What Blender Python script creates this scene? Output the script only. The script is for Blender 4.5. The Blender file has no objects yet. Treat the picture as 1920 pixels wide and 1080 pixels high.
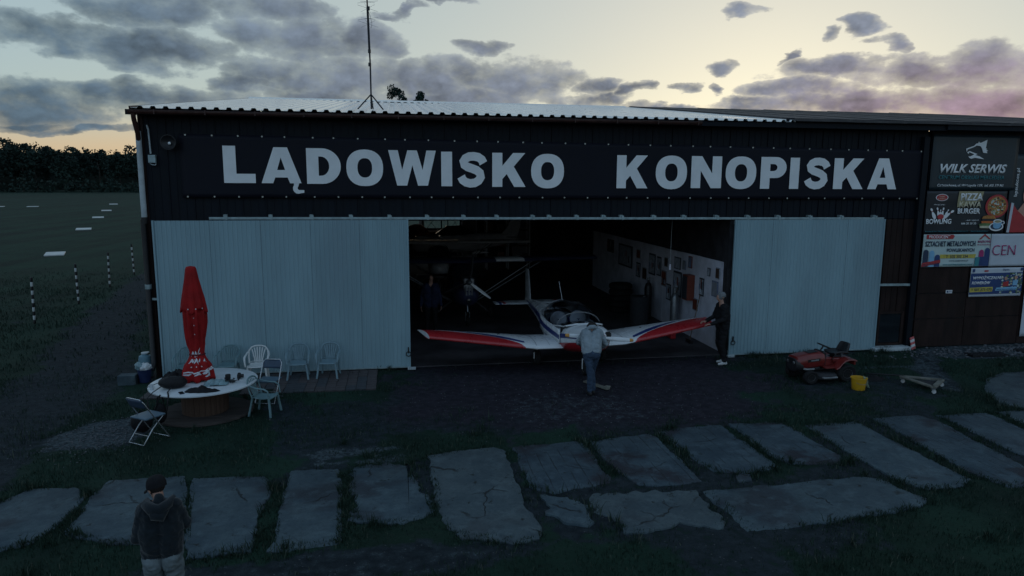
import bpy, bmesh, math, random
import numpy as np
from mathutils import Vector, Matrix, noise
PI = math.pi
rad = math.radians
S = bpy.context.scene
COL = S.collection
rng = random.Random(7)
nrg = np.random.default_rng(11)

# ------------------------------------------------------------------ camera
cam = bpy.data.cameras.new('camera')
cam.sensor_width = 36.0
cam.lens = 36.0 * 1280 / 1920
cam.clip_start = 0.05
cam.clip_end = 6000
camo = bpy.data.objects.new('camera', cam)
COL.objects.link(camo)
S.camera = camo
_yaw, _pit, _rol = -0.16764, 0.15247, 0.00507
_f = Vector((-math.sin(_yaw) * math.cos(_pit), math.cos(_yaw) * math.cos(_pit), -math.sin(_pit)))
_r = Vector((math.cos(_yaw), math.sin(_yaw), 0))
_u = _r.cross(_f)
_r2 = math.cos(_rol) * _r + math.sin(_rol) * _u
_u2 = -math.sin(_rol) * _r + math.cos(_rol) * _u
camo.matrix_world = Matrix(((_r2.x, _u2.x, -_f.x, 5.213), (_r2.y, _u2.y, -_f.y, -16.009), (_r2.z, _u2.z, -_f.z, 4.368), (0, 0, 0, 1)))

# ------------------------------------------------------------------ dusk sky
SUN_AZ = rad(30)      # clockwise from +Y: the sun is setting behind the hangar
SUN_EL = rad(3.2)
W = bpy.data.worlds.new('World')
S.world = W
W.use_nodes = True
wt = W.node_tree
wt.nodes.clear()


class NT:
    """small helper for wiring nodes"""
    def __init__(s, tree): s.t = tree
    def n(s, typ, **kw):
        nd = s.t.nodes.new(typ)
        for k, v in kw.items(): setattr(nd, k, v)
        return nd
    def put(s, sock, val):
        if hasattr(val, 'is_output'): s.t.links.new(val, sock)
        elif isinstance(val, (tuple, list)) and len(val) == 3 and sock.type == 'RGBA': sock.default_value = (*val, 1)
        else: sock.default_value = val
    def m(s, op, a, b=None, c=None, clamp=False):
        nd = s.n('ShaderNodeMath', operation=op, use_clamp=clamp)
        s.put(nd.inputs[0], a)
        if b is not None: s.put(nd.inputs[1], b)
        if c is not None: s.put(nd.inputs[2], c)
        return nd.outputs[0]
    def mix(s, f, a, b, blend='MIX'):
        nd = s.n('ShaderNodeMix', data_type='RGBA', blend_type=blend)
        s.put(nd.inputs[0], f); s.put(nd.inputs[6], a); s.put(nd.inputs[7], b)
        return nd.outputs[2]
    def ramp(s, x, lo, hi):
        nd = s.n('ShaderNodeMapRange', interpolation_type='SMOOTHSTEP')
        s.put(nd.inputs[0], x); s.put(nd.inputs[1], lo); s.put(nd.inputs[2], hi)
        return nd.outputs[0]
    def noise(s, vec, scale, detail=5, rough=.55, lac=2.0):
        nd = s.n('ShaderNodeTexNoise')
        s.put(nd.inputs['Vector'], vec)
        nd.inputs['Scale'].default_value = scale
        nd.inputs['Detail'].default_value = detail
        nd.inputs['Roughness'].default_value = rough
        nd.inputs['Lacunarity'].default_value = lac
        return nd
    def vmul(s, vec, k):
        nd = s.n('ShaderNodeVectorMath', operation='MULTIPLY')
        s.put(nd.inputs[0], vec); nd.inputs[1].default_value = k
        return nd.outputs[0]


w = NT(wt)
tc = w.n('ShaderNodeTexCoord')
D = tc.outputs['Generated']
sep = w.n('ShaderNodeSeparateXYZ'); wt.links.new(D, sep.inputs[0])
dx, dy, dz = sep.outputs
u0 = w.m('ARCTAN2', dx, dy)
v0 = w.m('ARCSINE', dz)
sky = w.n('ShaderNodeTexSky', sky_type='NISHITA', sun_disc=False)
sky.sun_elevation = SUN_EL
sky.sun_rotation = SUN_AZ
sky.altitude = 200
sky.air_density = 1.0
sky.dust_density = 1.2
sky.ozone_density = 3.0
# cloud masses of this evening sky: (azimuth, elevation, half width, half height) in radians
CL = [(-0.4, 0.171, 0.096, 0.022), (-0.3, 0.161, 0.081, 0.024), (-0.29, 0.211, 0.094, 0.023), (-0.433, 0.089, 0.129, 0.025), (-0.298, 0.103, 0.108, 0.017), (-0.202, 0.122, 0.04, 0.013), (-0.125, 0.187, 0.106, 0.03), (-0.151, 0.221, 0.062, 0.019), (-0.041, 0.194, 0.051, 0.03), (-0.071, 0.138, 0.139, 0.029), (0.046, 0.142, 0.067, 0.027), (0.068, 0.117, 0.166, 0.013), (-0.107, 0.112, 0.079, 0.01), (0.17, 0.14, 0.079, 0.03), (0.106, 0.143, 0.045, 0.021), (0.287, 0.136, 0.041, 0.013), (0.302, 0.114, 0.044, 0.009), (0.339, 0.128, 0.018, 0.01), (0.125, 0.187, 0.039, 0.01), (0.479, 0.226, 0.023, 0.008), (0.624, 0.195, 0.025, 0.011), (0.579, 0.184, 0.016, 0.007), (0.453, 0.155, 0.021, 0.01), (0.649, 0.168, 0.019, 0.01), (0.395, 0.13, 0.021, 0.006), (0.446, 0.127, 0.017, 0.006), (0.591, 0.147, 0.073, 0.012), (0.675, 0.137, 0.066, 0.019), (0.757, 0.134, 0.065, 0.024), (0.554, 0.125, 0.057, 0.012), (0.593, 0.106, 0.09, 0.015), (0.489, 0.106, 0.08, 0.01), (0.712, 0.101, 0.084, 0.022), (0.781, 0.091, 0.049, 0.024), (-0.387, 0.06, 0.081, 0.005), (-0.435, 0.066, 0.037, 0.006), (0.532, 0.161, 0.009, 0.007), (0.003, 0.23, 0.044, 0.006), (0.069, 0.242, 0.044, 0.006), (0.383, 0.105, 0.043, 0.006)]
Dn = w.vmul(D, (1, 1, 2.2))
nw1 = w.noise(Dn, 9, 2, .55)
nw2 = w.noise(Dn, 34, 3, .6)
c1 = w.n('ShaderNodeSeparateColor'); wt.links.new(nw1.outputs['Color'], c1.inputs[0])
c2 = w.n('ShaderNodeSeparateColor'); wt.links.new(nw2.outputs['Color'], c2.inputs[0])
uu = w.m('ADD', w.m('MULTIPLY_ADD', w.m('SUBTRACT', c1.outputs[0], .5), .13, u0), w.m('MULTIPLY', w.m('SUBTRACT', c2.outputs[0], .5), .035))
vv = w.m('ADD', w.m('MULTIPLY_ADD', w.m('SUBTRACT', c1.outputs[1], .5), .045, v0), w.m('MULTIPLY', w.m('SUBTRACT', c2.outputs[1], .5), .018))
F = None
for (cu, cv, ca, cb) in CL:
    a = w.m('MULTIPLY', w.m('SUBTRACT', uu, cu), 1 / (ca * 1.12))
    b = w.m('MULTIPLY', w.m('SUBTRACT', vv, cv), 1 / (cb * 1.22))
    e = w.m('MULTIPLY_ADD', b, b, w.m('MULTIPLY', a, a))
    F = e if F is None else w.m('MINIMUM', F, e)
F = w.m('SUBTRACT', 1.0, w.m('MINIMUM', F, 1.75))
# how far a direction lies from the sunset
sund = Vector((math.sin(SUN_AZ), math.cos(SUN_AZ), .05)).normalized()
dp = w.n('ShaderNodeVectorMath', operation='DOT_PRODUCT'); wt.links.new(D, dp.inputs[0]); dp.inputs[1].default_value = sund
near = w.ramp(dp.outputs['Value'], .55, .98)
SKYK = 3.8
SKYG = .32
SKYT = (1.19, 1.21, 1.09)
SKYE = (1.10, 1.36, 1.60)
gam = w.n('ShaderNodeGamma')          # thin high haze evens the glow out over the sky
wt.links.new(sky.outputs[0], gam.inputs[0])
gam.inputs[1].default_value = SKYG
tint = w.mix(w.ramp(dp.outputs['Value'], -.3, .9), tuple(SKYK * c for c in SKYE), tuple(SKYK * c for c in SKYT))   # the east is already blue, and brightened to light the facade
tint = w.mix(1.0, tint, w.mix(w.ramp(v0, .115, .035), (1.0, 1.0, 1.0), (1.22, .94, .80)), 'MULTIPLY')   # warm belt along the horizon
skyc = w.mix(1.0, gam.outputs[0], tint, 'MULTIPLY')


def clouded(Dd, shade, ccol):
    cover = w.ramp(Dd, -.12, .34)
    thick = w.ramp(Dd, .05, 1.05)
    cc = w.mix(1.0, ccol, shade, 'MULTIPLY')
    edge = w.mix(.5, skyc, cc)
    b = w.n('ShaderNodeBackground')
    wt.links.new(w.mix(w.m('MULTIPLY', cover, .97), skyc, w.mix(thick, edge, cc)), b.inputs[0])
    b.inputs[1].default_value = 0.1
    return b.outputs[0]


# in view
Ds = w.vmul(D, (1, 1, 1.5))
nf = w.noise(Ds, 24, 8, .56)
nsh = w.noise(w.vmul(D, (1, 1, 2.2)), 11, 4, .5)
lowr = w.m('MULTIPLY', w.ramp(u0, .40, .78), w.ramp(v0, .20, .07))
ccol = w.mix(near, (.84, 1.32, 1.80), (1.75, 2.0, 2.55))
ccol = w.mix(lowr, ccol, (3.2, 2.2, 2.75))
DdA = w.m('MULTIPLY_ADD', w.m('SUBTRACT', nf.outputs['Fac'], .5), 2.3, w.m('MULTIPLY', F, .95))
va = w.n('ShaderNodeVectorMath', operation='ADD'); wt.links.new(Ds, va.inputs[0]); va.inputs[1].default_value = (.003, .003, .012)
nf2 = w.noise(va.outputs[0], 24, 5, .56)
relief = w.m('MULTIPLY', w.m('SUBTRACT', nf.outputs['Fac'], nf2.outputs['Fac']), 1.7)     # tops catch the light, bases stay dark
shA = w.m('ADD', relief, w.m('MULTIPLY_ADD', w.m('SUBTRACT', nsh.outputs['Fac'], .5), 1.2, 1.0))
shA = w.m('MAXIMUM', shA, .35)
bgA = clouded(DdA, shA, ccol)
# the same broken cover carries on over the rest of the sky
nb = w.noise(w.vmul(D, (1, 1, 2.4)), 3.6, 5, .6)
DdB = w.m('MULTIPLY', w.m('SUBTRACT', nb.outputs['Fac'], .49), 6.0)
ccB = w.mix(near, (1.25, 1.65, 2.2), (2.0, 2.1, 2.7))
ccB = w.mix(w.ramp(dp.outputs['Value'], .4, -.5), ccB, (2.8, 3.2, 3.7))   # eastern clouds out of view, brightened to light the facade
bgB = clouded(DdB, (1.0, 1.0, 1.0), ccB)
wside = w.ramp(w.m('ABSOLUTE', w.m('SUBTRACT', u0, .165)), .68, .85)
wtop = w.ramp(v0, .26, .36)
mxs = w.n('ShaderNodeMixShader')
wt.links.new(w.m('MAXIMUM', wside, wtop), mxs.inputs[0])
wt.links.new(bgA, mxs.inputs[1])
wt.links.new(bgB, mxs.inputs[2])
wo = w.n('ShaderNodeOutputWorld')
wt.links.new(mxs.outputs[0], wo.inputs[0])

# ------------------------------------------------------------------ the last of the sun
sl = bpy.data.lights.new('sun', 'SUN')
sl.energy = 0.03
sl.angle = rad(12)
sl.color = (1.0, .78, .58)
so = bpy.data.objects.new('sun', sl)
COL.objects.link(so)
so.rotation_euler = Vector((math.sin(SUN_AZ) * math.cos(SUN_EL), math.cos(SUN_AZ) * math.cos(SUN_EL), math.sin(SUN_EL))).to_track_quat('Z', 'Y').to_euler()

S.view_settings.view_transform = 'Standard'
S.view_settings.look = 'None'
S.view_settings.exposure = 0.0
S.view_settings.gamma = 1.0
S.view_settings.use_curve_mapping = False
S.render.engine = 'CYCLES'
W.cycles.sampling_method = 'MANUAL'
W.cycles.sample_map_resolution = 256
S.cycles.max_bounces = 6
S.cycles.diffuse_bounces = 3
S.cycles.glossy_bounces = 3

# ------------------------------------------------------------------ helpers
MATS = {}


def mat(name, col, rough=.6, metal=0.0, var=.18, scale=6.0, bump=0.0, bscale=60.0, spec=.4, trans=0.0, alpha=1.0, stretch=(1, 1, 1), dirt=0.0, dirtcol=(.02, .018, .016), sheen=0.0, coat=0.0, flat=False):
    if name in MATS: return MATS[name]
    m = bpy.data.materials.new(name)
    m.use_nodes = True
    t = m.node_tree
    t.nodes.clear()
    k = NT(t)
    o = k.n('ShaderNodeOutputMaterial')
    p = k.n('ShaderNodeBsdfPrincipled')
    t.links.new(p.outputs[0], o.inputs[0])
    tcn = k.n('ShaderNodeTexCoord')
    vec = k.vmul(tcn.outputs['Object'], stretch)
    n1 = k.noise(vec, scale, 6, .6)
    f = k.ramp(n1.outputs['Fac'], .28, .72)
    lo = tuple(max(0, c * (1 - var)) for c in col)
    hi = tuple(min(1, c * (1 + var)) for c in col)
    c = k.mix(f, lo, hi)
    if dirt > 0:
        n2 = k.noise(vec, scale * .37, 8, .68)
        c = k.mix(k.m('MULTIPLY', k.ramp(n2.outputs['Fac'], .5, .72), dirt), c, dirtcol)
    k.put(p.inputs['Base Color'], c)
    p.inputs['Metallic'].default_value = metal
    k.put(p.inputs['Roughness'], k.m('MULTIPLY_ADD', k.m('SUBTRACT', n1.outputs['Fac'], .5), .25, rough, clamp=True))
    p.inputs['Specular IOR Level'].default_value = spec
    p.inputs['Transmission Weight'].default_value = trans
    p.inputs['Coat Weight'].default_value = coat
    p.inputs['Sheen Weight'].default_value = sheen
    if bump > 0:
        n3 = k.noise(vec, bscale, 4, .6)
        b = k.n('ShaderNodeBump')
        b.inputs['Strength'].default_value = bump
        b.inputs['Distance'].default_value = .02
        t.links.new(n3.outputs['Fac'], b.inputs['Height'])
        t.links.new(b.outputs[0], p.inputs['Normal'])
    MATS[name] = m
    return m


def tag(o, label=None, cat=None, group=None, kind=None):
    if label: o['label'] = label
    if cat: o['category'] = cat
    if group: o['group'] = group
    if kind: o['kind'] = kind
    return o


def empty(name, loc=(0, 0, 0), rz=0.0, parent=None, rot=None):
    o = bpy.data.objects.new(name, None)
    o.empty_display_size = .1
    o.location = loc
    o.rotation_euler = rot if rot else (0, 0, rz)
    if parent: o.parent = parent
    COL.objects.link(o)
    return o


def copy_tree(o, parent=None):
    kids = list(o.children)
    c = o.copy()
    COL.objects.link(c)
    c.parent = parent
    for ch in kids: copy_tree(ch, c)
    return c


class MB:
    """collects shapes and links them as ONE mesh object"""
    def __init__(s): s.v = []; s.f = []; s.mi = []; s.cur = 0; s.T = None
    def add(s, vs, fs):
        b = len(s.v)
        if s.T is not None: vs = [s.T @ Vector(q) for q in vs]
        s.v += [tuple(q) for q in vs]
        s.f += [tuple(b + i for i in q) for q in fs]
        s.mi += [s.cur] * len(fs)
        return s
    def box(s, c, d, rz=0.0, R=None):
        x, y, z = d[0] / 2, d[1] / 2, d[2] / 2
        q = [Vector((sx * x, sy * y, sz * z)) for sz in (-1, 1) for sy in (-1, 1) for sx in (-1, 1)]
        if R is None and rz: R = Matrix.Rotation(rz, 3, 'Z')
        if R is not None: q = [R @ p for p in q]
        c = Vector(c)
        return s.add([p + c for p in q], [(0, 2, 3, 1), (4, 5, 7, 6), (0, 1, 5, 4), (2, 6, 7, 3), (0, 4, 6, 2), (1, 3, 7, 5)])
    def bar(s, a, b, w, h, up=(0, 0, 1)):
        a, b = Vector(a), Vector(b)
        d = (b - a).normalized()
        up = Vector(up)
        if abs(d.dot(up)) > .95: up = Vector((0, 1, 0))
        x = d.cross(up).normalized() * (w / 2)
        z = x.cross(d).normalized() * (h / 2)
        q = [a - x - z, a + x - z, a + x + z, a - x + z, b - x - z, b + x - z, b + x + z, b - x + z]
        return s.add(q, [(3, 2, 1, 0), (4, 5, 6, 7), (0, 1, 5, 4), (1, 2, 6, 5), (2, 3, 7, 6), (3, 0, 4, 7)])
    def loft(s, rings, cap=True, closed=True):
        n = len(rings[0])
        vs = [p for r in rings for p in r]
        fs = []
        for i in range(len(rings) - 1):
            for j in range(n if closed else n - 1):
                k = (j + 1) % n
                fs.append((i * n + j, i * n + k, (i + 1) * n + k, (i + 1) * n + j))
        if cap:
            fs.append(tuple(range(n - 1, -1, -1)))
            fs.append(tuple((len(rings) - 1) * n + j for j in range(n)))
        return s.add(vs, fs)
    def tube(s, pts, r, n=8, cap=True, flat=1.0):
        pts = [Vector(p) for p in pts]
        rs = r if isinstance(r, (list, tuple)) else [r] * len(pts)
        rings = []
        up = None
        for i, p in enumerate(pts):
            d = (pts[min(i + 1, len(pts) - 1)] - pts[max(i - 1, 0)])
            if d.length < 1e-9: d = Vector((0, 0, 1))
            d.normalize()
            if up is None:
                up = Vector((0, 0, 1)) if abs(d.z) < .9 else Vector((0, 1, 0))
            x = d.cross(up)
            if x.length < 1e-6: x = d.orthogonal()
            x.normalize()
            y = x.cross(d).normalized()
            up = y
            rings.append([p + x * (rs[i] * math.cos(2 * PI * k / n)) + y * (rs[i] * flat * math.sin(2 * PI * k / n)) for k in range(n)])
        return s.loft(rings, cap)
    def lathe(s, prof, n=20, c=(0, 0, 0), axis='Z', wob=None):
        c = Vector(c)
        rings = []
        for (r, h) in prof:
            ring = []
            for k in range(n):
                a = 2 * PI * k / n
                rr = r * (wob(a, h) if wob else 1)
                if axis == 'Z': q = Vector((rr * math.cos(a), rr * math.sin(a), h))
                elif axis == 'Y': q = Vector((rr * math.cos(a), h, -rr * math.sin(a)))
                else: q = Vector((h, rr * math.cos(a), rr * math.sin(a)))
                ring.append(c + q)
            rings.append(ring)
        return s.loft(rings)
    def prism(s, poly, z0, z1, plane='XY', off=0.0):
        """extrude a 2d polygon; plane XY: up; XZ: poly (x,z), depth along Y from z0 to z1"""
        n = len(poly)
        if plane == 'XY': vs = [(x, y, z0) for x, y in poly] + [(x, y, z1) for x, y in poly]
        elif plane == 'XZ': vs = [(x, z0, y) for x, y in poly] + [(x, z1, y) for x, y in poly]
        else: vs = [(z0, x, y) for x, y in poly] + [(z1, x, y) for x, y in poly]
        fs = [tuple(range(n - 1, -1, -1)), tuple(range(n, 2 * n))]
        fs += [(i, (i + 1) % n, n + (i + 1) % n, n + i) for i in range(n)]
        return s.add(vs, fs)
    def ball(s, c, r, n=10, m=7):
        c = Vector(c)
        if not isinstance(r, (tuple, list)): r = (r, r, r)
        rings = []
        for i in range(m + 1):
            t = -PI / 2 + PI * i / m
            rr = max(math.cos(t), .02)
            rings.append([c + Vector((r[0] * rr * math.cos(2 * PI * k / n), r[1] * rr * math.sin(2 * PI * k / n), r[2] * math.sin(t))) for k in range(n)])
        return s.loft(rings)
    def grid(s, fn, nu, nv):
        vs = [fn(i / nu, j / nv) for j in range(nv + 1) for i in range(nu + 1)]
        fs = [(j * (nu + 1) + i, j * (nu + 1) + i + 1, (j + 1) * (nu + 1) + i + 1, (j + 1) * (nu + 1) + i) for j in range(nv) for i in range(nu)]
        return s.add(vs, fs)
    def mesh(s, name, mats, smooth=None):
        me = bpy.data.meshes.new(name)
        me.from_pydata(s.v, [], s.f)
        if not isinstance(mats, (list, tuple)): mats = [mats]
        for q in mats: me.materials.append(q)
        if len(mats) > 1: me.polygons.foreach_set('material_index', s.mi)
        bm = bmesh.new(); bm.from_mesh(me)
        bmesh.ops.recalc_face_normals(bm, faces=bm.faces)
        if smooth:
            lim = rad(smooth)
            for fc in bm.faces: fc.smooth = True
            for e in bm.edges:
                if len(e.link_faces) == 2 and e.calc_face_angle(0) > lim: e.smooth = False
        bm.to_mesh(me); bm.free()
        return me
    def obj(s, name, mats, parent=None, smooth=None, bevel=0.0, solid=0.0, sub=0, loc=None):
        o = bpy.data.objects.new(name, s.mesh(name, mats, smooth))
        COL.objects.link(o)
        if parent: o.parent = parent
        if loc is not None: o.location = loc
        if solid:
            q = o.modifiers.new('solid', 'SOLIDIFY'); q.thickness = solid; q.offset = 0
        if bevel:
            q = o.modifiers.new('bevel', 'BEVEL'); q.width = bevel; q.segments = 2; q.limit_method = 'ANGLE'; q.angle_limit = rad(40)
        if sub:
            q = o.modifiers.new('sub', 'SUBSURF'); q.levels = sub; q.render_levels = sub
        return o


def inst(o, loc, parent=None, rz=0.0, scale=None):
    c = o.copy(); COL.objects.link(c)
    c.parent = parent if parent else o.parent
    c.location = loc
    c.rotation_euler = (0, 0, rz)
    if scale: c.scale = scale
    return c


def lettering(txt, height, parent, material, name='lettering', loc=(0, 0, 0), width=None, bold=0.0, shear=0.0, align='LEFT', depth=.0025, rot=0.0):
    """raised print facing -Y; height = cap height; loc = left end of the baseline"""
    cu = bpy.data.curves.new('text', 'FONT')
    cu.body = txt
    cu.size = 1.0
    cu.offset = bold
    cu.shear = shear
    cu.resolution_u = 3
    to = bpy.data.objects.new('text', cu)
    COL.objects.link(to)
    bpy.context.view_layer.update()
    me = bpy.data.meshes.new_from_object(to.evaluated_get(bpy.context.evaluated_depsgraph_get()))
    bpy.data.objects.remove(to); bpy.data.curves.remove(cu)
    co = np.empty(len(me.vertices) * 3); me.vertices.foreach_get('co', co); co = co.reshape(-1, 3)
    x0, x1 = co[:, 0].min(), co[:, 0].max()
    cap = .73
    sy = height / cap
    sx = sy if width is None else width / max(1e-6, x1 - x0)
    px = (co[:, 0] - x0) * sx
    if align == 'CENTER': px = px - (x1 - x0) * sx / 2
    pz = co[:, 1] * sy
    if rot:
        px, pz = px * math.cos(rot) - pz * math.sin(rot), px * math.sin(rot) + pz * math.cos(rot)
    new = np.stack([px, np.zeros_like(px), pz], 1)
    me.vertices.foreach_set('co', new.ravel())
    me.materials.clear(); me.materials.append(material)
    me.update()
    o = bpy.data.objects.new(name, me)
    o.location = loc
    if parent: o.parent = parent
    COL.objects.link(o)
    q = o.modifiers.new('solid', 'SOLIDIFY'); q.thickness = depth; q.offset = 0
    return o


def flat(poly, parent, material, name='print', y=0.0, depth=.002):
    """flat printed patch facing -Y from a polygon in (x, z)"""
    return MB().prism(poly, y - depth, y, 'XZ').obj(name, material, parent)


def disc(cx, cz, rx, rz_, n=24):
    return [(cx + rx * math.cos(2 * PI * k / n), cz + rz_ * math.sin(2 * PI * k / n)) for k in range(n)]


def fbm(x, y, z=0.0, o=4, s=1.0):
    return noise.fractal(Vector((x * s, y * s, z)), 1.0, 2.0, o)

# ------------------------------------------------------------------ ground
def hashn(ix, iy, seed):
    h = (ix.astype(np.int64) * 374761393 + iy.astype(np.int64) * 668265263 + seed * 1442695041) & 0x7fffffff
    h = ((h ^ (h >> 13)) * 1274126177) & 0x7fffffff
    return ((h ^ (h >> 16)) & 0xffff) / 65535.0


def vnoise(x, y, seed=0):
    ix, iy = np.floor(x), np.floor(y)
    fx, fy = x - ix, y - iy
    fx = fx * fx * (3 - 2 * fx); fy = fy * fy * (3 - 2 * fy)
    a, b = hashn(ix, iy, seed), hashn(ix + 1, iy, seed)
    c, d = hashn(ix, iy + 1, seed), hashn(ix + 1, iy + 1, seed)
    return a + (b - a) * fx + (c - a) * fy + (a - b - c + d) * fx * fy


def nfbm(x, y, s=1.0, o=5, seed=0):
    t, amp, k = 0.0, .5, s
    for i in range(o):
        t = t + amp * vnoise(x * k, y * k, seed + i)
        amp *= .5; k *= 2.03
    return t


def sstep(a, b, x):
    t = np.clip((x - a) / (b - a), 0, 1)
    return t * t * (3 - 2 * t)


SLABS = [
    [(-0.28, -6.79), (-0.21, -6.2), (-0.01, -5.78), (0.64, -5.82), (0.79, -5.98), (0.9, -6.46), (0.86, -6.97), (0.76, -7.42), (0.48, -7.56), (0.18, -7.63)],
    [(0.96, -5.65), (2.0, -5.66), (2.22, -6.26), (2.5, -7.43), (2.1, -7.63), (1.61, -7.53), (1.01, -7.17), (0.97, -6.62), (0.9, -6.13)],
    [(2.15, -5.74), (3.17, -5.83), (3.38, -6.27), (3.36, -7.08), (3.42, -7.71), (3.42, -8.02), (2.69, -8.08), (2.37, -6.84)],
    [(3.55, -5.73), (4.27, -5.75), (4.37, -6.68), (4.45, -8.0), (3.64, -8.04), (3.65, -7.75), (3.56, -6.55)],
    [(4.45, -5.67), (5.4, -5.68), (5.31, -6.11), (5.55, -6.87), (5.64, -7.43), (5.38, -7.61), (4.84, -7.6), (4.59, -7.42), (4.52, -6.53)],
    [(5.62, -5.43), (6.32, -5.32), (6.73, -5.26), (6.89, -5.4), (6.89, -5.95), (6.9, -6.82), (6.93, -7.64), (6.94, -8.14), (6.88, -8.26), (6.53, -8.31), (5.96, -8.09), (5.75, -7.81), (5.67, -7.37), (5.68, -6.71)],
    [(7.05, -5.31), (8.17, -5.2), (8.25, -5.31), (8.3, -6.67), (8.22, -6.85), (7.7, -6.95), (7.36, -7.07), (7.05, -6.84), (7.06, -6.38)],
    [(8.37, -5.23), (9.51, -5.08), (9.6, -5.22), (9.63, -6.48), (9.61, -7.06), (8.87, -7.08), (8.65, -7.01), (8.44, -6.4)],
    [(9.75, -4.87), (10.99, -4.82), (11.02, -6.76), (10.76, -6.86), (10.31, -6.89), (9.95, -6.74), (9.81, -6.09)],
    [(11.16, -4.84), (12.17, -4.88), (12.29, -6.76), (11.91, -6.78), (11.3, -6.64), (11.12, -6.4)],
    [(12.52, -5.05), (13.61, -5.02), (13.63, -7.6), (13.25, -7.82), (12.72, -7.82), (12.53, -7.52), (12.49, -5.92)],
    [(14.0, -4.93), (14.97, -4.93), (15.15, -5.26), (14.82, -7.4), (14.66, -7.86), (13.95, -7.93), (13.83, -7.34)],
    [(15.37, -4.93), (16.43, -5.0), (16.34, -5.95), (16.19, -6.74), (15.39, -7.32), (15.24, -7.0), (15.22, -6.46)],
    [(16.66, -4.94), (17.4, -4.99), (17.31, -5.73), (16.49, -6.66), (16.53, -5.92)],
    [(7.88, -7.23), (8.81, -7.24), (9.34, -7.33), (9.37, -8.25), (9.27, -8.3), (8.62, -8.27), (7.97, -8.3), (7.99, -8.03), (7.76, -7.7)],
    [(9.47, -7.31), (12.02, -7.26), (12.28, -7.39), (12.5, -8.13), (12.27, -8.25), (10.75, -8.47), (9.53, -8.51)],
    [(17.54, -3.78), (18.46, -2.9), (19.21, -2.57), (20.82, -2.58), (20.4, -3.94), (18.03, -5.09), (17.14, -4.88), (17.09, -4.44)],
    [(7.12, -7.11), (7.47, -7.25), (7.7, -7.53), (7.59, -8.04), (7.29, -7.99), (7.14, -7.67)],
    [(10.2, -6.93), (10.42, -6.93), (10.34, -7.12), (10.13, -7.15)],
]


def ell(x, y, cx, cy, rx, ry):
    return np.sqrt(((x - cx) / rx) ** 2 + ((y - cy) / ry) ** 2)


def pathdist(x, y, pts):
    d = np.full(np.shape(x), 1e9)
    for (ax, ay), (bx, by) in zip(pts[:-1], pts[1:]):
        vx, vy = bx - ax, by - ay
        t = np.clip(((x - ax) * vx + (y - ay) * vy) / (vx * vx + vy * vy), 0, 1)
        d = np.minimum(d, np.hypot(x - ax - t * vx, y - ay - t * vy))
    return d


def dirt_gravel(x, y):
    """bare earth and stone cover, 0..1"""
    n = nfbm(x, y, .9, 5, 3) - .5
    n2 = nfbm(x, y, 3.1, 4, 9) - .5
    n3 = nfbm(x, y, .55, 4, 77)
    e = n * 1.3 + n2 * .7
    ap = 1 - sstep(.72, 1.12, ell(x, y, 9.3, -1.9, 4.7, 3.1) + e * .6)
    ins = 1 - sstep(.9, 1.1, ell(x, y, 9.5, .8, 4.2, 1.4) + e * .2)
    tr = 1 - sstep(.5, 1.5, pathdist(x, y, [(-1.9, -12), (-1.7, -6), (-1.9, -1), (-3.2, 5), (-4.6, 11), (-5.6, 18), (-6.4, 30), (-7, 60)]) + e * .9)
    gp_ = 1 - sstep(.55, 1.2, ell(x, y, .15, -3.6, .85, .95) + e * .8)
    rg = 1 - sstep(.7, 1.1, ell(x, y, 21.2, -.55, 2.9, .85) + e * .7)
    pr = 1 - sstep(.3, .8, pathdist(x, y, [(18.6, -.9), (17.6, -2.2), (17.0, -3.4)]) * 1.6 + e * .9)
    rw = 1 - sstep(.1, .5, pathdist(x, y, [(16.2, -1.55), (17.9, -1.7)]) * 2.4 + e * .8)
    st = 0
    for yy in (-5.0, -5.25, -5.48):
        st = np.maximum(st, (1 - sstep(.05, .16, np.abs(y - yy - .05 * np.sin(x * 2)) + np.abs(e) * .12)) * sstep(3.4, 4.0, x) * (1 - sstep(5.0, 5.6, x)))
    gap = sstep(-8.7, -8.3, y) * (1 - sstep(-5.6, -5.0, y)) * sstep(4.0, 5.6, x) * (1 - sstep(7.8, 8.8, x))
    gap = gap * sstep(-.12, .12, e)
    lowp = (1 - sstep(.5, 1.1, ell(x, y, 4.4, -8.5, 2.6, .42) + e * 1.1))
    worn = .62 * sstep(.50, .60, n3) * sstep(-11, -9, y) * (1 - sstep(8, 14, y))
    dirt = np.clip(np.maximum.reduce([worn, ap, ins, tr * .85, gp_, rg, pr * .8, gap * .9, lowp * .8]), 0, 1)
    fleck = 1 - sstep(.4, 1.0, ell(x, y, 8.8, -3.6, 2.6, 1.3) + e * 1.0)
    grav = np.clip(np.maximum.reduce([gp_, rg, rw * .9, pr * .6, st * .9, fleck * .45, lowp * .35]), 0, 1)
    red = ap * (1 - sstep(-2.6, -.5, -np.abs(y + .6)) * 0)
    return dirt, grav, red


def axis(lo, hi, step, far):
    a = np.arange(lo, hi + 1e-6, step)
    g, d, p = [], step, hi
    while p < far:
        d *= 1.22; p += d; g.append(p)
    l, d, p = [], step, lo
    while p > -far:
        d *= 1.22; p -= d; l.append(p)
    return np.concatenate([l[::-1], a, g])


gx, gy = axis(-11, 25, .17, 3000), axis(-13.5, 6, .17, 3000)
GX, GY = np.meshgrid(gx, gy)


def gheight(x, y):
    near = np.exp(-(np.maximum(0, np.hypot(x - 7, y + 4) - 16) / 8) ** 2)
    h = (nfbm(x, y, 1.1, 5, 21) - .5) * .05 * near
    ins = sstep(-.4, .4, y) * sstep(-.6, .2, x)
    return h * (1 - ins) - .008


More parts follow.
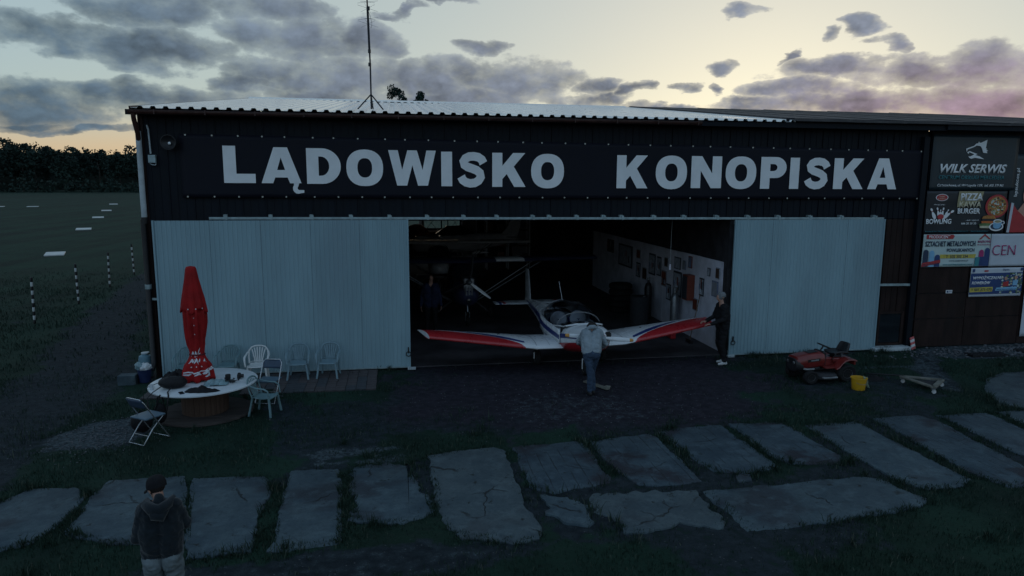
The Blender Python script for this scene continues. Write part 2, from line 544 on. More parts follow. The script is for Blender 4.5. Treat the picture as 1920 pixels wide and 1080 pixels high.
GZ = gheight(GX, GY)
nv_, nu_ = GX.shape
me = bpy.data.meshes.new('ground')
vs = np.stack([GX, GY, GZ], -1).reshape(-1, 3)
ii = np.arange(nv_ * nu_).reshape(nv_, nu_)
fs = np.stack([ii[:-1, :-1], ii[:-1, 1:], ii[1:, 1:], ii[1:, :-1]], -1).reshape(-1, 4)
me.vertices.add(len(vs)); me.vertices.foreach_set('co', vs.ravel())
me.loops.add(fs.size); me.loops.foreach_set('vertex_index', fs.ravel().astype(np.int32))
me.polygons.add(len(fs)); me.polygons.foreach_set('loop_start', np.arange(0, fs.size, 4, dtype=np.int32))
me.update(calc_edges=True)
me.polygons.foreach_set('use_smooth', np.ones(len(fs), dtype=bool))
dm, gm, rm = dirt_gravel(GX.ravel(), GY.ravel())
for nm, arr in (('dirt', dm), ('gravel', gm), ('red', rm)):
    at = me.attributes.new(nm, 'FLOAT', 'POINT'); at.data.foreach_set('value', arr.astype(np.float32))
ground = bpy.data.objects.new('ground', me)
COL.objects.link(ground)
tag(ground, kind='structure')

gmat = bpy.data.materials.new('ground_grass_and_earth'); gmat.use_nodes = True
t = gmat.node_tree; t.nodes.clear(); k = NT(t)
o_ = k.n('ShaderNodeOutputMaterial'); p_ = k.n('ShaderNodeBsdfPrincipled'); t.links.new(p_.outputs[0], o_.inputs[0])
pos = k.n('ShaderNodeNewGeometry').outputs['Position']
aD = k.n('ShaderNodeAttribute', attribute_name='dirt').outputs['Fac']
aG = k.n('ShaderNodeAttribute', attribute_name='gravel').outputs['Fac']
aR = k.n('ShaderNodeAttribute', attribute_name='red').outputs['Fac']
na = k.noise(pos, .35, 8, .62).outputs['Fac']
nb2 = k.noise(pos, 6, 6, .65).outputs['Fac']
nc = k.noise(pos, 45, 4, .7).outputs['Fac']
stripe = k.noise(k.vmul(pos, (.9, .03, 1)), .5, 3, .5).outputs['Fac']
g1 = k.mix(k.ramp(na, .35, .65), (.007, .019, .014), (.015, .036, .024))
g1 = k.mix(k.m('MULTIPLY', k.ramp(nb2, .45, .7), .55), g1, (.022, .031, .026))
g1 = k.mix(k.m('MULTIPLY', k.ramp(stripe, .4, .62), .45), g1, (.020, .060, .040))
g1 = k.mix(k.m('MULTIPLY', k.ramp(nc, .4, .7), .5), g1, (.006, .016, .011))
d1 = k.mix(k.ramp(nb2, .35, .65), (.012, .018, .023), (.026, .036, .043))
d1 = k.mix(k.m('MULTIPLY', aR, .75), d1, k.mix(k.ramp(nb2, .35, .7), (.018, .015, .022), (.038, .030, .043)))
vor = k.n('ShaderNodeTexVoronoi'); t.links.new(pos, vor.inputs['Vector']); vor.inputs['Scale'].default_value = 26
sc_ = k.n('ShaderNodeSeparateColor'); t.links.new(vor.outputs['Color'], sc_.inputs[0])
g2 = k.mix(sc_.outputs[0], (.022, .031, .038), (.09, .117, .13))
nm_ = k.m('MULTIPLY_ADD', k.m('SUBTRACT', nb2, .5), 1.1, aD)
c_ = k.mix(k.ramp(nm_, .3, .62), g1, d1)
ng_ = k.m('ADD', k.m('MULTIPLY_ADD', k.m('SUBTRACT', nb2, .5), 1.5, aG), k.m('MULTIPLY', k.m('SUBTRACT', nc, .5), 1.2))
c_ = k.mix(k.m('MULTIPLY', k.ramp(ng_, .42, .75), .85), c_, g2)
# single pale flecks of stone in the earth
fl = k.m('MULTIPLY', k.ramp(sc_.outputs[1], .93, .97), k.m('MULTIPLY', aD, k.ramp(vor.outputs['Distance'], .35, .2)))
c_ = k.mix(k.m('MULTIPLY', fl, .7), c_, (.16, .16, .17))
k.put(p_.inputs['Base Color'], c_)
p_.inputs['Roughness'].default_value = .9
p_.inputs['Specular IOR Level'].default_value = .15
bp = k.n('ShaderNodeBump'); bp.inputs['Strength'].default_value = .8; bp.inputs['Distance'].default_value = .03
t.links.new(k.m('ADD', nc, k.m('MULTIPLY', nb2, 1.5)), bp.inputs['Height']); t.links.new(bp.outputs[0], p_.inputs['Normal'])
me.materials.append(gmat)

# ------------------------------------------------------------------ concrete slabs of the old path
def concrete(name, lo, hi, stain, lines=0.0):
    m = bpy.data.materials.new(name); m.use_nodes = True
    t = m.node_tree; t.nodes.clear(); k = NT(t)
    o = k.n('ShaderNodeOutputMaterial'); p = k.n('ShaderNodeBsdfPrincipled'); t.links.new(p.outputs[0], o.inputs[0])
    pos = k.n('ShaderNodeNewGeometry').outputs['Position']
    a = k.noise(pos, 1.6, 8, .65).outputs['Fac']
    b = k.noise(pos, 14, 6, .7).outputs['Fac']
    c = k.noise(pos, 90, 3, .7).outputs['Fac']
    col = k.mix(k.ramp(a, .3, .7), lo, hi)
    col = k.mix(k.m('MULTIPLY', k.ramp(b, .45, .75), .5), col, tuple(v * .55 for v in lo))
    s = k.noise(k.vmul(pos, (1, 1.3, 1)), .75, 6, .6)
    col = k.mix(k.m('MULTIPLY', k.ramp(s.outputs['Fac'], .50, .62), stain), col, (.026, .023, .029))
    pt = k.noise(pos, 3.4, 7, .66).outputs['Fac']
    col = k.mix(k.m('MULTIPLY', k.ramp(pt, .50, .66), .5), col, tuple(v * 1.3 for v in hi))
    sp = k.noise(pos, 5.2, 7, .72)
    col = k.mix(k.m('MULTIPLY', k.ramp(sp.outputs['Fac'], .60, .66), .85), col, (.016, .018, .016))
    fine = k.noise(pos, 170, 2, .5).outputs['Fac']
    col = k.mix(k.m('MULTIPLY', k.ramp(fine, .5, .75), .55), col, tuple(v * .45 for v in lo))
    wv = k.noise(pos, 2.5, 4, .6).outputs['Color']
    vm = k.n('ShaderNodeVectorMath', operation='MULTIPLY_ADD'); t.links.new(wv, vm.inputs[0]); vm.inputs[1].default_value = (.35, .35, 0); t.links.new(pos, vm.inputs[2])
    vo = k.n('ShaderNodeTexVoronoi', feature='DISTANCE_TO_EDGE'); t.links.new(vm.outputs[0], vo.inputs['Vector']); vo.inputs['Scale'].default_value = .62
    crack = k.m('MULTIPLY', k.ramp(vo.outputs['Distance'], .009, .002), k.ramp(k.noise(pos, 1.3, 3, .5).outputs['Fac'], .50, .62))
    col = k.mix(k.m('MULTIPLY', crack, .8), col, (.018, .018, .018))
    h = k.m('ADD', k.m('MULTIPLY', b, .8), k.m('ADD', k.m('MULTIPLY', c, .5), k.m('MULTIPLY', crack, -2.0)))
    if lines:
        sx = k.n('ShaderNodeSeparateXYZ'); t.links.new(pos, sx.inputs[0])
        q = k.m('FRACT', k.m('ADD', k.m('MULTIPLY', sx.outputs[0], 5.2), k.m('MULTIPLY', a, .3)))
        ln = k.m('MULTIPLY', k.ramp(k.m('ABSOLUTE', k.m('SUBTRACT', q, .5)), .05, .01), k.ramp(k.noise(k.vmul(pos, (5, .8, 1)), 2.2, 4, .6).outputs['Fac'], .42, .62))
        col = k.mix(k.m('MULTIPLY', ln, lines), col, (.022, .024, .026))
        h = k.m('ADD', h, k.m('MULTIPLY', ln, -1.0))
    k.put(p.inputs['Base Color'], col)
    p.inputs['Roughness'].default_value = .85
    p.inputs['Specular IOR Level'].default_value = .25
    bp = k.n('ShaderNodeBump'); bp.inputs['Strength'].default_value = .8; bp.inputs['Distance'].default_value = .018
    t.links.new(h, bp.inputs['Height']); t.links.new(bp.outputs[0], p.inputs['Normal'])
    return m


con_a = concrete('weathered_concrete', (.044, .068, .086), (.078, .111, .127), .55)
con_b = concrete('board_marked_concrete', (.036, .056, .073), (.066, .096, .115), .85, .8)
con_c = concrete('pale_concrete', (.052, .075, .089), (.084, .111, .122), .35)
path = empty('concrete_path', (0, 0, 0))
tag(path, kind='structure')


def rough_outline(poly, r, amp=.025, step=.11):
    out = []
    n = len(poly)
    for i in range(n):
        a, b = Vector((*poly[i], 0)), Vector((*poly[(i + 1) % n], 0))
        L = (b - a).length
        m = max(1, int(L / step))
        nrm = Vector((b.y - a.y, a.x - b.x, 0)).normalized()
        for j in range(m):
            q = a.lerp(b, j / m)
            e = r.uniform(-1, 1) * amp * .5 + fbm(q.x * 1.7, q.y * 1.7, 3.3) * amp * 1.3
            q = q + nrm * e
            out.append((q.x, q.y))
    return out


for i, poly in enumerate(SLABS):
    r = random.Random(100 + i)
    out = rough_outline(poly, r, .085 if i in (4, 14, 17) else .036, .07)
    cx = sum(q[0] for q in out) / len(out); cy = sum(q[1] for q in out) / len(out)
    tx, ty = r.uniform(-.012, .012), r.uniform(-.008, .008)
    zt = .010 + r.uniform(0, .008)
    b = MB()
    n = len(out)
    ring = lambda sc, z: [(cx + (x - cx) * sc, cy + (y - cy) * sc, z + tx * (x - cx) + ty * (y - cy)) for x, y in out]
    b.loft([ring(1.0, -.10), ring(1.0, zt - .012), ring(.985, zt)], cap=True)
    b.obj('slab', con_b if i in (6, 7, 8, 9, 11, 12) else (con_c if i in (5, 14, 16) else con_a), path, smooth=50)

# ------------------------------------------------------------------ grass blades
def inside(px, py, poly, grow=0.0):
    cx = sum(q[0] for q in poly) / len(poly); cy = sum(q[1] for q in poly) / len(poly)
    res = np.zeros(px.shape, bool)
    n = len(poly)
    j = n - 1
    for i in range(n):
        xi, yi = poly[i]; xj, yj = poly[j]
        xi, yi = xi + (xi - cx) * grow, yi + (yi - cy) * grow
        xj, yj = xj + (xj - cx) * grow, yj + (yj - cy) * grow
        c = ((yi > py) != (yj > py)) & (px < (xj - xi) * (py - yi) / (yj - yi + 1e-12) + xi)
        res ^= c
        j = i
    return res


def grass(n, x0, x1, y0, y1, hmin, hmax, wid, extra=None):
    x = nrg.uniform(x0, x1, n); y = nrg.uniform(y0, y1, n)
    if extra is not None:
        x = np.concatenate([x, extra[0]]); y = np.concatenate([y, extra[1]])
    d, g, r = dirt_gravel(x, y)
    clump = nfbm(x, y, 1.4, 4, 40)
    keep = nrg.random(len(x)) < np.clip((1.12 - d * 1.12) * (.25 + 1.5 * sstep(.34, .6, clump)) - g * .6, .015, 1)
    for p in SLABS: keep &= ~inside(x, y, p, -.10)
    keep &= ~((y > -.06) & (x > -.15))
    keep &= ~((x > .0) & (x < 4.7) & (y > -1.62) & (nrg.random(len(x)) > .05))
    keep &= np.hypot(x - 1.55, y + 2.66) > .9
    keep &= nrg.random(len(x)) > sstep(9, 23, y) * 1.02
    keep &= nrg.random(len(x)) > sstep(14, 25, -x) * 1.02
    x, y, clump = x[keep], y[keep], clump[keep]
    n = len(x)
    z = gheight(x, y)
    h = nrg.uniform(hmin, hmax, n) * (.45 + 1.1 * clump)
    a = nrg.uniform(0, 2 * PI, n)
    l = nrg.uniform(.1, .75, n) * h
    ww = wid * nrg.uniform(.6, 1.3, n)
    ca, sa = np.cos(a), np.sin(a)
    b = nrg.uniform(0, 2 * PI, n)
    lx, ly = np.cos(b) * l, np.sin(b) * l
    v = np.empty((n, 5, 3))
    v[:, 0] = np.stack([x - ca * ww, y - sa * ww, z - .01], 1)
    v[:, 1] = np.stack([x + ca * ww, y + sa * ww, z - .01], 1)
    v[:, 2] = np.stack([x + ca * ww * .8 + lx * .35, y + sa * ww * .8 + ly * .35, z + h * .6], 1)
    v[:, 3] = np.stack([x - ca * ww * .8 + lx * .35, y - sa * ww * .8 + ly * .35, z + h * .6], 1)
    v[:, 4] = np.stack([x + lx, y + ly, z + h], 1)
    me = bpy.data.meshes.new('grass')
    me.vertices.add(n * 5); me.vertices.foreach_set('co', v.reshape(-1))
    base = np.arange(n)[:, None] * 5
    loops = np.concatenate([base + np.array([0, 1, 2, 3]), base + np.array([3, 2, 4])], 1).astype(np.int32).reshape(-1)
    me.loops.add(len(loops)); me.loops.foreach_set('vertex_index', loops)
    st = (np.arange(n)[:, None] * 7 + np.array([0, 4])).astype(np.int32).reshape(-1)
    me.polygons.add(n * 2); me.polygons.foreach_set('loop_start', st)
    me.update(calc_edges=True)
    at = me.attributes.new('tone', 'FLOAT', 'POINT')
    at.data.foreach_set('value', np.repeat(np.clip(nrg.normal(.45, .25, n) + (clump - .5) * .5, 0, 1), 5).astype(np.float32))
    return me


gb = bpy.data.materials.new('grass_blade'); gb.use_nodes = True
t = gb.node_tree; k = NT(t); p_ = t.nodes['Principled BSDF']
tn = k.n('ShaderNodeAttribute', attribute_name='tone').outputs['Fac']
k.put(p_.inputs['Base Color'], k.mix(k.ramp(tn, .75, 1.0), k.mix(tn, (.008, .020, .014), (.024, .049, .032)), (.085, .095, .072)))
p_.inputs['Roughness'].default_value = .75
p_.inputs['Specular IOR Level'].default_value = .2
# tufts pushing up round the slab edges
ex, ey = [], []
for p in SLABS:
    n = len(p)
    for i in range(n):
        a, b = p[i], p[(i + 1) % n]
        L = math.hypot(b[0] - a[0], b[1] - a[1])
        for q in range(int(L * 520)):
            f = nrg.random(); w_ = nrg.normal(0, .07)
            nx, ny = (b[1] - a[1]) / L, (a[0] - b[0]) / L
            if fbm((a[0] + f * (b[0] - a[0])) * 2, (a[1] + f * (b[1] - a[1])) * 2, 1.1) > -.15:
                ex.append(a[0] + f * (b[0] - a[0]) + nx * w_); ey.append(a[1] + f * (b[1] - a[1]) + ny * w_)
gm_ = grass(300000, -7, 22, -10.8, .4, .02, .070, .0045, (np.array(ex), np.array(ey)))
gm_.materials.append(gb)
go = bpy.data.objects.new('grass', gm_); COL.objects.link(go)
tag(go, 'short patchy dusk-dark grass in front of the hangar and between the slabs', 'grass', kind='stuff')
tx, ty = [], []
for i in range(520):
    cx_, cy_ = rng.uniform(-5, 20), rng.uniform(-10, -.3)
    if rng.random() < .35: cx_, cy_ = rng.uniform(-.6, 19), rng.gauss(-.28, .12)
    if rng.random() < .25:
        pp_ = rng.choice(SLABS); q = rng.randrange(len(pp_)); f = rng.random(); a, c = pp_[q], pp_[(q + 1) % len(pp_)]
        cx_, cy_ = a[0] + f * (c[0] - a[0]), a[1] + f * (c[1] - a[1])
    m_ = rng.randrange(18, 60); s_ = rng.uniform(.02, .09)
    tx += [cx_ + rng.gauss(0, s_) for _ in range(m_)]; ty += [cy_ + rng.gauss(0, s_) for _ in range(m_)]
gm3 = grass(10, 0, 1, -6, -5, .06, .17, .0055, (np.array(tx), np.array(ty)))
gm3.materials.append(gb)
go3 = bpy.data.objects.new('weed_tufts', gm3); COL.objects.link(go3)
tag(go3, 'taller grass tufts and weeds along the slab edges and door foot', 'weeds', kind='stuff')
gm2 = grass(80000, -26, -.4, .4, 24, .04, .10, .009)
gm2.materials.append(gb)
go2 = bpy.data.objects.new('field_grass', gm2); COL.objects.link(go2)
tag(go2, 'mown grass of the airfield beside the hangar', 'grass', kind='stuff')

# ------------------------------------------------------------------ materials of the building
m_clad = mat('dark_metal_cladding', (.0045, .007, .012), .6, 0, .25, 3, .15, 30, .18, stretch=(1, 1, .3), dirt=.3, dirtcol=(.010, .010, .012))
m_claddk = mat('brown_timber_boards', (.022, .0125, .011), .8, 0, .4, 4, .4, 40, .2, stretch=(1, 1, .25), dirt=.5, dirtcol=(.012, .011, .012))
m_door = mat('pale_blue_door_sheet', (.235, .352, .398), .42, .0, .11, 1.1, .10, 3, .4, stretch=(1, 1, .22), dirt=.55, dirtcol=(.185, .255, .295))
m_galv = mat('galvanised_steel', (.28, .36, .38), .45, .35, .2, 9, .05, 60, .5)
m_roof = mat('white_roof_sheet', (.80, .80, .79), .3, .0, .06, 2.0, .02, 20, .8, coat=.4, dirt=.15, dirtcol=(.35, .33, .31))
m_felt = mat('grey_roofing_felt', (.085, .08, .082), .8, 0, .25, 2.0, .3, 40, .2, dirt=.5, dirtcol=(.05, .05, .05))
m_brown = mat('brown_gutter', (.045, .018, .014), .45, 0, .3, 5, .05, 40, .4)
m_pale = mat('pale_drain_pipe', (.40, .45, .47), .5, 0, .15, 6, .05, 40, .4, dirt=.4, dirtcol=(.12, .13, .14))
m_blk = mat('black_plastic', (.012, .012, .014), .45, 0, .3, 10)
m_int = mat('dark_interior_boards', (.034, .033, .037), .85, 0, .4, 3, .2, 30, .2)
m_white = mat('white_painted_board', (.60, .60, .68), .75, 0, .15, 2.2, .05, 30, .2, dirt=.6, dirtcol=(.28, .27, .32))
m_floor = mat('oily_hangar_floor', (.055, .050, .055), .75, 0, .4, 1.5, .15, 40, .3, dirt=.6, dirtcol=(.012, .011, .012))
m_glass = mat('dark_window_glass', (.012, .016, .020), .07, 0, .1, 3, 0, 1, .6)
m_steel = mat('grey_steel', (.20, .21, .22), .4, .7, .2, 8)
m_wood = mat('weathered_wood', (.13, .085, .055), .8, 0, .35, 5, .3, 50, .2, stretch=(1, 1, .2), dirt=.5, dirtcol=(.05, .032, .024))

# ------------------------------------------------------------------ hangar
hg = empty('hangar', (0, 0, 0))
tag(hg, 'long dark metal hangar with white ribbed roof and pale blue sliding doors', 'hangar')
EZ, RZ, RY = 5.87, 7.47, 12.0     # eave height, ridge height, ridge distance


def roofz(y): return EZ + (RZ - EZ) * (y + .35) / (RY + .35)


# upper cladding: one sheet every half metre, with a raised seam
cw = .5
b = MB()
b.box((cw / 2, .035, 1.13), (cw - .012, .03, 2.26))
b.box((.012, .012, 1.13), (.022, .024, 2.26))
for xx in (.17, .335): b.box((xx, .017, 1.13), (.02, .012, 2.26))
sheet = b.obj('cladding_sheet', m_clad, hg)
sheet.location = (-.15, 0, 3.5)
for i in range(1, 38): inst(sheet, (-.15 + i * cw, 0, 3.5 + rng.uniform(-.004, .004)))
b = MB()
b.box((cw / 2, .035, 1.75), (cw - .012, .03, 3.47))
b.box((.012, .012, 1.75), (.022, .024, 3.47))
for xx in (.17, .335): b.box((xx, .017, 1.75), (.02, .012, 3.47))
low = b.obj('cladding_sheet', m_claddk, hg)
low.location = (-.15, .002, 0)
for x in (.35, 17.35, 17.85, 18.35): inst(low, (x, .002, 0))
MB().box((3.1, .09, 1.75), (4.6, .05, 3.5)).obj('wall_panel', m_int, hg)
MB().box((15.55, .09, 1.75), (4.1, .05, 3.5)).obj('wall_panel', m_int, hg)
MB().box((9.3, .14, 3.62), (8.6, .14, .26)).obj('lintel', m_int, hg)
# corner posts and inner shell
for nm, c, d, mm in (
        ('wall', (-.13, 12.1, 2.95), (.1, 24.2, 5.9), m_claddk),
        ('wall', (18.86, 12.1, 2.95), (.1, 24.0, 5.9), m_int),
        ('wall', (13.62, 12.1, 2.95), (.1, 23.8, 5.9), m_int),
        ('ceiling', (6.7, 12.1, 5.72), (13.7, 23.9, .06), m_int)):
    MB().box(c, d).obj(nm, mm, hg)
# gable fill under the verge and back wall with its window opening
MB().prism([(-.1, 5.9), (24.1, 5.9), (12.0, 7.36)], -.16, -.08, 'YZ').obj('gable', m_claddk, hg)
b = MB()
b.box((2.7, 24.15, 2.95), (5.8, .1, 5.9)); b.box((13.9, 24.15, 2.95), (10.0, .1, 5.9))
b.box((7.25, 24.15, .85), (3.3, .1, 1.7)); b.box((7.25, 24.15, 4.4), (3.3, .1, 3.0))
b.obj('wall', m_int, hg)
win = MB()
for x in (5.6, 6.7, 7.8, 8.9): win.box((x, 24.13, 2.3), (.07, .08, 1.2))
win.box((7.25, 24.13, 1.72), (3.3, .08, .06)); win.box((7.25, 24.13, 2.88), (3.3, .08, .06))
wf = win.obj('window_frame', m_int, hg)
fl = MB().box((6.7, 12.0, -.005), (13.7, 23.9, .03)).obj('floor', m_floor, hg)
# roof sheets with trapezoid ribs, one metre wide
rs = math.atan2(RZ - EZ, RY + .35)
Lr = math.hypot(RZ - EZ, RY + .35)


def ribbed(width, nrib, hgt, L, seg, top=.35):
    prof = []
    p = width / nrib
    for i in range(nrib):
        x = i * p
        prof += [(x, 0), (x + p * .5, 0), (x + p * .6, hgt), (x + p * .9, hgt)]
    prof.append((width, 0))
    return prof


prof = ribbed(1.0, 4, .045, Lr, 1)
b = MB()
b.grid(lambda u, v: (prof[int(round(u * (len(prof) - 1)))][0], v * Lr, prof[int(round(u * (len(prof) - 1)))][1]), len(prof) - 1, 3)
rsh = b.obj('roof_sheet', m_roof, hg, solid=.004)
rsh.location = (-.17, -.38, EZ)
rsh.rotation_euler = (rs, 0, 0)
for i in range(1, 15):
    c = inst(rsh, (-.17 + i * 1.0, -.38 + rng.uniform(-.012, .012), EZ + .002 * (i % 2)))
    c.rotation_euler = (rs, 0, 0)
for i in range(15):
    c = inst(rsh, (.83 + i * 1.0, 24.45, EZ + .03))
    c.rotation_euler = (rs, 0, PI)
b = MB()
b.add([(0, 0, 0), (1.5, 0, 0), (1.5, Lr, 0), (0, Lr, 0), (0, 0, .05), (1.5, 0, .05), (1.5, Lr, .05), (0, Lr, .05)], [(3, 2, 1, 0), (4, 5, 6, 7), (0, 1, 5, 4), (1, 2, 6, 5), (2, 3, 7, 6), (3, 0, 4, 7)])
b.box((.02, Lr / 2, .058), (.05, Lr, .012))
fsh = b.obj('felt_strip', m_felt, hg)
fsh.location = (14.84, -.42, EZ + .02); fsh.rotation_euler = (rs, 0, 0)
for i in range(1, 10):
    c = inst(fsh, (14.84 + 1.504 * i, -.42, EZ + .02 - .004 * (i % 2))); c.rotation_euler = (rs, 0, 0)
for i in range(10):
    c = inst(fsh, (16.34 + 1.504 * i, 24.45, EZ + .02)); c.rotation_euler = (rs, 0, PI)
rc = MB()
rc.add([(-.2, RY - .25, RZ - .0), (-.2, RY, RZ + .085), (-.2, RY + .25, RZ), (14.68, RY - .25, RZ), (14.68, RY, RZ + .085), (14.68, RY + .25, RZ)], [(0, 3, 4, 1), (1, 4, 5, 2)])
rc.obj('ridge_cap', m_roof, hg, solid=.004)
# verge board on the left gable end, dark fascia behind the gutter
MB().bar((-.19, -.36, EZ - .03), (-.19, RY, RZ - .03), .03, .14).obj('verge_board', m_brown, hg)
MB().box((9.4, -.30, EZ - .075), (19.4, .03, .11)).obj('fascia', m_clad, hg)
MB().box((16.9, -.27, EZ + .0), (4.5, .03, .20)).obj('fascia', m_clad, hg)
b = MB()
for k_ in range(6):
    b.box((9.3, -.24 + .09 * k_, EZ - .12 + .012 * k_), (18.9, .088, .014))
b.obj('soffit', m_clad, hg)
g = MB()
ring = lambda x: [(x, -.37 + .065 * math.cos(a), EZ - .055 + .065 * math.sin(a)) for a in [PI + PI * q / 8 for q in range(9)]]
g.loft([ring(-.22), ring(4), ring(8), ring(12.4)], cap=False, closed=False)
g.tube([(-.22, -.435, EZ - .05), (12.4, -.435, EZ - .05)], .009, 6)
g.obj('gutter', m_brown, hg, smooth=60, solid=.004)
for i in range(13):
    MB().box((.3 + i * 1.0, -.442, EZ - .075), (.022, .008, .10)).obj('gutter_bracket', m_brown, hg)
b = MB()
b.tube([(-.13, -.36, EZ - .1), (-.13, -.34, EZ - .22), (-.15, -.12, EZ - .5), (-.16, -.06, 5.2)], .05, 10)
b.obj('gutter_outlet', m_brown, hg, smooth=60)
dp_ = MB().tube([(-.16, -.06, 5.42), (-.165, -.06, 3.52)], .058, 12).obj('downpipe', m_pale, hg, smooth=60)
MB().tube([(-.19, -.06, 3.55), (-.19, -.06, .35), (-.22, -.14, .22)], .062, 12).obj('downpipe', m_blk, hg, smooth=60)
MB().tube([(-.19, -.06, 2.13), (-.19, -.06, 2.03)], .072, 12).obj('pipe_clamp', m_galv, hg, smooth=60)
MB().tube([(-.165, -.06, 3.6), (-.165, -.06, 3.46)], .068, 12).obj('pipe_clamp', m_blk, hg, smooth=60)
MB().bar((-.22, -.055, 1.80), (.02, -.055, 1.80), .03, .05).obj('door_stop', m_galv, hg)
MB().box((.012, -.03, 1.72), (.055, .06, 3.44)).obj('corner_post', m_claddk, hg)
# conduit with junction box
b = MB().tube([(.02, -.05, 5.55), (.04, -.05, 5.45), (.055, -.05, 4.95)], .018, 8)
b.obj('conduit', m_pale, hg, smooth=60)
MB().box((.08, -.05, 4.84), (.15, .09, .17)).obj('junction_box', m_galv, hg, bevel=.01)
MB().tube([(.02, -.05, 4.76), (.06, -.06, 4.72), (.13, -.06, 4.71), (.15, -.05, 4.74)], .012, 6).obj('cable', m_pale, hg, smooth=60)
# sliding door rail with its hangers
MB().bar((1.17, -.11, 3.572), (17.65, -.11, 3.512), .05, .055).obj('door_rail', m_galv, hg, bevel=.006)
for x in (1.5, 2.45, 3.33, 4.19, 5.05, 5.9, 6.74, 7.52, 8.38, 8.78, 9.45, 10.12, 10.57, 11.39, 12.17, 13.03, 13.86, 14.68, 15.55, 16.43, 17.39):
    z = 3.572 - .06 * (x - 1.17) / 16.48
    b = MB().box((x, -.055, z + .055), (.07, .11, .055)).box((x + .03, -.14, z + .02), (.055, .012, .10))
    b.obj('rail_bracket', m_galv, hg)


def door(x0, x1, z0, z1, y, seam, nm):
    d = empty('sliding_door', (x0, y, z0), parent=hg)
    w_, h_ = x1 - x0, z1 - z0
    edges = [0] + seam + [w_]
    for i in range(len(edges) - 1):
        a, e = edges[i], edges[i + 1]
        n = max(2, int(round((e - a) / .098)))
        p = ribbed(e - a - .004, n, .012, 1, 1)
        q = MB()
        q.grid(lambda u, v: (a + p[int(round(u * (len(p) - 1)))][0], -p[int(round(u * (len(p) - 1)))][1] - (.006 if i % 2 else 0), v * h_), len(p) - 1, 2)
        q.obj('door_sheet', m_door, d, solid=.003)
    MB().box((w_ / 2, .03, h_ - .06), (w_, .03, .07)).box((w_ / 2, .03, .08), (w_, .03, .07)).box((w_ / 2, .03, h_ / 2), (w_, .03, .06)).obj('door_frame', m_galv, d)
    MB().box((.018, -.008, h_ / 2), (.036, .05, h_ + .012)).obj('edge_trim', m_door, d)
    MB().box((w_ - .018, -.008, h_ / 2), (.036, .05, h_ + .012)).obj('edge_trim', m_door, d)
    MB().box((w_ / 2, -.004, .012), (w_ - .08, .045, .03)).obj('bottom_trim', m_galv, d)
    return d, w_, h_


dl, wl, hl = door(.0, 5.48, .05, 3.525, -.13, [1.17, 2.24, 3.31, 4.38], 'left')
dr, wr, hr = door(13.52, 17.68, .04, 3.49, -.13, [1.04, 2.08, 3.12], 'right')
for d, x, s_ in ((dl, wl - .05, 1), (dr, .10, -1)):
    lt = MB()
    lt.tube([(x + .055 * math.cos(a), -.05, .33 + .055 * math.sin(a)) for a in [2 * PI * q / 14 for q in range(15)]], .011, 6)
    lt.box((x, -.03, .42), (.03, .03, .14))
    lt.obj('pull_ring', m_blk, d, smooth=60)
    MB().box((x + s_ * .02 + (.05 if s_ > 0 else -.03), -.06, -.015), (.19, .09, .055)).obj('floor_guide', m_pale, d, bevel=.008)
# right of the right-hand door: cross bar and low window
MB().bar((17.64, -.05, 1.765), (18.68, -.05, 1.75), .04, .06).obj('cross_bar', m_galv, hg)
wn = empty('low_window', (0, 0, 0), parent=hg)
MB().box((18.18, -.012, .58), (.62, .012, .78)).obj('pane', m_glass, wn)
b = MB()
for c, d in (((17.83, -.02, .58), (.05, .05, .9)), ((18.53, -.02, .58), (.07, .05, .9)), ((18.18, -.02, 1.0), (.66, .05, .05)), ((18.18, -.02, .15), (.66, .05, .05))): b.box(c, d)
b.obj('window_frame', m_claddk, wn)
MB().box((18.15, -.12, .05), (1.1, .3, .1)).obj('threshold', m_pale, hg, bevel=.01)
MB().box((18.72, -.05, 2.8), (.15, .12, 5.6)).obj('corner_post', m_clad, hg)
# roof trusses seen through the doorway
tr_ = []
for y in (2.2, 6.2, 10.2, 14.2, 18.2):
    b = MB()
    b.bar((-.1, y, 5.2), (13.5, y, 5.2), .08, .12)
    for i in range(9):
        xa = .2 + i * 1.55
        b.bar((xa, y, 5.2), (xa + .75, y, 5.66), .04, .05); b.bar((xa + .75, y, 5.66), (xa + 1.5, y, 5.2), .04, .05)
    b.obj('roof_truss', m_int, hg)
# white boarding along the inner right wall
for i in range(9):
    y0 = .42 + i * 1.32
    MB().box((13.545 - .003 * (i % 2), y0 + .655, 1.19 + .006 * math.sin(i * 2.2)), (.03, 1.31, 2.37)).obj('wall_board', m_white, hg)

# ------------------------------------------------------------------ brown annex on the right
ax = empty('annex', (18.95, 0, 0))
tag(ax, 'brown boarded annex joining the hangar on its right end', 'building')
for i, x in enumerate(np.arange(0, 7.2, .62)):
    b = MB().box((x + .31, .05, 4.09), (.612, .05, 3.54))
    b.obj('upper_board', m_clad, ax)
pl = [(0, 1.52, .02, .78), (1.53, 1.72, .02, .80), (0, 1.52, .80, 1.48), (1.53, 1.72, .82, 1.5), (0, 1.52, 1.50, 2.32), (1.53, 1.72, 1.52, 2.32), (3.26, 3.9, .02, 2.32)]
for (x, w_, z0, z1) in pl:
    MB().box((x + w_ / 2, .04, (z0 + z1) / 2), (w_ - .008, .04, z1 - z0 - .008)).obj('rusty_sheet', m_claddk, ax)
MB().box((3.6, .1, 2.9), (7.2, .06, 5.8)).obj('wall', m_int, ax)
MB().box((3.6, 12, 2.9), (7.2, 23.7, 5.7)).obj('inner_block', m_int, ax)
MB().box((5.2, -.17, 5.86), (10.2, .40, .20)).obj('eave_board', m_clad, ax)

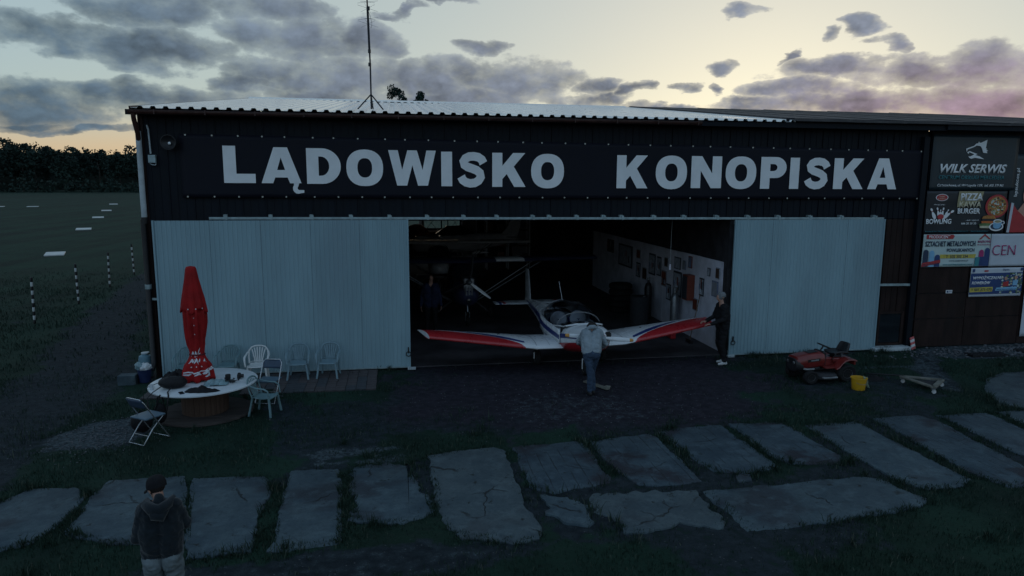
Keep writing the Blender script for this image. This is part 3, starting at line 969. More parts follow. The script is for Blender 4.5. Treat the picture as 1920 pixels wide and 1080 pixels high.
# ------------------------------------------------------------------ floodlight up on the wall
fll = empty('floodlight', (.46, 0, 5.19))
tag(fll, 'small round black floodlight high on the left of the hangar wall', 'floodlight')
b = MB().lathe([(.02, .0), (.10, -.02), (.155, -.08), (.16, -.10), (.148, -.10), (.09, -.045), (.02, -.03)], 20, (0, -.10, 0), 'Y')
b.obj('reflector', m_blk, fll, smooth=40)
MB().ball((.015, -.155, -.02), .032).obj('bulb', mat('white_glass_bulb', (.8, .82, .85), .2), fll, smooth=60)
MB().bar((0, -.1, 0), (0, .0, .02), .03, .03).obj('arm', m_blk, fll)

# ------------------------------------------------------------------ big name banner
m_ban = mat('dark_vinyl_banner', (.0068, .0075, .014), .6, 0, .12, 1.5, .05, 8, .18)
m_let = mat('white_print', (.76, .77, .78), .6, 0, .05, 3)
m_eye = mat('brass_eyelet', (.55, .55, .50), .35, .4, .1, 10)


def banner_sheet(x0, x1, zt0, zb0, zt1, zb1, y, nu, nv, seed, amp=.012):
    def fn(u, v):
        x = x0 + (x1 - x0) * u
        zt = zt0 + (zt1 - zt0) * u; zb = zb0 + (zb1 - zb0) * u
        z = zb + (zt - zb) * v
        e = min(u, 1 - u, v * .5, (1 - v) * .5) * 6
        return (x, y - amp * max(0, fbm(x * 1.1, z * 2.6, seed)) * min(1, e), z)
    return MB().grid(fn, nu, nv)


bn = empty('name_banner', (0, 0, 0))
tag(bn, 'very long dark banner with white letters LĄDOWISKO KONOPISKA above the hangar doors', 'banner')
banner_sheet(.64, 18.85, 5.38, 4.02, 5.25, 4.0, -.055, 150, 14, 1.0, .012).obj('sheet', m_ban, bn, smooth=60, solid=.003)
# a stiffer fold at the right end
MB().box((18.7, -.062, 4.62), (.05, .012, 1.2)).obj('hem', m_ban, bn)


def arc(cx, cy, rx, ry, a0, a1, n):
    return [(cx + rx * math.cos(a0 + (a1 - a0) * i / n), cy + ry * math.sin(a0 + (a1 - a0) * i / n)) for i in range(n + 1)]


def superel(cx, cy, rx, ry, n=36, e=2.3):
    o = []
    for i in range(n):
        a = 2 * PI * i / n
        c, s_ = math.cos(a), math.sin(a)
        o.append((cx + rx * math.copysign(abs(c) ** (2 / e), c), cy + ry * math.copysign(abs(s_) ** (2 / e), s_)))
    return o


# bold letter outlines in a unit box: outer contour, then holes
GL = {
    'L': [[(0, 0), (1, 0), (1, .25), (.40, .25), (.40, 1), (0, 1)]],
    'I': [[(0, 0), (1, 0), (1, 1), (0, 1)]],
    'A': [[(0, 0), (.29, 0), (.345, .16), (.655, .16), (.71, 0), (1, 0), (.67, 1), (.33, 1)], [(.40, .37), (.60, .37), (.50, .72)]],
    'D': [[(0, 0), (.45, 0)] + arc(.45, .5, .55, .5, -PI / 2, PI / 2, 18)[1:] + [(0, 1)], [(.35, .23), (.42, .23)] + arc(.42, .5, .24, .27, -PI / 2, PI / 2, 12)[1:] + [(.35, .77)]],
    'O': [superel(.5, .5, .5, .52), superel(.5, .5, .20, .275)],
    'W': [[(0, 1), (.175, 0), (.385, 0), (.50, .58), (.615, 0), (.825, 0), (1, 1), (.80, 1), (.715, .45), (.60, 1), (.40, 1), (.285, .45), (.20, 1)]],
    'K': [[(0, 0), (.30, 0), (.30, .23), (.43, .38), (.655, 0), (1, 0), (.64, .60), (.98, 1), (.62, 1), (.30, .62), (.30, 1), (0, 1)]],
    'N': [[(0, 0), (.31, 0), (.31, .55), (.66, 0), (1, 0), (1, 1), (.69, 1), (.69, .46), (.34, 1), (0, 1)]],
    'P': [[(0, 0), (.36, 0), (.36, .34), (.58, .34)] + arc(.58, .67, .42, .33, -PI / 2, PI / 2, 16)[1:] + [(0, 1)], [(.36, .56), (.50, .56)] + arc(.50, .67, .14, .11, -PI / 2, PI / 2, 8)[1:] + [(.36, .78)]],
}


def s_outline():
    # centre line of a heavy S, thickened
    pts = [(.93, .70), (.87, .80), (.74, .875), (.56, .90), (.38, .89), (.24, .83), (.175, .745), (.20, .655), (.32, .59), (.50, .545), (.68, .49), (.80, .41), (.825, .30), (.75, .195), (.60, .125), (.42, .11), (.26, .14), (.14, .21), (.08, .31)]
    wx, wz = .165, .125
    L_, R_ = [], []
    for i, p in enumerate(pts):
        a = pts[max(0, i - 1)]; c = pts[min(len(pts) - 1, i + 1)]
        tx_, tz = c[0] - a[0], c[1] - a[1]
        l = math.hypot(tx_, tz); nx, nz = -tz / l, tx_ / l
        L_.append((p[0] + nx * wx, p[1] + nz * wz)); R_.append((p[0] - nx * wx, p[1] - nz * wz))
    o = L_ + R_[::-1]
    x0 = min(q[0] for q in o); x1 = max(q[0] for q in o); z0 = min(q[1] for q in o); z1 = max(q[1] for q in o)
    return [((x - x0) / (x1 - x0), -.02 + 1.04 * (z - z0) / (z1 - z0)) for x, z in o]


GL['S'] = [s_outline()]


def glyph(contours, x0, x1, z0, z1, parent, material, y=-.078, depth=.004, name='letter'):
    cu = bpy.data.curves.new('glyph', 'CURVE'); cu.dimensions = '2D'; cu.fill_mode = 'BOTH'; cu.extrude = depth / 2
    for c in contours:
        sp = cu.splines.new('POLY'); sp.points.add(len(c) - 1); sp.use_cyclic_u = True
        for q, (x, z) in zip(sp.points, c): q.co = (x0 + (x1 - x0) * x, z0 + (z1 - z0) * z, 0, 1)
    to = bpy.data.objects.new('glyph', cu); COL.objects.link(to)
    bpy.context.view_layer.update()
    me = bpy.data.meshes.new_from_object(to.evaluated_get(bpy.context.evaluated_depsgraph_get()))
    bpy.data.objects.remove(to); bpy.data.curves.remove(cu)
    co = np.empty(len(me.vertices) * 3); me.vertices.foreach_get('co', co); co = co.reshape(-1, 3)
    me.vertices.foreach_set('co', np.stack([co[:, 0], y - co[:, 2], co[:, 1]], 1).ravel())
    me.flip_normals()
    me.materials.clear(); me.materials.append(material); me.update()
    o = bpy.data.objects.new(name, me); COL.objects.link(o); o.parent = parent
    return o


for ch, x0, x1, z0, z1 in [('L', 1.52, 2.18, 4.34, 5.14), ('A', 2.3, 3.15, 4.34, 5.12), ('D', 3.27, 4.01, 4.33, 5.11), ('O', 4.13, 4.94, 4.30, 5.08), ('W', 5.06, 6.13, 4.3, 5.09), ('I', 6.25, 6.5, 4.29, 5.07), ('S', 6.62, 7.31, 4.275, 5.055), ('K', 7.43, 8.22, 4.28, 5.06), ('O', 8.35, 9.14, 4.265, 5.035), ('K', 10.44, 11.22, 4.26, 5.04), ('O', 11.42, 12.22, 4.255, 5.03), ('N', 12.33, 13.12, 4.27, 5.04), ('O', 13.23, 14.04, 4.265, 5.03), ('P', 14.16, 14.85, 4.26, 5.04), ('I', 14.95, 15.2, 4.26, 5.03), ('S', 15.35, 16.05, 4.265, 5.025), ('K', 16.16, 17.0, 4.26, 5.03), ('A', 17.13, 17.96, 4.26, 5.04)]:
    glyph(GL[ch], x0, x1, z0, z1, bn, m_let)
# the tail of the Ą
og = arc(3.075, 4.225, .115, .115, PI * .78, PI * 1.65, 12)
og2 = arc(3.105, 4.235, .045, .045, PI * 1.55, PI * .72, 8)
MB().prism([(2.98, 4.345)] + og + [(3.20, 4.13), (3.20, 4.19)] + og2 + [(3.10, 4.345)], -.080, -.076, 'XZ').obj('letter', m_let, bn)
eye = MB().lathe([(.018, 0), (.018, -.008), (.008, -.008), (.008, 0)], 8, (0, 0, 0), 'Y').mesh('eyelet', m_eye)
for i in range(35):
    for top in (0, 1):
        x = .75 + i * .526 + rng.uniform(-.05, .05)
        f = (x - .64) / 18.21
        z = (5.38 + (5.25 - 5.38) * f - .022) if top else (4.02 + (4.0 - 4.02) * f + .022)
        o = bpy.data.objects.new('eyelet', eye); COL.objects.link(o); o.parent = bn; o.location = (x, -.062, z)

# ------------------------------------------------------------------ advertising banners on the annex
m_adk = mat('dark_green_vinyl', (.018, .030, .038), .4, 0, .15, 2, .1, 6, .4)
m_adk2 = mat('black_vinyl', (.014, .018, .024), .4, 0, .2, 2, .1, 6, .4)
m_adw = mat('pale_vinyl', (.46, .56, .55), .5, 0, .06, 2, .05, 6, .4)
m_adw2 = mat('white_vinyl', (.50, .54, .60), .5, 0, .06, 2, .05, 6, .4)
m_teal = mat('teal_print', (.04, .22, .25), .5, 0, .05)
m_red = mat('red_print', (.40, .035, .04), .5, 0, .1)
m_navy = mat('navy_print', (.02, .05, .16), .5, 0, .1)
m_dark = mat('dark_blue_print', (.02, .04, .08), .5, 0, .1)
m_yel = mat('yellow_print', (.52, .42, .08), .5, 0, .2, 8)
m_grn = mat('green_print', (.10, .17, .06), .6, 0, .4, 14)
m_blu = mat('sky_blue_print', (.20, .42, .62), .5, 0, .1)
m_crm = mat('cream_print', (.55, .50, .36), .5, 0, .2, 12)
m_bun = mat('brown_bun_print', (.38, .16, .04), .5, 0, .3, 10)
m_skin_p = mat('skin_print', (.45, .24, .18), .5, 0, .1)
m_org = mat('orange_print', (.52, .13, .03), .5, 0, .2, 10)
m_mag = mat('magenta_print', (.36, .03, .14), .5, 0, .05)
m_gold = mat('dim_gold_print', (.30, .26, .15), .5, 0, .2, 10)


def ad(name, label, corners, material, y, seed, amp=.012):
    """corners: (x0 top, x0 bottom, x1, z top, z bottom); returned empty sits at the sheet's lower left"""
    x0, x1, zt, zb = corners
    e = empty(name, (x0, y, zb))
    tag(e, label, 'banner', 'advertising banners on the annex wall')
    b = banner_sheet(0, x1 - x0, zt - zb, 0, zt - zb, 0, 0, 24, 16, seed, amp)
    b.obj('sheet', material, e, smooth=60, solid=.003)
    return e, x1 - x0, zt - zb


Y1 = -.006 - .014
# 1: car service
e, w_, h_ = ad('advertising_banner', 'dark banner with white wolf head and WILK SERWIS lettering, topmost on the annex', (18.97, 21.55, 5.67, 4.24), m_adk, -.02, 2.0)
U = lambda pts: [((x - 290) / 1560 * w_, h_ - (y - 95) / 920 * h_) for x, y in pts]
flat(U([(875, 325), (885, 318), (1010, 275), (1050, 235), (1085, 228), (1092, 200), (1105, 218), (1130, 222), (1245, 170), (1230, 310), (1260, 322), (1235, 335), (1278, 352), (1250, 362), (1268, 392), (1190, 385), (1160, 310), (1130, 278), (1060, 268), (1025, 290), (905, 335), (890, 375)])[::-1], e, m_let, 'wolf_head', Y1)
flat(U([(900, 380), (945, 360), (1000, 380), (1090, 408), (1050, 425), (1130, 445), (1220, 492), (1120, 480), (1050, 470), (985, 488), (945, 470), (930, 445), (960, 450), (1000, 432), (1035, 412), (940, 380), (925, 410)])[::-1], e, m_let, 'wolf_jaw', Y1)
lettering('WILK SERWIS', .225, e, m_let, loc=(.26, Y1, h_ - .97), width=2.0, bold=.032, shear=.28)
lettering('CENTRUM OBSŁUGI MERCEDESA', .10, e, m_teal, loc=(.24, Y1, h_ - 1.14), width=1.98, bold=.004)
for tx, x, wd in (('Częstochowa,', .22, .58), ('ul.', .83, .08), ('Wręczycka', .95, .43), ('139,', 1.42, .16), ('tel.', 1.64, .11), ('605', 1.79, .13), ('579', 1.95, .12), ('965', 2.10, .12)):
    lettering(tx, .066, e, m_let, loc=(x, Y1, h_ - 1.33), width=wd, bold=.012, shear=.25)
# 2: bowling and food
e, w_, h_ = ad('advertising_banner', 'black banner with pizza, burger, coffee cup and BOWLING lettering', (18.93, 21.35, 4.22, 3.10), m_adk2, -.02, 3.0)
U = lambda pts: [((x - 150) / 1540 * w_, h_ - (y - 70) / 890 * h_) for x, y in pts]
P = lambda x, y: U([(x, y)])[0]
sx, sz = w_ / 1540, h_ / 890
flat(disc(*P(430, 205), 118 * sx, 72 * sz), e, m_let, 'oval_badge', Y1)
flat(disc(*P(430, 205), 105 * sx, 62 * sz), e, m_red, 'oval_badge', Y1 - .003)
x, z = P(375, 200); lettering('ŚWIAT', .038, e, m_crm, loc=(x, Y1 - .006, z), width=110 * sx)
x, z = P(355, 242); lettering('BOWLINGU', .030, e, m_crm, loc=(x, Y1 - .006, z), width=145 * sx)
x, z = P(290, 362); lettering('dobre gry i gorąc...', .032, e, m_let, loc=(x, Y1, z), width=215 * sx)
flat(U([(750, 75), (1230, 75), (1190, 270), (735, 410), (735, 300)])[::-1], e, m_gold, 'backing', Y1 + .004)
for tx, y, x0, x1, mm, hh in (('PIZZA', 262, 790, 1215, m_let, 150), ('KAWA', 410, 770, 1200, m_crm, 125), ('BURGER', 540, 752, 1188, m_let, 112)):
    x, z = P(x0, y); lettering(tx, hh * sz, e, mm, loc=(x, Y1 - .003, z), width=(x1 - x0) * sx, bold=.03)
x, z = P(172, 752); lettering('BOWLING', 102 * sz, e, m_let, loc=(x, Y1, z), width=480 * sx, bold=.035)
x, z = P(845, 768); lettering('666 20 20 20', 42 * sz, e, m_let, loc=(x, Y1, z), width=290 * sx, bold=.01)
x, z = P(925, 690); lettering('...zjedz i wypij coś', 28 * sz, e, m_let, loc=(x, Y1, z), width=255 * sx)
x, z = P(172, 922); lettering('Bowling & Fun - Nowa Gazeta ul. Aleja Bohaterów 12     www.krajobowlingu.pl', 24 * sz, e, m_teal, loc=(x, Y1, z), width=1210 * sx)
for (bx, by, tx, ty, s_) in ((310, 590, 250, 450, 1.0), (395, 560, 362, 430, .8), (460, 560, 480, 430, .8), (525, 600, 660, 490, 1.15), (425, 540, 428, 465, .6), (540, 540, 575, 465, .6)):
    d_ = Vector((tx - bx, ty - by)); L_ = d_.length; d_.normalize(); n_ = Vector((-d_.y, d_.x))
    prof_ = [(-.45, .10), (-.3, .26), (0, .34), (.3, .26), (.6, .12), (.75, .12), (.9, .2), (1.05, .18), (1.15, .05)]
    q = [Vector((bx, by)) + d_ * (a * L_) + n_ * (r * 100 * s_) for a, r in prof_] + [Vector((bx, by)) + d_ * (a * L_) - n_ * (r * 100 * s_) for a, r in prof_[::-1]]
    flat(U([(v.x, v.y) for v in q]), e, m_let, 'bowling_pin', Y1 - .001 * s_)
    q = [Vector((bx, by)) + d_ * (a * L_) + n_ * (r * 100 * s_) for a, r in ((.62, .12), (.72, .12))] + [Vector((bx, by)) + d_ * (a * L_) - n_ * (r * 100 * s_) for a, r in ((.72, .12), (.62, .12))]
    flat(U([(v.x, v.y) for v in q]), e, m_red, 'pin_band', Y1 - .005)
flat(disc(*P(432, 605), 60 * sx, 55 * sz), e, m_red, 'bowling_ball', Y1 - .008)
flat(disc(*P(1500, 385), 222 * sx, 245 * sz), e, m_red, 'pizza', Y1)
flat(disc(*P(1505, 385), 185 * sx, 205 * sz), e, m_bun, 'pizza_cheese', Y1 - .003)
rp = random.Random(5)
for i in range(95):
    a, r_ = rp.uniform(0, 2 * PI), math.sqrt(rp.random()) * .93
    cx, cz = P(1505 + 170 * r_ * math.cos(a), 385 + 190 * r_ * math.sin(a))
    s_ = rp.uniform(8, 24)
    flat(disc(cx, cz, s_ * sx, s_ * .8 * sz, 7), e, rp.choice([m_crm, m_crm, m_adk2, m_grn, m_red, m_adw]), 'topping', Y1 - .005 - .0005 * (i % 6))
flat(U([(1230, 650), (1255, 600), (1340, 575), (1470, 590), (1510, 650)])[::-1], e, m_bun, 'bun', Y1 - .010)
flat(U([(1240, 650), (1505, 650), (1500, 700), (1235, 690)])[::-1], e, m_adk2, 'patty', Y1 - .010)
flat(U([(1225, 700), (1500, 700), (1480, 750), (1235, 745)])[::-1], e, m_org, 'cheese', Y1 - .010)
flat(U([(1180, 770), (1260, 740), (1450, 750), (1440, 800), (1200, 800)])[::-1], e, m_grn, 'lettuce', Y1 - .011)
flat(U([(1200, 800), (1400, 800), (1390, 850), (1210, 845)])[::-1], e, m_crm, 'bun', Y1 - .010)
flat(disc(*P(1525, 820), 140 * sx, 92 * sz), e, m_let, 'saucer', Y1 - .013)
flat(disc(*P(1525, 815), 115 * sx, 68 * sz), e, m_dark, 'saucer_shade', Y1 - .015)
flat(disc(*P(1640, 735), 42 * sx, 40 * sz), e, m_let, 'cup_handle', Y1 - .015)
flat(disc(*P(1640, 735), 24 * sx, 24 * sz), e, m_dark, 'cup_handle', Y1 - .017)
flat(U([(1455, 700), (1625, 700), (1610, 830), (1570, 860), (1500, 860), (1465, 830)])[::-1], e, m_blu, 'cup', Y1 - .018)
flat(disc(*P(1540, 705), 85 * sx, 42 * sz), e, m_let, 'cup_rim', Y1 - .020)
flat(disc(*P(1540, 708), 65 * sx, 28 * sz), e, m_gold, 'coffee', Y1 - .022)
# 3: metal fence boards
e, w_, h_ = ad('advertising_banner', 'pale green banner reading SZTACHET METALOWYCH with a yellow phone strip', (18.95, 21.0, 3.08, 2.21), m_adw, -.024, 4.0, .008)
U = lambda pts: [((x - 75) / 1540 * w_, h_ - (y - 65) / 550 * h_) for x, y in pts]
P = lambda x, y: U([(x, y)])[0]
sx, sz = w_ / 1540, h_ / 550
Y2 = -.012
flat(U([(135, 70), (740, 70), (768, 100), (735, 142), (135, 142)])[::-1], e, m_red, 'red_flash', Y2)
for tx, x0, x1, y, hh, mm, bo in (('PRODUCENT', 190, 665, 132, 52, m_let, .015), ('SZTACHET METALOWYCH', 122, 1262, 264, 86, m_dark, .028), ('POWLEKANYCH', 622, 1250, 360, 58, m_dark, .024), ('www.majerowie.pl', 690, 1125, 525, 30, m_dark, .0), ('www.sztachetymetalowe.com.pl', 555, 1240, 588, 30, m_teal, .012)):
    x, z = P(x0, y); lettering(tx, hh * sz, e, mm, loc=(x, Y2 - .004, z), width=(x1 - x0) * sx, bold=bo)
flat(U([(480, 405), (1300, 405), (1280, 470), (470, 470)])[::-1], e, m_yel, 'phone_strip', Y2)
x, z = P(610, 465); lettering('T  502 503 334', 52 * sz, e, m_dark, loc=(x, Y2 - .004, z), width=505 * sx, bold=.015)
for x0, x1, yt, mm in ((92, 212, 320, m_dark), (232, 348, 335, m_blu), (360, 480, 405, m_navy), (1365, 1478, 330, m_mag), (1495, 1610, 300, m_navy)):
    flat(U([(x0, 610), (x0, yt + 50)] + [(x0 + (x1 - x0) * (.5 - .5 * math.cos(PI * q / 8)), yt + 50 - 50 * math.sin(PI * q / 8)) for q in range(1, 8)] + [(x1, yt + 50), (x1, 610)]), e, mm, 'fence_board', Y2 - .001)
flat(U([(1285, 460), (1600, 440), (1590, 608), (1280, 608)])[::-1], e, m_navy, 'roof_tile', Y2 - .004)
flat(U([(1285, 460), (1385, 455), (1380, 608), (1280, 608)])[::-1], e, m_teal, 'roof_tile', Y2 - .007)
flat(U([(75, 545), (490, 490), (490, 545), (75, 610)])[::-1], e, m_red, 'red_ribbon', Y2 - .008)
x, z = P(95, 590); lettering('NASZE PRODUKTY', 28 * sz, e, m_dark, loc=(x, Y2 - .011, z), width=380 * sx, rot=.075)
flat(U([(1330, 155), (1460, 62), (1610, 155), (1570, 155), (1460, 92), (1375, 155)])[::-1], e, m_red, 'roof_emblem', Y2)
x, z = P(1315, 212); lettering('MAJEROWIE', 40 * sz, e, m_mag, loc=(x, Y2, z), width=295 * sx, bold=.01)
x, z = P(1315, 255); lettering('Firma Budowlana', 24 * sz, e, m_mag, loc=(x, Y2, z), width=295 * sx)
# 4: white banner running out of the picture
e, w_, h_ = ad('advertising_banner', 'white banner with thin magenta capitals running off the right edge', (21.02, 23.2, 3.08, 2.20), m_adw2, -.02, 5.0, .02)
lettering('CEN', .30, e, m_mag, loc=(.05, -.024, .30), width=.72, bold=-.012)
# 5: woman in red
e, w_, h_ = ad('advertising_banner', 'dark banner with a printed figure in red beside the food banner', (21.42, 23.3, 5.2, 3.10), m_adk, -.014, 6.0)
flat([(.02, .02), (1.0, .02), (1.0, .30), (.55, .42), (.28, .62), (.14, .78), (.06, .80)][::1], e, m_red, 'red_top', -.02)
flat(disc(.62, 1.02, .20, .28), e, m_skin_p, 'face', -.022)
flat([(.30, .60), (.55, .42), (.95, .40), (.80, .78), (.46, .80)], e, m_skin_p, 'neck', -.021)
flat([(.02, .02), (.10, .02), (.16, .80), (.08, .82)], e, m_adw2, 'white_strap', -.024)
lettering('bpsukces.pl', .10, e, m_let, loc=(.22, -.022, .98), width=.75, rot=PI / 2, bold=.01)
# 6: bicycle hire
e, w_, h_ = ad('advertising_banner', 'blue bicycle hire banner reading WYPOŻYCZALNIA ROWERÓW', (20.50, 22.13, 2.16, 1.37), m_adw2, -.02, 7.0, .006)
U = lambda pts: [((x - 715) / 755 * w_, h_ - (y - 40) / 420 * h_) for x, y in pts]
P = lambda x, y: U([(x, y)])[0]
sx, sz = w_ / 755, h_ / 420
flat(U([(715, 118), (1470, 110), (1470, 420), (715, 425)])[::-1], e, m_navy, 'blue_field', -.012)
for tx, x0, x1, y, hh in (('WYPOŻYCZALNIA', 750, 1185, 205, 42), ('ROWERÓW', 737, 1003, 277, 42)):
    x, z = P(x0, y); lettering(tx, hh * sz, e, m_let, loc=(x, -.016, z), width=(x1 - x0) * sx, bold=.025, shear=.2)
flat(U([(716, 325), (1045, 318), (1045, 385), (716, 392)])[::-1], e, m_yel, 'phone_plate', -.016)
x, z = P(735, 372); lettering('T 507 373 073', 38 * sz, e, m_dark, loc=(x, -.020, z), width=295 * sx, bold=.02)
rp = random.Random(9)
for i in range(130):
    x, z = P(rp.uniform(1160, 1462), rp.uniform(122, 412))
    flat(disc(x, z, rp.uniform(.012, .05), rp.uniform(.01, .035), 6), e, rp.choice([m_grn, m_grn, m_crm, m_adw, m_dark]), 'leaf_print', -.0145 - .0004 * (i % 8))
flat(U([(1190, 250), (1265, 235), (1270, 310), (1185, 315)])[::-1], e, m_red, 'rider', -.021)
flat(disc(*P(1225, 200), 22 * sx, 26 * sz), e, m_skin_p, 'rider_head', -.021)
flat(U([(1330, 230), (1400, 220), (1395, 300), (1325, 300)])[::-1], e, m_blu, 'rider', -.021)
flat(disc(*P(1370, 185), 22 * sx, 26 * sz), e, m_skin_p, 'rider_head', -.021)
flat(U([(1095, 330), (1400, 322), (1385, 370), (1078, 375)])[::-1], e, m_blu, 'web_strip', -.024)
x, z = P(1100, 365); lettering('www.wypozyczalnia.pl', 26 * sz, e, m_navy, loc=(x, -.028, z), width=280 * sx)
flat(U([(905, 75), (962, 73), (962, 95), (905, 96)])[::-1], e, m_red, 'flag_print', -.012)
x, z = P(1170, 82); lettering('Śląskie.', 26 * sz, e, m_navy, loc=(x, -.012, z), width=100 * sx)
flat(U([(1430, 45), (1470, 45), (1470, 88), (1430, 88)])[::-1], e, m_navy, 'flag_print', -.012)
flat(U([(735, 55), (768, 50), (768, 100), (735, 100)])[::-1], e, m_navy, 'emblem', -.012)
# 7: white board standing at the very right
e, w_, h_ = ad('advertising_banner', 'white hoarding board low on the annex at the right edge', (22.25, 24.2, 2.16, .22), m_adw2, -.03, 8.0, .01)
MB().box((.98, -.02, .92), (1.95, .012, .02)).obj('joint', m_blk, e)
# small door plate
e = empty('door_plate', (19.83, -.0, 1.49)); tag(e, 'tiny white plate screwed to the brown boards', 'sign')
MB().box((.08, .008, .035), (.19, .012, .085)).obj('plate', m_let, e)
MB().box((.03, -.001, .035), (.05, .004, .05)).obj('emblem', m_navy, e)
for q in range(3): MB().box((.115, -.001, .02 + q * .018), (.09, .004, .007)).obj('print_line', m_navy, e)

# ------------------------------------------------------------------ aircraft
def glassmat(name, tint, dark=.5):
    m = bpy.data.materials.new(name); m.use_nodes = True
    t = m.node_tree; t.nodes.clear(); k = NT(t)
    o = k.n('ShaderNodeOutputMaterial')
    tr = k.n('ShaderNodeBsdfTransparent'); tr.inputs[0].default_value = (*tint, 1)
    gl = k.n('ShaderNodeBsdfGlossy'); gl.inputs['Roughness'].default_value = .03
    fr = k.n('ShaderNodeFresnel'); fr.inputs[0].default_value = 1.5
    mx = k.n('ShaderNodeMixShader')
    t.links.new(fr.outputs[0], mx.inputs[0]); t.links.new(tr.outputs[0], mx.inputs[1]); t.links.new(gl.outputs[0], mx.inputs[2])
    t.links.new(mx.outputs[0], o.inputs[0])
    return m


m_pw = mat('white_aircraft_paint', (.62, .64, .66), .28, 0, .06, 2, .02, 12, .5, coat=.3)
m_pr = mat('red_aircraft_paint', (.36, .02, .025), .3, 0, .1, 2, .02, 12, .5, coat=.3)
m_pb = mat('blue_aircraft_paint', (.025, .04, .16), .3, 0, .1, 2, 0, 12, .5, coat=.3)
m_or = mat('orange_tip', (.55, .26, .06), .45, 0, .1)
m_gl = glassmat('canopy_glass', (.50, .53, .57))
m_tyre = mat('tyre_rubber', (.014, .014, .015), .85, 0, .3, 20, .2, 60, .2)
m_rim = mat('grey_rim', (.22, .23, .24), .45, .3, .2, 10)
m_seat = mat('pale_leather_seat', (.70, .71, .72), .55, 0, .1, 6)
m_dgrey = mat('dark_grey_fabric', (.025, .026, .03), .85, 0, .3, 14)


def airfoil(le, chord, thick, z, x, n=11, camber=.02):
    """ring of points, leading edge towards -Y, closed, starting at the trailing edge over the top"""
    up, lo = [], []
    for i in range(n):
        c = .5 * (1 - math.cos(PI * i / (n - 1)))
        t = thick * 5 * (.2969 * math.sqrt(c) - .126 * c - .3516 * c * c + .2843 * c ** 3 - .1036 * c ** 4)
        cm = camber * 4 * c * (1 - c)
        up.append((x, le + chord * c, z + chord * (cm + t))); lo.append((x, le + chord * c, z + chord * (cm - t * .7)))
    return up[::-1] + lo[1:-1]


def wheel(parent, loc, r, w_, rimr=None, name='wheel', axis='X', rz=0.0):
    e = empty(name, loc, rz, parent)
    rimr = rimr or r * .55
    prof = [(rimr, -w_ * .38), (r * .86, -w_ * .5), (r * .97, -w_ * .36), (r, -w_ * .12), (r, w_ * .12), (r * .97, w_ * .36), (r * .86, w_ * .5), (rimr, w_ * .38)]
    MB().lathe(prof, 24, (0, 0, 0), axis).obj('tyre', m_tyre, e, smooth=50)
    MB().lathe([(.01, -w_ * .30), (rimr * .4, -w_ * .32), (rimr * .5, -w_ * .22), (rimr * .85, -w_ * .24), (rimr * 1.02, -w_ * .40), (rimr * 1.02, w_ * .40), (rimr * .85, w_ * .24), (rimr * .5, w_ * .22), (rimr * .4, w_ * .32), (.01, w_ * .30)], 24, (0, 0, 0), axis).obj('rim', m_rim, e, smooth=40)
    return e


def secring(y, hw, zb, zt, n=20, e=2.6, xo=0.0):
    cz, hz = (zb + zt) / 2, (zt - zb) / 2
    o = []
    for i in range(n):
        a = 2 * PI * i / n
        c, s_ = math.cos(a), math.sin(a)
        o.append((xo + hw * math.copysign(abs(c) ** (2 / e), c), y, cz + hz * math.copysign(abs(s_) ** (2 / e), s_)))
    return o


ac = empty('light_aircraft', (9.36, -.12, 0), rad(4.0))
tag(ac, 'small white low-wing aircraft with red and blue wing stripes being rolled out of the hangar', 'aircraft')
# fuselage
fu = MB()
fs_ = [(-1.93, .16, .90, 1.18), (-1.86, .28, .78, 1.22), (-1.6, .38, .66, 1.24), (-1.0, .49, .52, 1.18), (-.80, .52, .48, 1.14), (-.70, .53, .48, .88), (-.2, .55, .46, .86), (.4, .54, .46, .86), (.92, .47, .50, .90), (1.02, .46, .50, 1.09), (1.6, .36, .56, 1.09), (2.6, .22, .66, 1.02), (3.6, .11, .74, .97), (4.25, .05, .80, .95)]
fu.loft([secring(y, hw, zb, zt) for y, hw, zb, zt in fs_])
fus = fu.obj('fuselage', m_pw, ac, smooth=50)


def fpatch(y0, y1, a0, a1, a0b, a1b, off=.006, nu=16, nv=6):
    """strip of paint on the fuselage side between section angles (degrees, 0 = right, 90 = top)"""
    def sec(y):
        for i in range(len(fs_) - 1):
            if fs_[i][0] <= y <= fs_[i + 1][0]:
                f = (y - fs_[i][0]) / (fs_[i + 1][0] - fs_[i][0])
                return [fs_[i][k_] + f * (fs_[i + 1][k_] - fs_[i][k_]) for k_ in range(1, 4)]
        return fs_[-1][1:]
    def fn(u, v):
        y = y0 + (y1 - y0) * u
        hw, zb, zt = sec(y)
        a = rad((a0 + (a0b - a0) * u) + ((a1 + (a1b - a1) * u) - (a0 + (a0b - a0) * u)) * v)
        c, s_ = math.cos(a), math.sin(a)
        q = 2 / 2.6
        return ((hw + off) * math.copysign(abs(c) ** q, c), y, (zb + zt) / 2 + ((zt - zb) / 2 + off) * math.copysign(abs(s_) ** q, s_))
    return MB().grid(fn, nu, nv)


for sgn in (0, 1):
    f = (lambda a: a) if sgn == 0 else (lambda a: 180 - a)
    fpatch(-1.9, 3.9, f(2), f(14), f(0), f(30)).obj('blue_stripe', m_pb, fus, smooth=60)
    fpatch(-1.9, .6, f(-16), f(-5), f(-30), f(-20)).obj('red_stripe', m_pr, fus, smooth=60)
fpatch(-1.92, -.3, -178, -2, -156, -24, .008, 14, 16).obj('red_belly', m_pr, fus, smooth=60)
MB().box((0, -1.0, 1.184), (.60, .02, .012)).obj('cowl_seam', m_blk, fus)
for s_ in (-1, 1):
    MB().lathe([(.085, -.03), (.075, .0), (.02, .02)], 14, (s_ * .21, -1.885, 1.10), 'Y').obj('air_intake', m_blk, fus, smooth=50)
# canopy with two seats underneath
cb = MB()


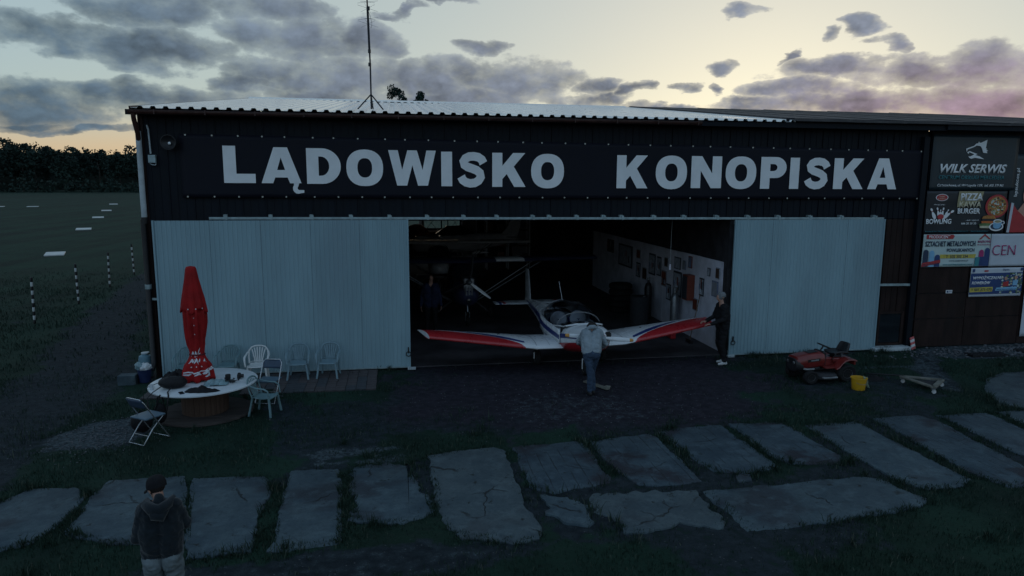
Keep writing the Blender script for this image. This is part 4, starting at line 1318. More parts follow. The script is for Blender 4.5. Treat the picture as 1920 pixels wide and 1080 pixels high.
def canring(y, hw, zt, zb=1.02, n=13):
    return [(hw * math.cos(PI * i / (n - 1)), y, zb + (zt - zb) * math.sin(PI * i / (n - 1)) ** .8) for i in range(n)]


cb.loft([canring(-.92, .46, 1.155, 1.12), canring(-.6, .52, 1.36), canring(-.2, .545, 1.51), (canring(.2, .545, 1.55)), canring(.6, .51, 1.48), canring(1.0, .44, 1.32), canring(1.35, .36, 1.14, 1.08)], cap=False, closed=False)
can = cb.obj('canopy', m_gl, ac, smooth=60)
hp = lambda y, hw, zt: [(p[0] * 1.01, p[1], p[2] + .006) for p in canring(y, hw, zt)]
MB().tube(hp(-.58, .525, 1.37), .011, 6).obj('canopy_hoop', m_rim, can, smooth=60)
MB().tube(hp(.72, .495, 1.45), .011, 6).obj('canopy_hoop', m_rim, can, smooth=60)
for s_ in (-1, 1):
    MB().tube([(s_ * .465, -.92, 1.12), (s_ * .55, -.3, 1.03), (s_ * .55, .3, 1.03), (s_ * .46, 1.0, 1.05), (s_ * .37, 1.35, 1.085)], .016, 6).obj('canopy_rail', m_pw, can, smooth=60)
MB().tube([(-.46, -.93, 1.13), (-.2, -1.06, 1.19), (.2, -1.06, 1.19), (.46, -.93, 1.13)], .018, 6).obj('windscreen_rail', m_pw, can, smooth=60)
for s_ in (-1, 1):
    st = empty('seat', (s_ * .25, .34, .36), parent=ac)
    MB().box((0, .0, .42), (.40, .10, .62), R=Matrix.Rotation(rad(-14), 3, 'X')).obj('backrest', m_pb, st, bevel=.04)
    hr_ = MB().lathe([(.01, -.05), (.17, -.05), (.205, -.02), (.205, .03), (.17, .06), (.01, .06)], 24, (0, -.13, .70), 'Y')
    h_ = hr_.obj('head_rest', m_seat, st, smooth=50)
    MB().prism([(-.05, .72), (0, .705), (.05, .72), (.015, .695), (0, .66), (-.015, .695)], -.192, -.186, 'XZ').obj('emblem', m_navy, h_)
for s_ in (-1, 1):
    MB().grid(lambda u, v: (s_ * ([.54, .56, .55, .48][min(3, int(u * 3.001))] + (([.54, .56, .55, .48, .48][min(3, int(u * 3.001)) + 1] - [.54, .56, .55, .48][min(3, int(u * 3.001))]) * (u * 3 - int(u * 3.001)) if u < 1 else 0) - .004 * v), -.82 + 1.88 * u, .70 + .33 * v), 12, 3).obj('cockpit_side', m_pw, ac, smooth=60, solid=.012)
    MB().grid(lambda u, v: (s_ * (.012 + [.54, .56, .55, .48][min(3, int(u * 3.001))] + (([.54, .56, .55, .48, .48][min(3, int(u * 3.001)) + 1] - [.54, .56, .55, .48][min(3, int(u * 3.001))]) * (u * 3 - int(u * 3.001)) if u < 1 else 0)), -.82 + 1.88 * u, .80 + .03 * u + (.10 + .03 * u) * v), 12, 2).obj('blue_stripe', m_pb, ac, smooth=60)
MB().box((0, -.74, 1.02), (.98, .10, .20)).obj('instrument_panel', m_blk, ac, bevel=.03)
gs = MB().grid(lambda u, v: ((u - .5) * .94, -.96 + .32 * v, 1.135 + .045 * (1 - (2 * u - 1) ** 2) - .01 * v), 12, 4).obj('glare_shield', m_blk, ac, smooth=60, solid=.01)
rp = random.Random(3)
for i in range(34):   # windscreen reflection put in as pale patches on the glare shield
    u, v = rp.uniform(.06, .94), rp.uniform(.05, .95)
    x, y = (u - .5) * .96, -.96 + .32 * v
    z = 1.135 + .045 * (1 - (2 * u - 1) ** 2) - .01 * v + .008
    MB().ball((x, y, z), (rp.uniform(.02, .05), rp.uniform(.008, .018), .003), 7, 4).obj('reflection_patch', m_seat, gs)
MB().tube([(.12, 1.0, 1.28), (.06, 1.18, 1.85)], .005, 5).obj('whip_antenna', m_pw, ac)
MB().tube([(0, 1.35, 1.12), (0, 1.6, 1.10), (0, 3.3, 1.0)], [.02, .05, .02], 8).obj('dorsal_spine', m_pw, ac, smooth=60)
# wings
def wing_sec(s):
    """s: 0 root .. 1 tip -> x, leading edge y, chord, z"""
    if s < .28:
        f = s / .28
        return .46 + f * .62, -.86, 1.48, .60 + .015 * f
    f = (s - .28) / .72
    return 1.08 + f * 2.42, -.86 + .30 * f, 1.48 - .55 * f, .615 + .30 * f


def wpt(s, c, side, off=.004):
    x, le, ch, z = wing_sec(s)
    if c >= 0:
        t = .15 * 5 * (.2969 * math.sqrt(c) - .126 * c - .3516 * c * c + .2843 * c ** 3 - .1036 * c ** 4)
        zz = .02 * 4 * c * (1 - c) + t
    else:
        cc = -c
        t = .15 * 5 * (.2969 * math.sqrt(cc) - .126 * cc - .3516 * cc * cc + .2843 * cc ** 3 - .1036 * cc ** 4)
        zz = .02 * 4 * cc * (1 - cc) - t * .7; c = cc
    rake = .20 * c * max(0, (s - .9) / .1)
    return (side * (x + rake), le + ch * c - (off if c < .05 else 0), z + ch * zz + (off if zz > 0 else -off))


for side in (-1, 1):
    wg = MB()
    rings = []
    for s in (0, .14, .28, .281, .4, .6, .8, .9, 1.0):
        x, le, ch, z = wing_sec(s)
        rg_ = airfoil(le, ch, .15, z, 0, 13)
        rake = .20 * max(0, (s - .9) / .1)
        rings.append([(side * (x + rake * (p[1] - le) / ch), p[1], p[2]) for p in rg_])
    wg.loft(rings)
    wo_ = wg.obj('wing', m_pw, ac, smooth=40)
    def red(u, v):
        s = .36 + .645 * u
        top = .66 * ((s - .36) / .645) ** .9
        t_ = -.62 + (math.sqrt(max(top, 1e-4)) + .62) * v
        c = t_ * abs(t_)
        return wpt(s, c, side, .007)
    MB().grid(red, 26, 30).obj('red_stripe', m_pr, wo_, smooth=60)
    def blu(u, v):
        s = .36 + .50 * u
        mid = .10 + .62 * u ** 1.15
        wd = .012 + .11 * math.sin(PI * min(1, u * .9 + .1))
        return wpt(s, max(.002, mid + wd * (v - .5)), side, .009)
    MB().grid(blu, 22, 3).obj('blue_stripe', m_pb, wo_, smooth=60)
    for s in (.14, .28): MB().grid(lambda u, v: wpt(s + .003 * u, -.3 + 1.2 * v, side, .003), 1, 24).obj('panel_line', m_rim, wo_)
    q = wpt(.5, .55, side); MB().lathe([(.03, -.002), (.03, .006), (.0, .006)], 10, q).obj('fuel_cap', m_blk, wo_)
    # main gear
    lg = empty('main_gear', (side * .84, .02, 0), parent=ac)
    MB().tube([(0, 0, .58), (0, .0, .26)], .028, 8).tube([(-side * .07, 0, .30), (-side * .07, 0, .15)], .016, 6).tube([(side * .07, 0, .30), (side * .07, 0, .15)], .016, 6).tube([(-.08, 0, .30), (.08, 0, .30)], .018, 6).obj('strut', m_pw, lg, smooth=60)
    wheel(lg, (0, 0, .185), .185, .13)
ng = empty('nose_gear', (0, -1.12, 0), parent=ac)
MB().tube([(0, .06, .62), (0, -.0, .38)], .028, 8).tube([(-.075, 0, .38), (-.075, 0, .15)], .015, 6).tube([(.075, 0, .38), (.075, 0, .15)], .015, 6).tube([(-.085, 0, .38), (.085, 0, .38)], .018, 6).obj('fork', m_pw, ng, smooth=60)
wheel(ng, (0, 0, .18), .18, .12)
# tail
b = MB()
for side in (-1, 1):
    b.loft([[(side * x, p[1], p[2]) for p in airfoil(le, ch, .10, .86 + .0, 0, 9, 0)] for x, le, ch in ((0, 3.52, .72), (.6, 3.56, .66), (1.08, 3.62, .58))])
stb = b.obj('tailplane', m_pw, ac, smooth=40)
for side in (-1, 1):
    for x0, x1, mm, nm in ((.78, .86, m_pr, 'red_stripe'), (.90, .98, m_pb, 'blue_stripe')):
        MB().loft([[(side * x, p[1] - .003, .86 + (p[2] - .86) * 1.08) for p in airfoil(3.52 + .093 * x - .004, .72 - .13 * x + .008, .105, .86, 0, 9, 0)] for x in (x0, x1)]).obj(nm, mm, stb, smooth=40)
b = MB()
b.loft([[(p[2] - z, p[1], z) for p in airfoil(le, ch, .10, z, 0, 9, 0)] for z, le, ch in ((.90, 3.72, .66), (1.35, 3.84, .54), (1.83, 3.98, .40))])
fin = b.obj('fin', m_pw, ac, smooth=40)
# propeller
pp = empty('propeller', (0, -1.98, 1.07), parent=ac, rot=(0, rad(7), 0))
MB().lathe([(.005, -.20), (.06, -.16), (.105, -.08), (.125, .0), (.125, .06)], 18, (0, 0, 0), 'Y').obj('spinner', m_pr, pp, smooth=60)
for side in (-1, 1):
    rr = [(.10, .05, .03, 35), (.25, .085, .022, 28), (.45, .10, .016, 20), (.62, .085, .012, 15), (.70, .075, .011, 13)]
    def brings(lst):
        out = []
        for (x, wd, th, tw) in lst:
            ca, sa = math.cos(rad(tw)), math.sin(rad(tw))
            out.append([(side * x, wd * .5 * math.cos(a) * sa * 1.0 + th * math.sin(a) * ca, wd * .5 * math.cos(a) * ca * 1.0 - th * math.sin(a) * sa) for a in [2 * PI * q / 12 for q in range(12)]])
        return out
    bl = MB().loft(brings(rr)).obj('blade', m_pw, pp, smooth=60)
    MB().loft(brings([(.701, .077, .0115, 13), (.76, .07, .010, 12), (.79, .045, .008, 11)])).obj('blade_tip', m_or, bl, smooth=60)


def high_wing(loc, rz, span, wz, label, col, wcol, prop=True):
    r = empty('parked_aircraft', loc, rz)
    tag(r, label, 'aircraft', 'aircraft parked deep in the hangar')
    b = MB()
    b.loft([[(x, p[1], p[2]) for p in airfoil(-.65 + abs(x) * .02, 1.35 - abs(x) * .05, .12, wz + abs(x) * .012, 0, 9)] for x in np.linspace(-span / 2, span / 2, 9)])
    wg = b.obj('wing', wcol, r, smooth=40)
    for xx in (span * .165, -span * .27):
        MB().loft([[(xx + dx_, p[1], p[2] + .006) for p in airfoil(-.66, 1.1, .122, wz + .03, 0, 9)] for dx_ in (-.45, .45)]).obj('wing_panel', m_seat, wg, smooth=40)
    b = MB()
    b.loft([secring(y, hw, zb, zt, 16, 2.3) for y, hw, zb, zt in ((-1.35, .12, .92, 1.12), (-1.2, .30, .70, 1.22), (-.6, .42, .52, 1.35), (0, .45, .50, wz - .02), (.7, .40, .58, wz - .05), (1.4, .22, .80, 1.35), (3.6, .07, .95, 1.12))])
    b.obj('fuselage', col, r, smooth=50)
    MB().loft([secring(y, hw, zb, zt, 16, 2.3) for y, hw, zb, zt in ((-.62, .40, 1.05, 1.36), (-.3, .44, 1.05, wz - .12), (.4, .44, 1.05, wz - .08))], cap=False).obj('windscreen', m_glass, r, smooth=50)
    for s_ in (-1, 1):
        MB().tube([(s_ * .40, -.1, .62), (s_ * span * .30, -.15, wz - .01)], .022, 6).obj('wing_strut', m_steel, r, smooth=60)
        MB().tube([(s_ * .40, .25, .62), (s_ * span * .29, .35, wz - .01)], .018, 6).obj('wing_strut', m_steel, r, smooth=60)
        MB().tube([(s_ * .35, .1, .62), (s_ * .85, .15, .22)], .03, 6).obj('gear_leg', m_steel, r, smooth=60)
        wheel(r, (s_ * .9, .15, .2), .2, .13)
    MB().tube([(0, -.95, .75), (0, -1.05, .45)], .025, 6).tube([(-.06, -1.05, .45), (-.06, -1.05, .16)], .013, 6).tube([(.06, -1.05, .45), (.06, -1.05, .16)], .013, 6).obj('nose_fork', m_steel, r, smooth=60)
    wheel(r, (0, -1.05, .17), .17, .1)
    MB().loft([[(p[2] - z, p[1], z) for p in airfoil(le, ch, .09, z, 0, 7, 0)] for z, le, ch in ((1.0, 2.9, .95), (1.5, 3.2, .7), (1.95, 3.4, .45))]).obj('fin', wcol, r, smooth=40)
    MB().loft([[(x, p[1], p[2]) for p in airfoil(3.0 + abs(x) * .1, .7 - abs(x) * .12, .09, 1.02, 0, 7, 0)] for x in np.linspace(-1.25, 1.25, 5)]).obj('tailplane', wcol, r, smooth=40)
    if prop:
        pe = empty('propeller', (0, -1.42, 1.42 if wz > 1.9 else 1.05), parent=r, rot=(0, rad(38), 0))
        MB().lathe([(.005, -.12), (.06, -.08), (.09, 0), (.09, .12)], 14, (0, 0, 0), 'Y').obj('spinner', m_steel, pe, smooth=60)
        for q in range(3):
            R_ = Matrix.Rotation(q * 2 * PI / 3, 4, 'Y')
            bb = MB(); bb.T = R_
            bb.loft([[(x, wd * .35 * math.cos(a) + .01 * math.sin(a), wd * .5 * math.cos(a)) for a in [2 * PI * k_ / 8 for k_ in range(8)]] for x, wd in ((.07, .05), (.3, .09), (.6, .08), (.82, .04))])
            bb.obj('blade', m_blk if q else m_seat, pe, smooth=60)
        if wz > 1.9:
            MB().box((0, -1.1, 1.36), (.34, .5, .34)).box((0, -1.15, 1.10), (.28, .3, .3)).obj('engine', m_steel, r, bevel=.04)
            for x in (-.09, .0, .09): MB().tube([(x, -1.38, 1.30), (x, -1.36, 1.02)], .018, 6).obj('exhaust_pipe', m_rim, r, smooth=60)
            MB().lathe([(.005, -.03), (.07, -.02), (.075, .02)], 12, (0, -1.37, .84), 'Y').obj('landing_light', m_glass, r, smooth=50)
    return r


m_acd = mat('dark_blue_aircraft_skin', (.03, .035, .07), .4, 0, .2, 3)
m_acg = mat('grey_aircraft_skin', (.70, .71, .73), .25, 0, .12, 3, coat=.8)
high_wing((7.28, 5.6, 0), rad(2), 8.6, 1.92, 'dark high-wing ultralight with V struts parked behind the white low-wing aircraft', m_acd, m_acd)
high_wing((6.9, 12.0, 0), rad(-4), 7.4, 1.95, 'grey high-wing aircraft in the second row, near the middle of the hangar', m_acg, m_acg, False)
# low-wing aircraft seen side-on at the back
r = empty('parked_aircraft', (8.0, 17.3, 0), rad(-78))
tag(r, 'pale low-wing aircraft standing side-on with its tail fin to the right at the back', 'aircraft', 'aircraft parked deep in the hangar')
MB().loft([secring(y, hw, zb, zt, 16, 2.4) for y, hw, zb, zt in ((-2.1, .15, 1.25, 1.6), (-1.9, .36, 1.1, 1.85), (-.8, .48, 1.0, 1.9), (0, .5, 1.0, 1.9), (.8, .42, 1.05, 1.95), (2.2, .2, 1.25, 1.9), (3.2, .08, 1.45, 1.8))]).obj('fuselage', m_acg, r, smooth=50)
MB().loft([canring(-.9, .4, 1.95, 1.88), canring(-.4, .45, 2.3, 1.86), canring(.3, .42, 2.32, 1.88), canring(.9, .3, 2.0, 1.92)], cap=False, closed=False).obj('canopy', m_glass, r, smooth=60)
MB().loft([[(p[2] - z, p[1], z) for p in airfoil(le, ch, .09, z, 0, 7, 0)] for z, le, ch in ((1.7, 2.3, 1.0), (2.2, 2.75, .7), (2.75, 3.05, .45))]).obj('fin', m_pw, r, smooth=40)
MB().loft([[(x, p[1], p[2]) for p in airfoil(-.5 + abs(x) * .05, 1.3 - abs(x) * .12, .13, 1.1 + abs(x) * .06, 0, 9)] for x in np.linspace(-3.6, 3.6, 9)]).obj('wing', m_acg, r, smooth=40)
MB().loft([[(x, p[1], p[2]) for p in airfoil(2.6 + abs(x) * .1, .6 - abs(x) * .1, .09, 1.7, 0, 7, 0)] for x in np.linspace(-1.1, 1.1, 5)]).obj('tailplane', m_acg, r, smooth=40)
for s_ in (-1, 1):
    MB().tube([(s_ * .8, -.1, 1.1), (s_ * .9, -.05, .25)], .03, 6).obj('gear_leg', m_steel, r, smooth=60)
    wheel(r, (s_ * .9, -.05, .2), .2, .13)
# orange-red biplane frame in the far corner
r = empty('parked_aircraft', (6.3, 20.8, 0), rad(8))
tag(r, 'orange-red biplane with cross-braced struts in the far left corner', 'aircraft', 'aircraft parked deep in the hangar')
m_acr = mat('orange_red_fabric', (.30, .05, .025), .6, 0, .2, 3)
for z in (1.75, 2.75):
    MB().loft([[(x, p[1], p[2]) for p in airfoil(-.6, 1.2, .10, z, 0, 9)] for x in np.linspace(-3.2, 2.4, 7)]).obj('wing', m_acr, r, smooth=40)
for x in (-2.6, -1.2, .3, 1.6):
    MB().tube([(x, -.3, 1.8), (x, -.3, 2.75)], .025, 6).obj('wing_strut', m_steel, r)
    MB().tube([(x, -.32, 1.8), (x + .8, -.32, 2.72)], .012, 5).tube([(x + .8, -.34, 1.8), (x, -.34, 2.72)], .012, 5).obj('brace_wire', m_steel, r)
MB().loft([secring(y, hw, zb, zt, 14, 2.4) for y, hw, zb, zt in ((-1.8, .2, 1.5, 1.9), (-1.5, .38, 1.3, 2.1), (0, .42, 1.2, 2.2), (1.2, .35, 1.25, 2.1), (3.0, .1, 1.5, 1.8))]).obj('fuselage', m_acr, r, smooth=50)
for s_ in (-1, 1):
    MB().tube([(s_ * .3, -.6, 1.3), (s_ * .8, -.7, .3)], .03, 6).obj('gear_leg', m_steel, r)
    wheel(r, (s_ * .85, -.7, .26), .26, .13)

# ------------------------------------------------------------------ people
def capsule(b, a, c, ra, rc, n=12):
    a, c = Vector(a), Vector(c)
    d = c - a
    L = d.length
    if L < 1e-6: d = Vector((0, 0, 1)); L = 1e-6
    d = d / L
    x = d.orthogonal().normalized(); y = d.cross(x)
    rings = []
    for i in range(5):
        t = PI / 2 * i / 5
        rings.append((a - d * ra * math.cos(t), max(ra * math.sin(t), ra * .06)))
    rings.append((a, ra)); rings.append((c, rc))
    for i in range(1, 6):
        t = PI / 2 * i / 5
        rings.append((c + d * rc * math.sin(t), max(rc * math.cos(t), rc * .06)))
    b.loft([[p + x * (r * math.cos(2 * PI * k_ / n)) + y * (r * math.sin(2 * PI * k_ / n)) for k_ in range(n)] for p, r in rings])


def grow_body(name, caps, mats, parent, voxel=.010, smooth=4):
    """caps: (a, b, ra, rb, material index) -> one continuous skin"""
    b = MB()
    for a, c, ra, rc, mi in caps: capsule(b, a, c, ra, rc)
    me = b.mesh('tmp', mats[0])
    to = bpy.data.objects.new('tmp', me); COL.objects.link(to)
    r = to.modifiers.new('r', 'REMESH'); r.mode = 'VOXEL'; r.voxel_size = voxel; r.use_smooth_shade = True
    s_ = to.modifiers.new('s', 'SMOOTH'); s_.factor = .5; s_.iterations = smooth
    bpy.context.view_layer.update()
    m2 = bpy.data.meshes.new_from_object(to.evaluated_get(bpy.context.evaluated_depsgraph_get()))
    bpy.data.objects.remove(to)
    m2.materials.clear()
    for q in mats: m2.materials.append(q)
    n = len(m2.vertices)
    co = np.empty(n * 3); m2.vertices.foreach_get('co', co); co = co.reshape(-1, 3)
    # cloth creases
    best = np.full(n, 1e9); bi = np.zeros(n, int)
    for a, c, ra, rc, mi in caps:
        a_, d_ = np.array(a), np.array(c) - np.array(a)
        L2 = max(1e-9, (d_ ** 2).sum())
        t_ = np.clip(((co - a_) @ d_) / L2, 0, 1)
        dist = np.linalg.norm(co - a_ - t_[:, None] * d_, axis=1) - (ra + (rc - ra) * t_)
        w_ = dist < best
        best[w_] = dist[w_]; bi[w_] = mi
    nr = np.empty(n * 3); m2.vertices.foreach_get('normal', nr); nr = nr.reshape(-1, 3)
    for i in range(n):          # folds in the cloth
        if bi[i] in (1, 2):
            x, y, z = co[i]
            q = noise.fractal(Vector((x * 6 + z * 3.5, y * 6 - z * 2.0, z * 9)), 1.0, 2.0, 3)
            co[i] += nr[i] * (.010 * (1 - abs(q) * 2.2))
    m2.vertices.foreach_set('co', co.ravel())
    nf = len(m2.polygons)
    ls = np.empty(nf, np.int32); m2.polygons.foreach_get('loop_start', ls)
    vi = np.empty(len(m2.loops), np.int32); m2.loops.foreach_get('vertex_index', vi)
    m2.polygons.foreach_set('material_index', bi[vi[ls]].astype(np.int32))
    m2.polygons.foreach_set('use_smooth', np.ones(nf, bool))
    m2.update()
    o = bpy.data.objects.new(name, m2); COL.objects.link(o); o.parent = parent
    return o


def hand(caps, wrist, d, palm_n, side, mi, curl=.5, s=1.0):
    """wrist point, finger direction d, palm normal, side = direction the thumb leaves to"""
    wv, d, pn, sd = Vector(wrist), Vector(d).normalized(), Vector(palm_n).normalized(), Vector(side).normalized()
    for k_ in (-1, 0, 1):
        caps.append((wv + sd * (.018 * k_ * s), wv + d * .085 * s + sd * (.026 * k_ * s), .017 * s, .015 * s, mi))
    for i, (off, L) in enumerate(((.036, .072), (.013, .082), (-.011, .076), (-.034, .060))):
        k0 = wv + d * .09 * s + sd * (off * s)
        d1 = (d * math.cos(curl) + pn * math.sin(curl)).normalized()
        k1 = k0 + d1 * L * .55 * s
        d2 = (d * math.cos(curl * 2.1) + pn * math.sin(curl * 2.1)).normalized()
        k2 = k1 + d2 * L * .5 * s
        caps.append((k0, k1, .0095 * s, .0088 * s, mi)); caps.append((k1, k2, .0088 * s, .0075 * s, mi))
    t0 = wv + d * .025 * s + sd * .03 * s
    t1 = t0 + (d * .55 + sd * .75 + pn * .2).normalized() * .045 * s
    t2 = t1 + (d * .85 + sd * .1 + pn * .45).normalized() * .034 * s
    caps.append((t0, t1, .013 * s, .011 * s, mi)); caps.append((t1, t2, .011 * s, .009 * s, mi))


def head(caps, c, fwd, up, mi_skin, mi_hair, s=1.0, hair=True):
    """c = centre of the skull"""
    c, f, u = Vector(c), Vector(fwd).normalized(), Vector(up).normalized()
    f = (f - u * f.dot(u)).normalized(); r = f.cross(u)
    caps.append((c + f * .012 * s, c - f * .035 * s + u * .012 * s, .082 * s, .086 * s, mi_hair if hair else mi_skin))
    caps.append((c + f * .035 * s - u * .03 * s, c + f * .045 * s - u * .085 * s, .062 * s, .042 * s, mi_skin))
    caps.append((c + f * .05 * s + u * .01 * s, c + f * .055 * s - u * .03 * s, .055 * s, .05 * s, mi_skin))
    caps.append((c + f * .098 * s - u * .0 * s, c + f * .118 * s - u * .032 * s, .010 * s, .014 * s, mi_skin))     # nose
    caps.append((c + f * .088 * s - u * .062 * s - r * .016 * s, c + f * .088 * s - u * .062 * s + r * .016 * s, .011 * s, .011 * s, mi_skin))   # mouth
    for s_ in (-1, 1):
        caps.append((c + f * .092 * s + u * .008 * s + r * s_ * .032 * s, c + f * .092 * s + u * .008 * s + r * s_ * .03 * s, .012 * s, .012 * s, mi_skin))
        caps.append((c - f * .005 * s - u * .01 * s + r * s_ * .084 * s, c - f * .01 * s - u * .045 * s + r * s_ * .080 * s, .016 * s, .010 * s, mi_skin))   # ears


m_skin = mat('skin', (.36, .20, .15), .55, 0, .1, 12)
m_hood = mat('dark_grey_sweatshirt', (.010, .015, .020), .9, 0, .2, 14, .25, 55, .15, sheen=.2)
m_jogg = mat('light_grey_joggers', (.135, .165, .18), .9, 0, .2, 10, .25, 50, .15)
m_grey = mat('grey_blue_hoodie', (.23, .27, .30), .9, 0, .15, 10, .25, 50, .15)
m_jean = mat('blue_jeans', (.040, .062, .10), .85, 0, .25, 14, .2, 60, .15)
m_bcl = mat('black_clothes', (.012, .012, .014), .85, 0, .3, 12, .25, 40, .15)
m_navyc = mat('navy_work_jacket', (.014, .020, .045), .85, 0, .3, 12, .25, 40, .15)
m_hair = mat('brown_hair', (.022, .017, .016), .75, 0, .3, 40, .4, 120, .2)
m_ghair = mat('grey_hair', (.16, .17, .18), .75, 0, .3, 40, .4, 120, .2)
m_shoe = mat('dark_shoe', (.014, .013, .013), .7, 0, .3, 20)
m_wshoe = mat('white_shoe', (.50, .50, .50), .6, 0, .15, 20)
PM = [m_skin, m_hood, m_jogg, m_hair, m_shoe, m_shoe]


def shoe(caps, ankle, d, mi, flat_=True):
    a, d = Vector(ankle), Vector(d).normalized()
    heel = Vector((a.x, a.y, .035)) - d * .05
    toe = Vector((a.x, a.y, .03)) + d * .15
    caps.append((heel, heel + d * .1 + Vector((0, 0, .012)), .038, .042, mi)); caps.append((heel + d * .1, toe, .042, .03, mi))
    caps.append((a, heel + d * .04 + Vector((0, 0, .03)), .045, .04, mi))


P4X, P4Y = 2.95, -9.49
# man in the foreground, back to us, looking down at something in his hands
p4 = empty('person', (P4X, P4Y, 0), rad(8))
p4.scale = (.85, .90, .93)
tag(p4, 'person in dark hoodie, black cap and light grey trousers, back turned in the foreground', 'person')
C = []
for s_ in (-1, 1):
    C += [((s_ * .095, 0, 1.0), (s_ * .115, .01, .52), .118, .080, 2), ((s_ * .115, .01, .52), (s_ * .12, -.02, .10), .076, .058, 2)]
    C += [((s_ * .095, -.05, .90), (s_ * .085, -.04, .84), .10, .10, 2)]
    shoe(C, (s_ * .12, -.02, .09), (s_ * .25, 1, 0), 4)
    C += [((s_ * .075, -.01, 1.03), (s_ * .095, -.01, 1.20), .140, .140, 1), ((s_ * .095, -.01, 1.20), (s_ * .105, .02, 1.38), .140, .112, 1)]
    C += [((s_ * .085, -.015, .985), (s_ * .085, -.015, 1.03), .128, .135, 1)]
C += [((0, -.03, 1.42), (0, .03, 1.50), .085, .06, 1), ((0, .03, 1.45), (-.02, .09, 1.54), .058, .055, 0)]
# left arm bent forward, right arm bent forward (toward +Y)
C += [((-.155, .01, 1.415), (-.235, -.03, 1.14), .076, .062, 1), ((-.235, -.03, 1.14), (-.12, .20, 1.10), .060, .046, 1)]
C += [((.155, .02, 1.42), (.245, .06, 1.20), .076, .060, 1), ((.245, .06, 1.20), (.10, .26, 1.12), .058, .046, 1)]
hand(C, (-.10, .225, 1.08), (.6, .8, .05), (0, 0, 1), (-.4, .4, .8), 0, .7)
hand(C, (.085, .265, 1.12), (-.55, .83, 0), (0, 0, 1), (.4, .4, .8), 0, .7)
hc = Vector((-.045, .135, 1.60))
head(C, hc, (-.62, .72, -.42), (-.18, .28, .95), 0, 3)
body4 = grow_body('body', C, [m_skin, m_hood, m_jogg, m_hair, m_shoe], p4, .0085, 5)
# cap
fw = Vector((-.62, .72, -.42)).normalized(); up_ = Vector((-.18, .28, .95)).normalized(); fw = (fw - up_ * fw.dot(up_)).normalized(); rt = fw.cross(up_)
Mx = Matrix((rt, fw, up_)).transposed()
cp = MB()
cp.T = Matrix.Translation(hc + up_ * .022 - fw * .012) @ Mx.to_4x4()
rings = []
for i in range(9):
    t_ = PI / 2 * i / 8
    rings.append([(.102 * math.cos(t_) ** .8 * math.cos(a) if i < 8 else .004 * math.cos(a), (.113 * math.cos(t_) ** .8 if i < 8 else .004) * math.sin(a) - .004, .0 + .098 * math.sin(t_)) for a in [2 * PI * q / 24 for q in range(24)]])
cp.loft([[(x * 1.0, y, z - .035) for x, y, z in rings[0]]] + rings)
cap_o = cp.obj('cap', m_bcl, p4, smooth=60)
cp = MB(); cp.T = Matrix.Translation(hc + up_ * .018 - fw * .012) @ Mx.to_4x4()
cp.grid(lambda u, v: (.088 * math.sin((u - .5) * PI * .95) * (1 - .1 * v), .10 * math.cos((u - .5) * PI * .75) + .085 * v, -.015 - .018 * v - .030 * (2 * u - 1) ** 2), 12, 4)
cp.obj('cap_brim', m_bcl, cap_o, smooth=60, solid=.005)
# hood lying on the shoulders
hd = MB()
hd.tube([(-.135, .08, 1.485), (-.12, -.04, 1.49), (-.05, -.115, 1.465), (.03, -.13, 1.455), (.11, -.06, 1.485), (.135, .07, 1.49)], [.03, .05, .062, .062, .05, .03], 10)
hd.tube([(-.09, -.05, 1.47), (-.02, -.145, 1.405), (.04, -.15, 1.39), (.10, -.07, 1.45)], [.03, .055, .055, .03], 10)
hd.obj('hood', m_hood, p4, smooth=60)
MB().box((-.14, -.115, .90), (.035, .006, .022)).obj('pocket_label', m_wshoe, p4)
ct = empty('remote_controller', (P4X - .02, P4Y + .30, 1.05), rad(8))
tag(ct, 'small dark remote controller held in the hands of the foreground person', 'controller')
MB().box((0, 0, 0), (.17, .09, .035)).obj('case', m_blk, ct, bevel=.012)
for s_ in (-1, 1): MB().tube([(s_ * .05, .0, .018), (s_ * .05, .0, .04)], .006, 6).obj('stick', m_blk, ct)
MB().box((0, .0, .019), (.07, .05, .003)).obj('screen', m_glass, ct)

# person bending over the nose of the aircraft
p1 = empty('person', (9.16, -2.66, 0), rad(-4))
tag(p1, 'person in grey hoodie and blue jeans bending over the nose of the aircraft', 'person')
C = []
C += [((-.085, .02, .86), (-.02, -.03, .46), .105, .074, 2), ((-.02, -.03, .46), (-.035, -.06, .10), .072, .052, 2)]
C += [((.085, .02, .86), (.04, .16, .47), .105, .074, 2), ((.04, .16, .47), (.06, .05, .10), .072, .052, 2)]
shoe(C, (-.035, -.06, .09), (-.2, 1, 0), 4); shoe(C, (.06, .05, .09), (.15, 1, 0), 4)
C += [((-.07, -.0, .86), (.07, .0, .86), .115, .115, 2)]
for s_ in (-1, 1):
    C += [((s_ * .075, .03, .92), (s_ * .09 + .03, .22, 1.13), .128, .138, 1), ((s_ * .09 + .03, .22, 1.13), (s_ * .115 + .08, .40, 1.22), .138, .108, 1)]
C += [((.08, .44, 1.26), (.10, .54, 1.27), .062, .056, 0)]
C += [((-.08, .40, 1.24), (-.18, .50, 1.0), .072, .056, 1), ((-.18, .50, 1.0), (-.08, .68, .90), .054, .042, 1)]
C += [((.25, .40, 1.23), (.37, .34, .98), .072, .056, 1), ((.37, .34, .98), (.28, .56, .86), .054, .042, 1)]
hand(C, (-.07, .70, .89), (.4, .85, -.35), (.2, -.3, -1), (1, -.2, 0), 0, .6)
hand(C, (.25, .60, .85), (-.3, .9, -.35), (-.2, -.3, -1), (-1, -.2, 0), 0, .6)
hc = Vector((.12, .60, 1.30))
head(C, hc, (.1, .75, -.65), (0, .55, .8), 0, 3)
grow_body('body', C, [m_skin, m_grey, m_jean, m_hair, m_shoe], p1, .0095, 5)
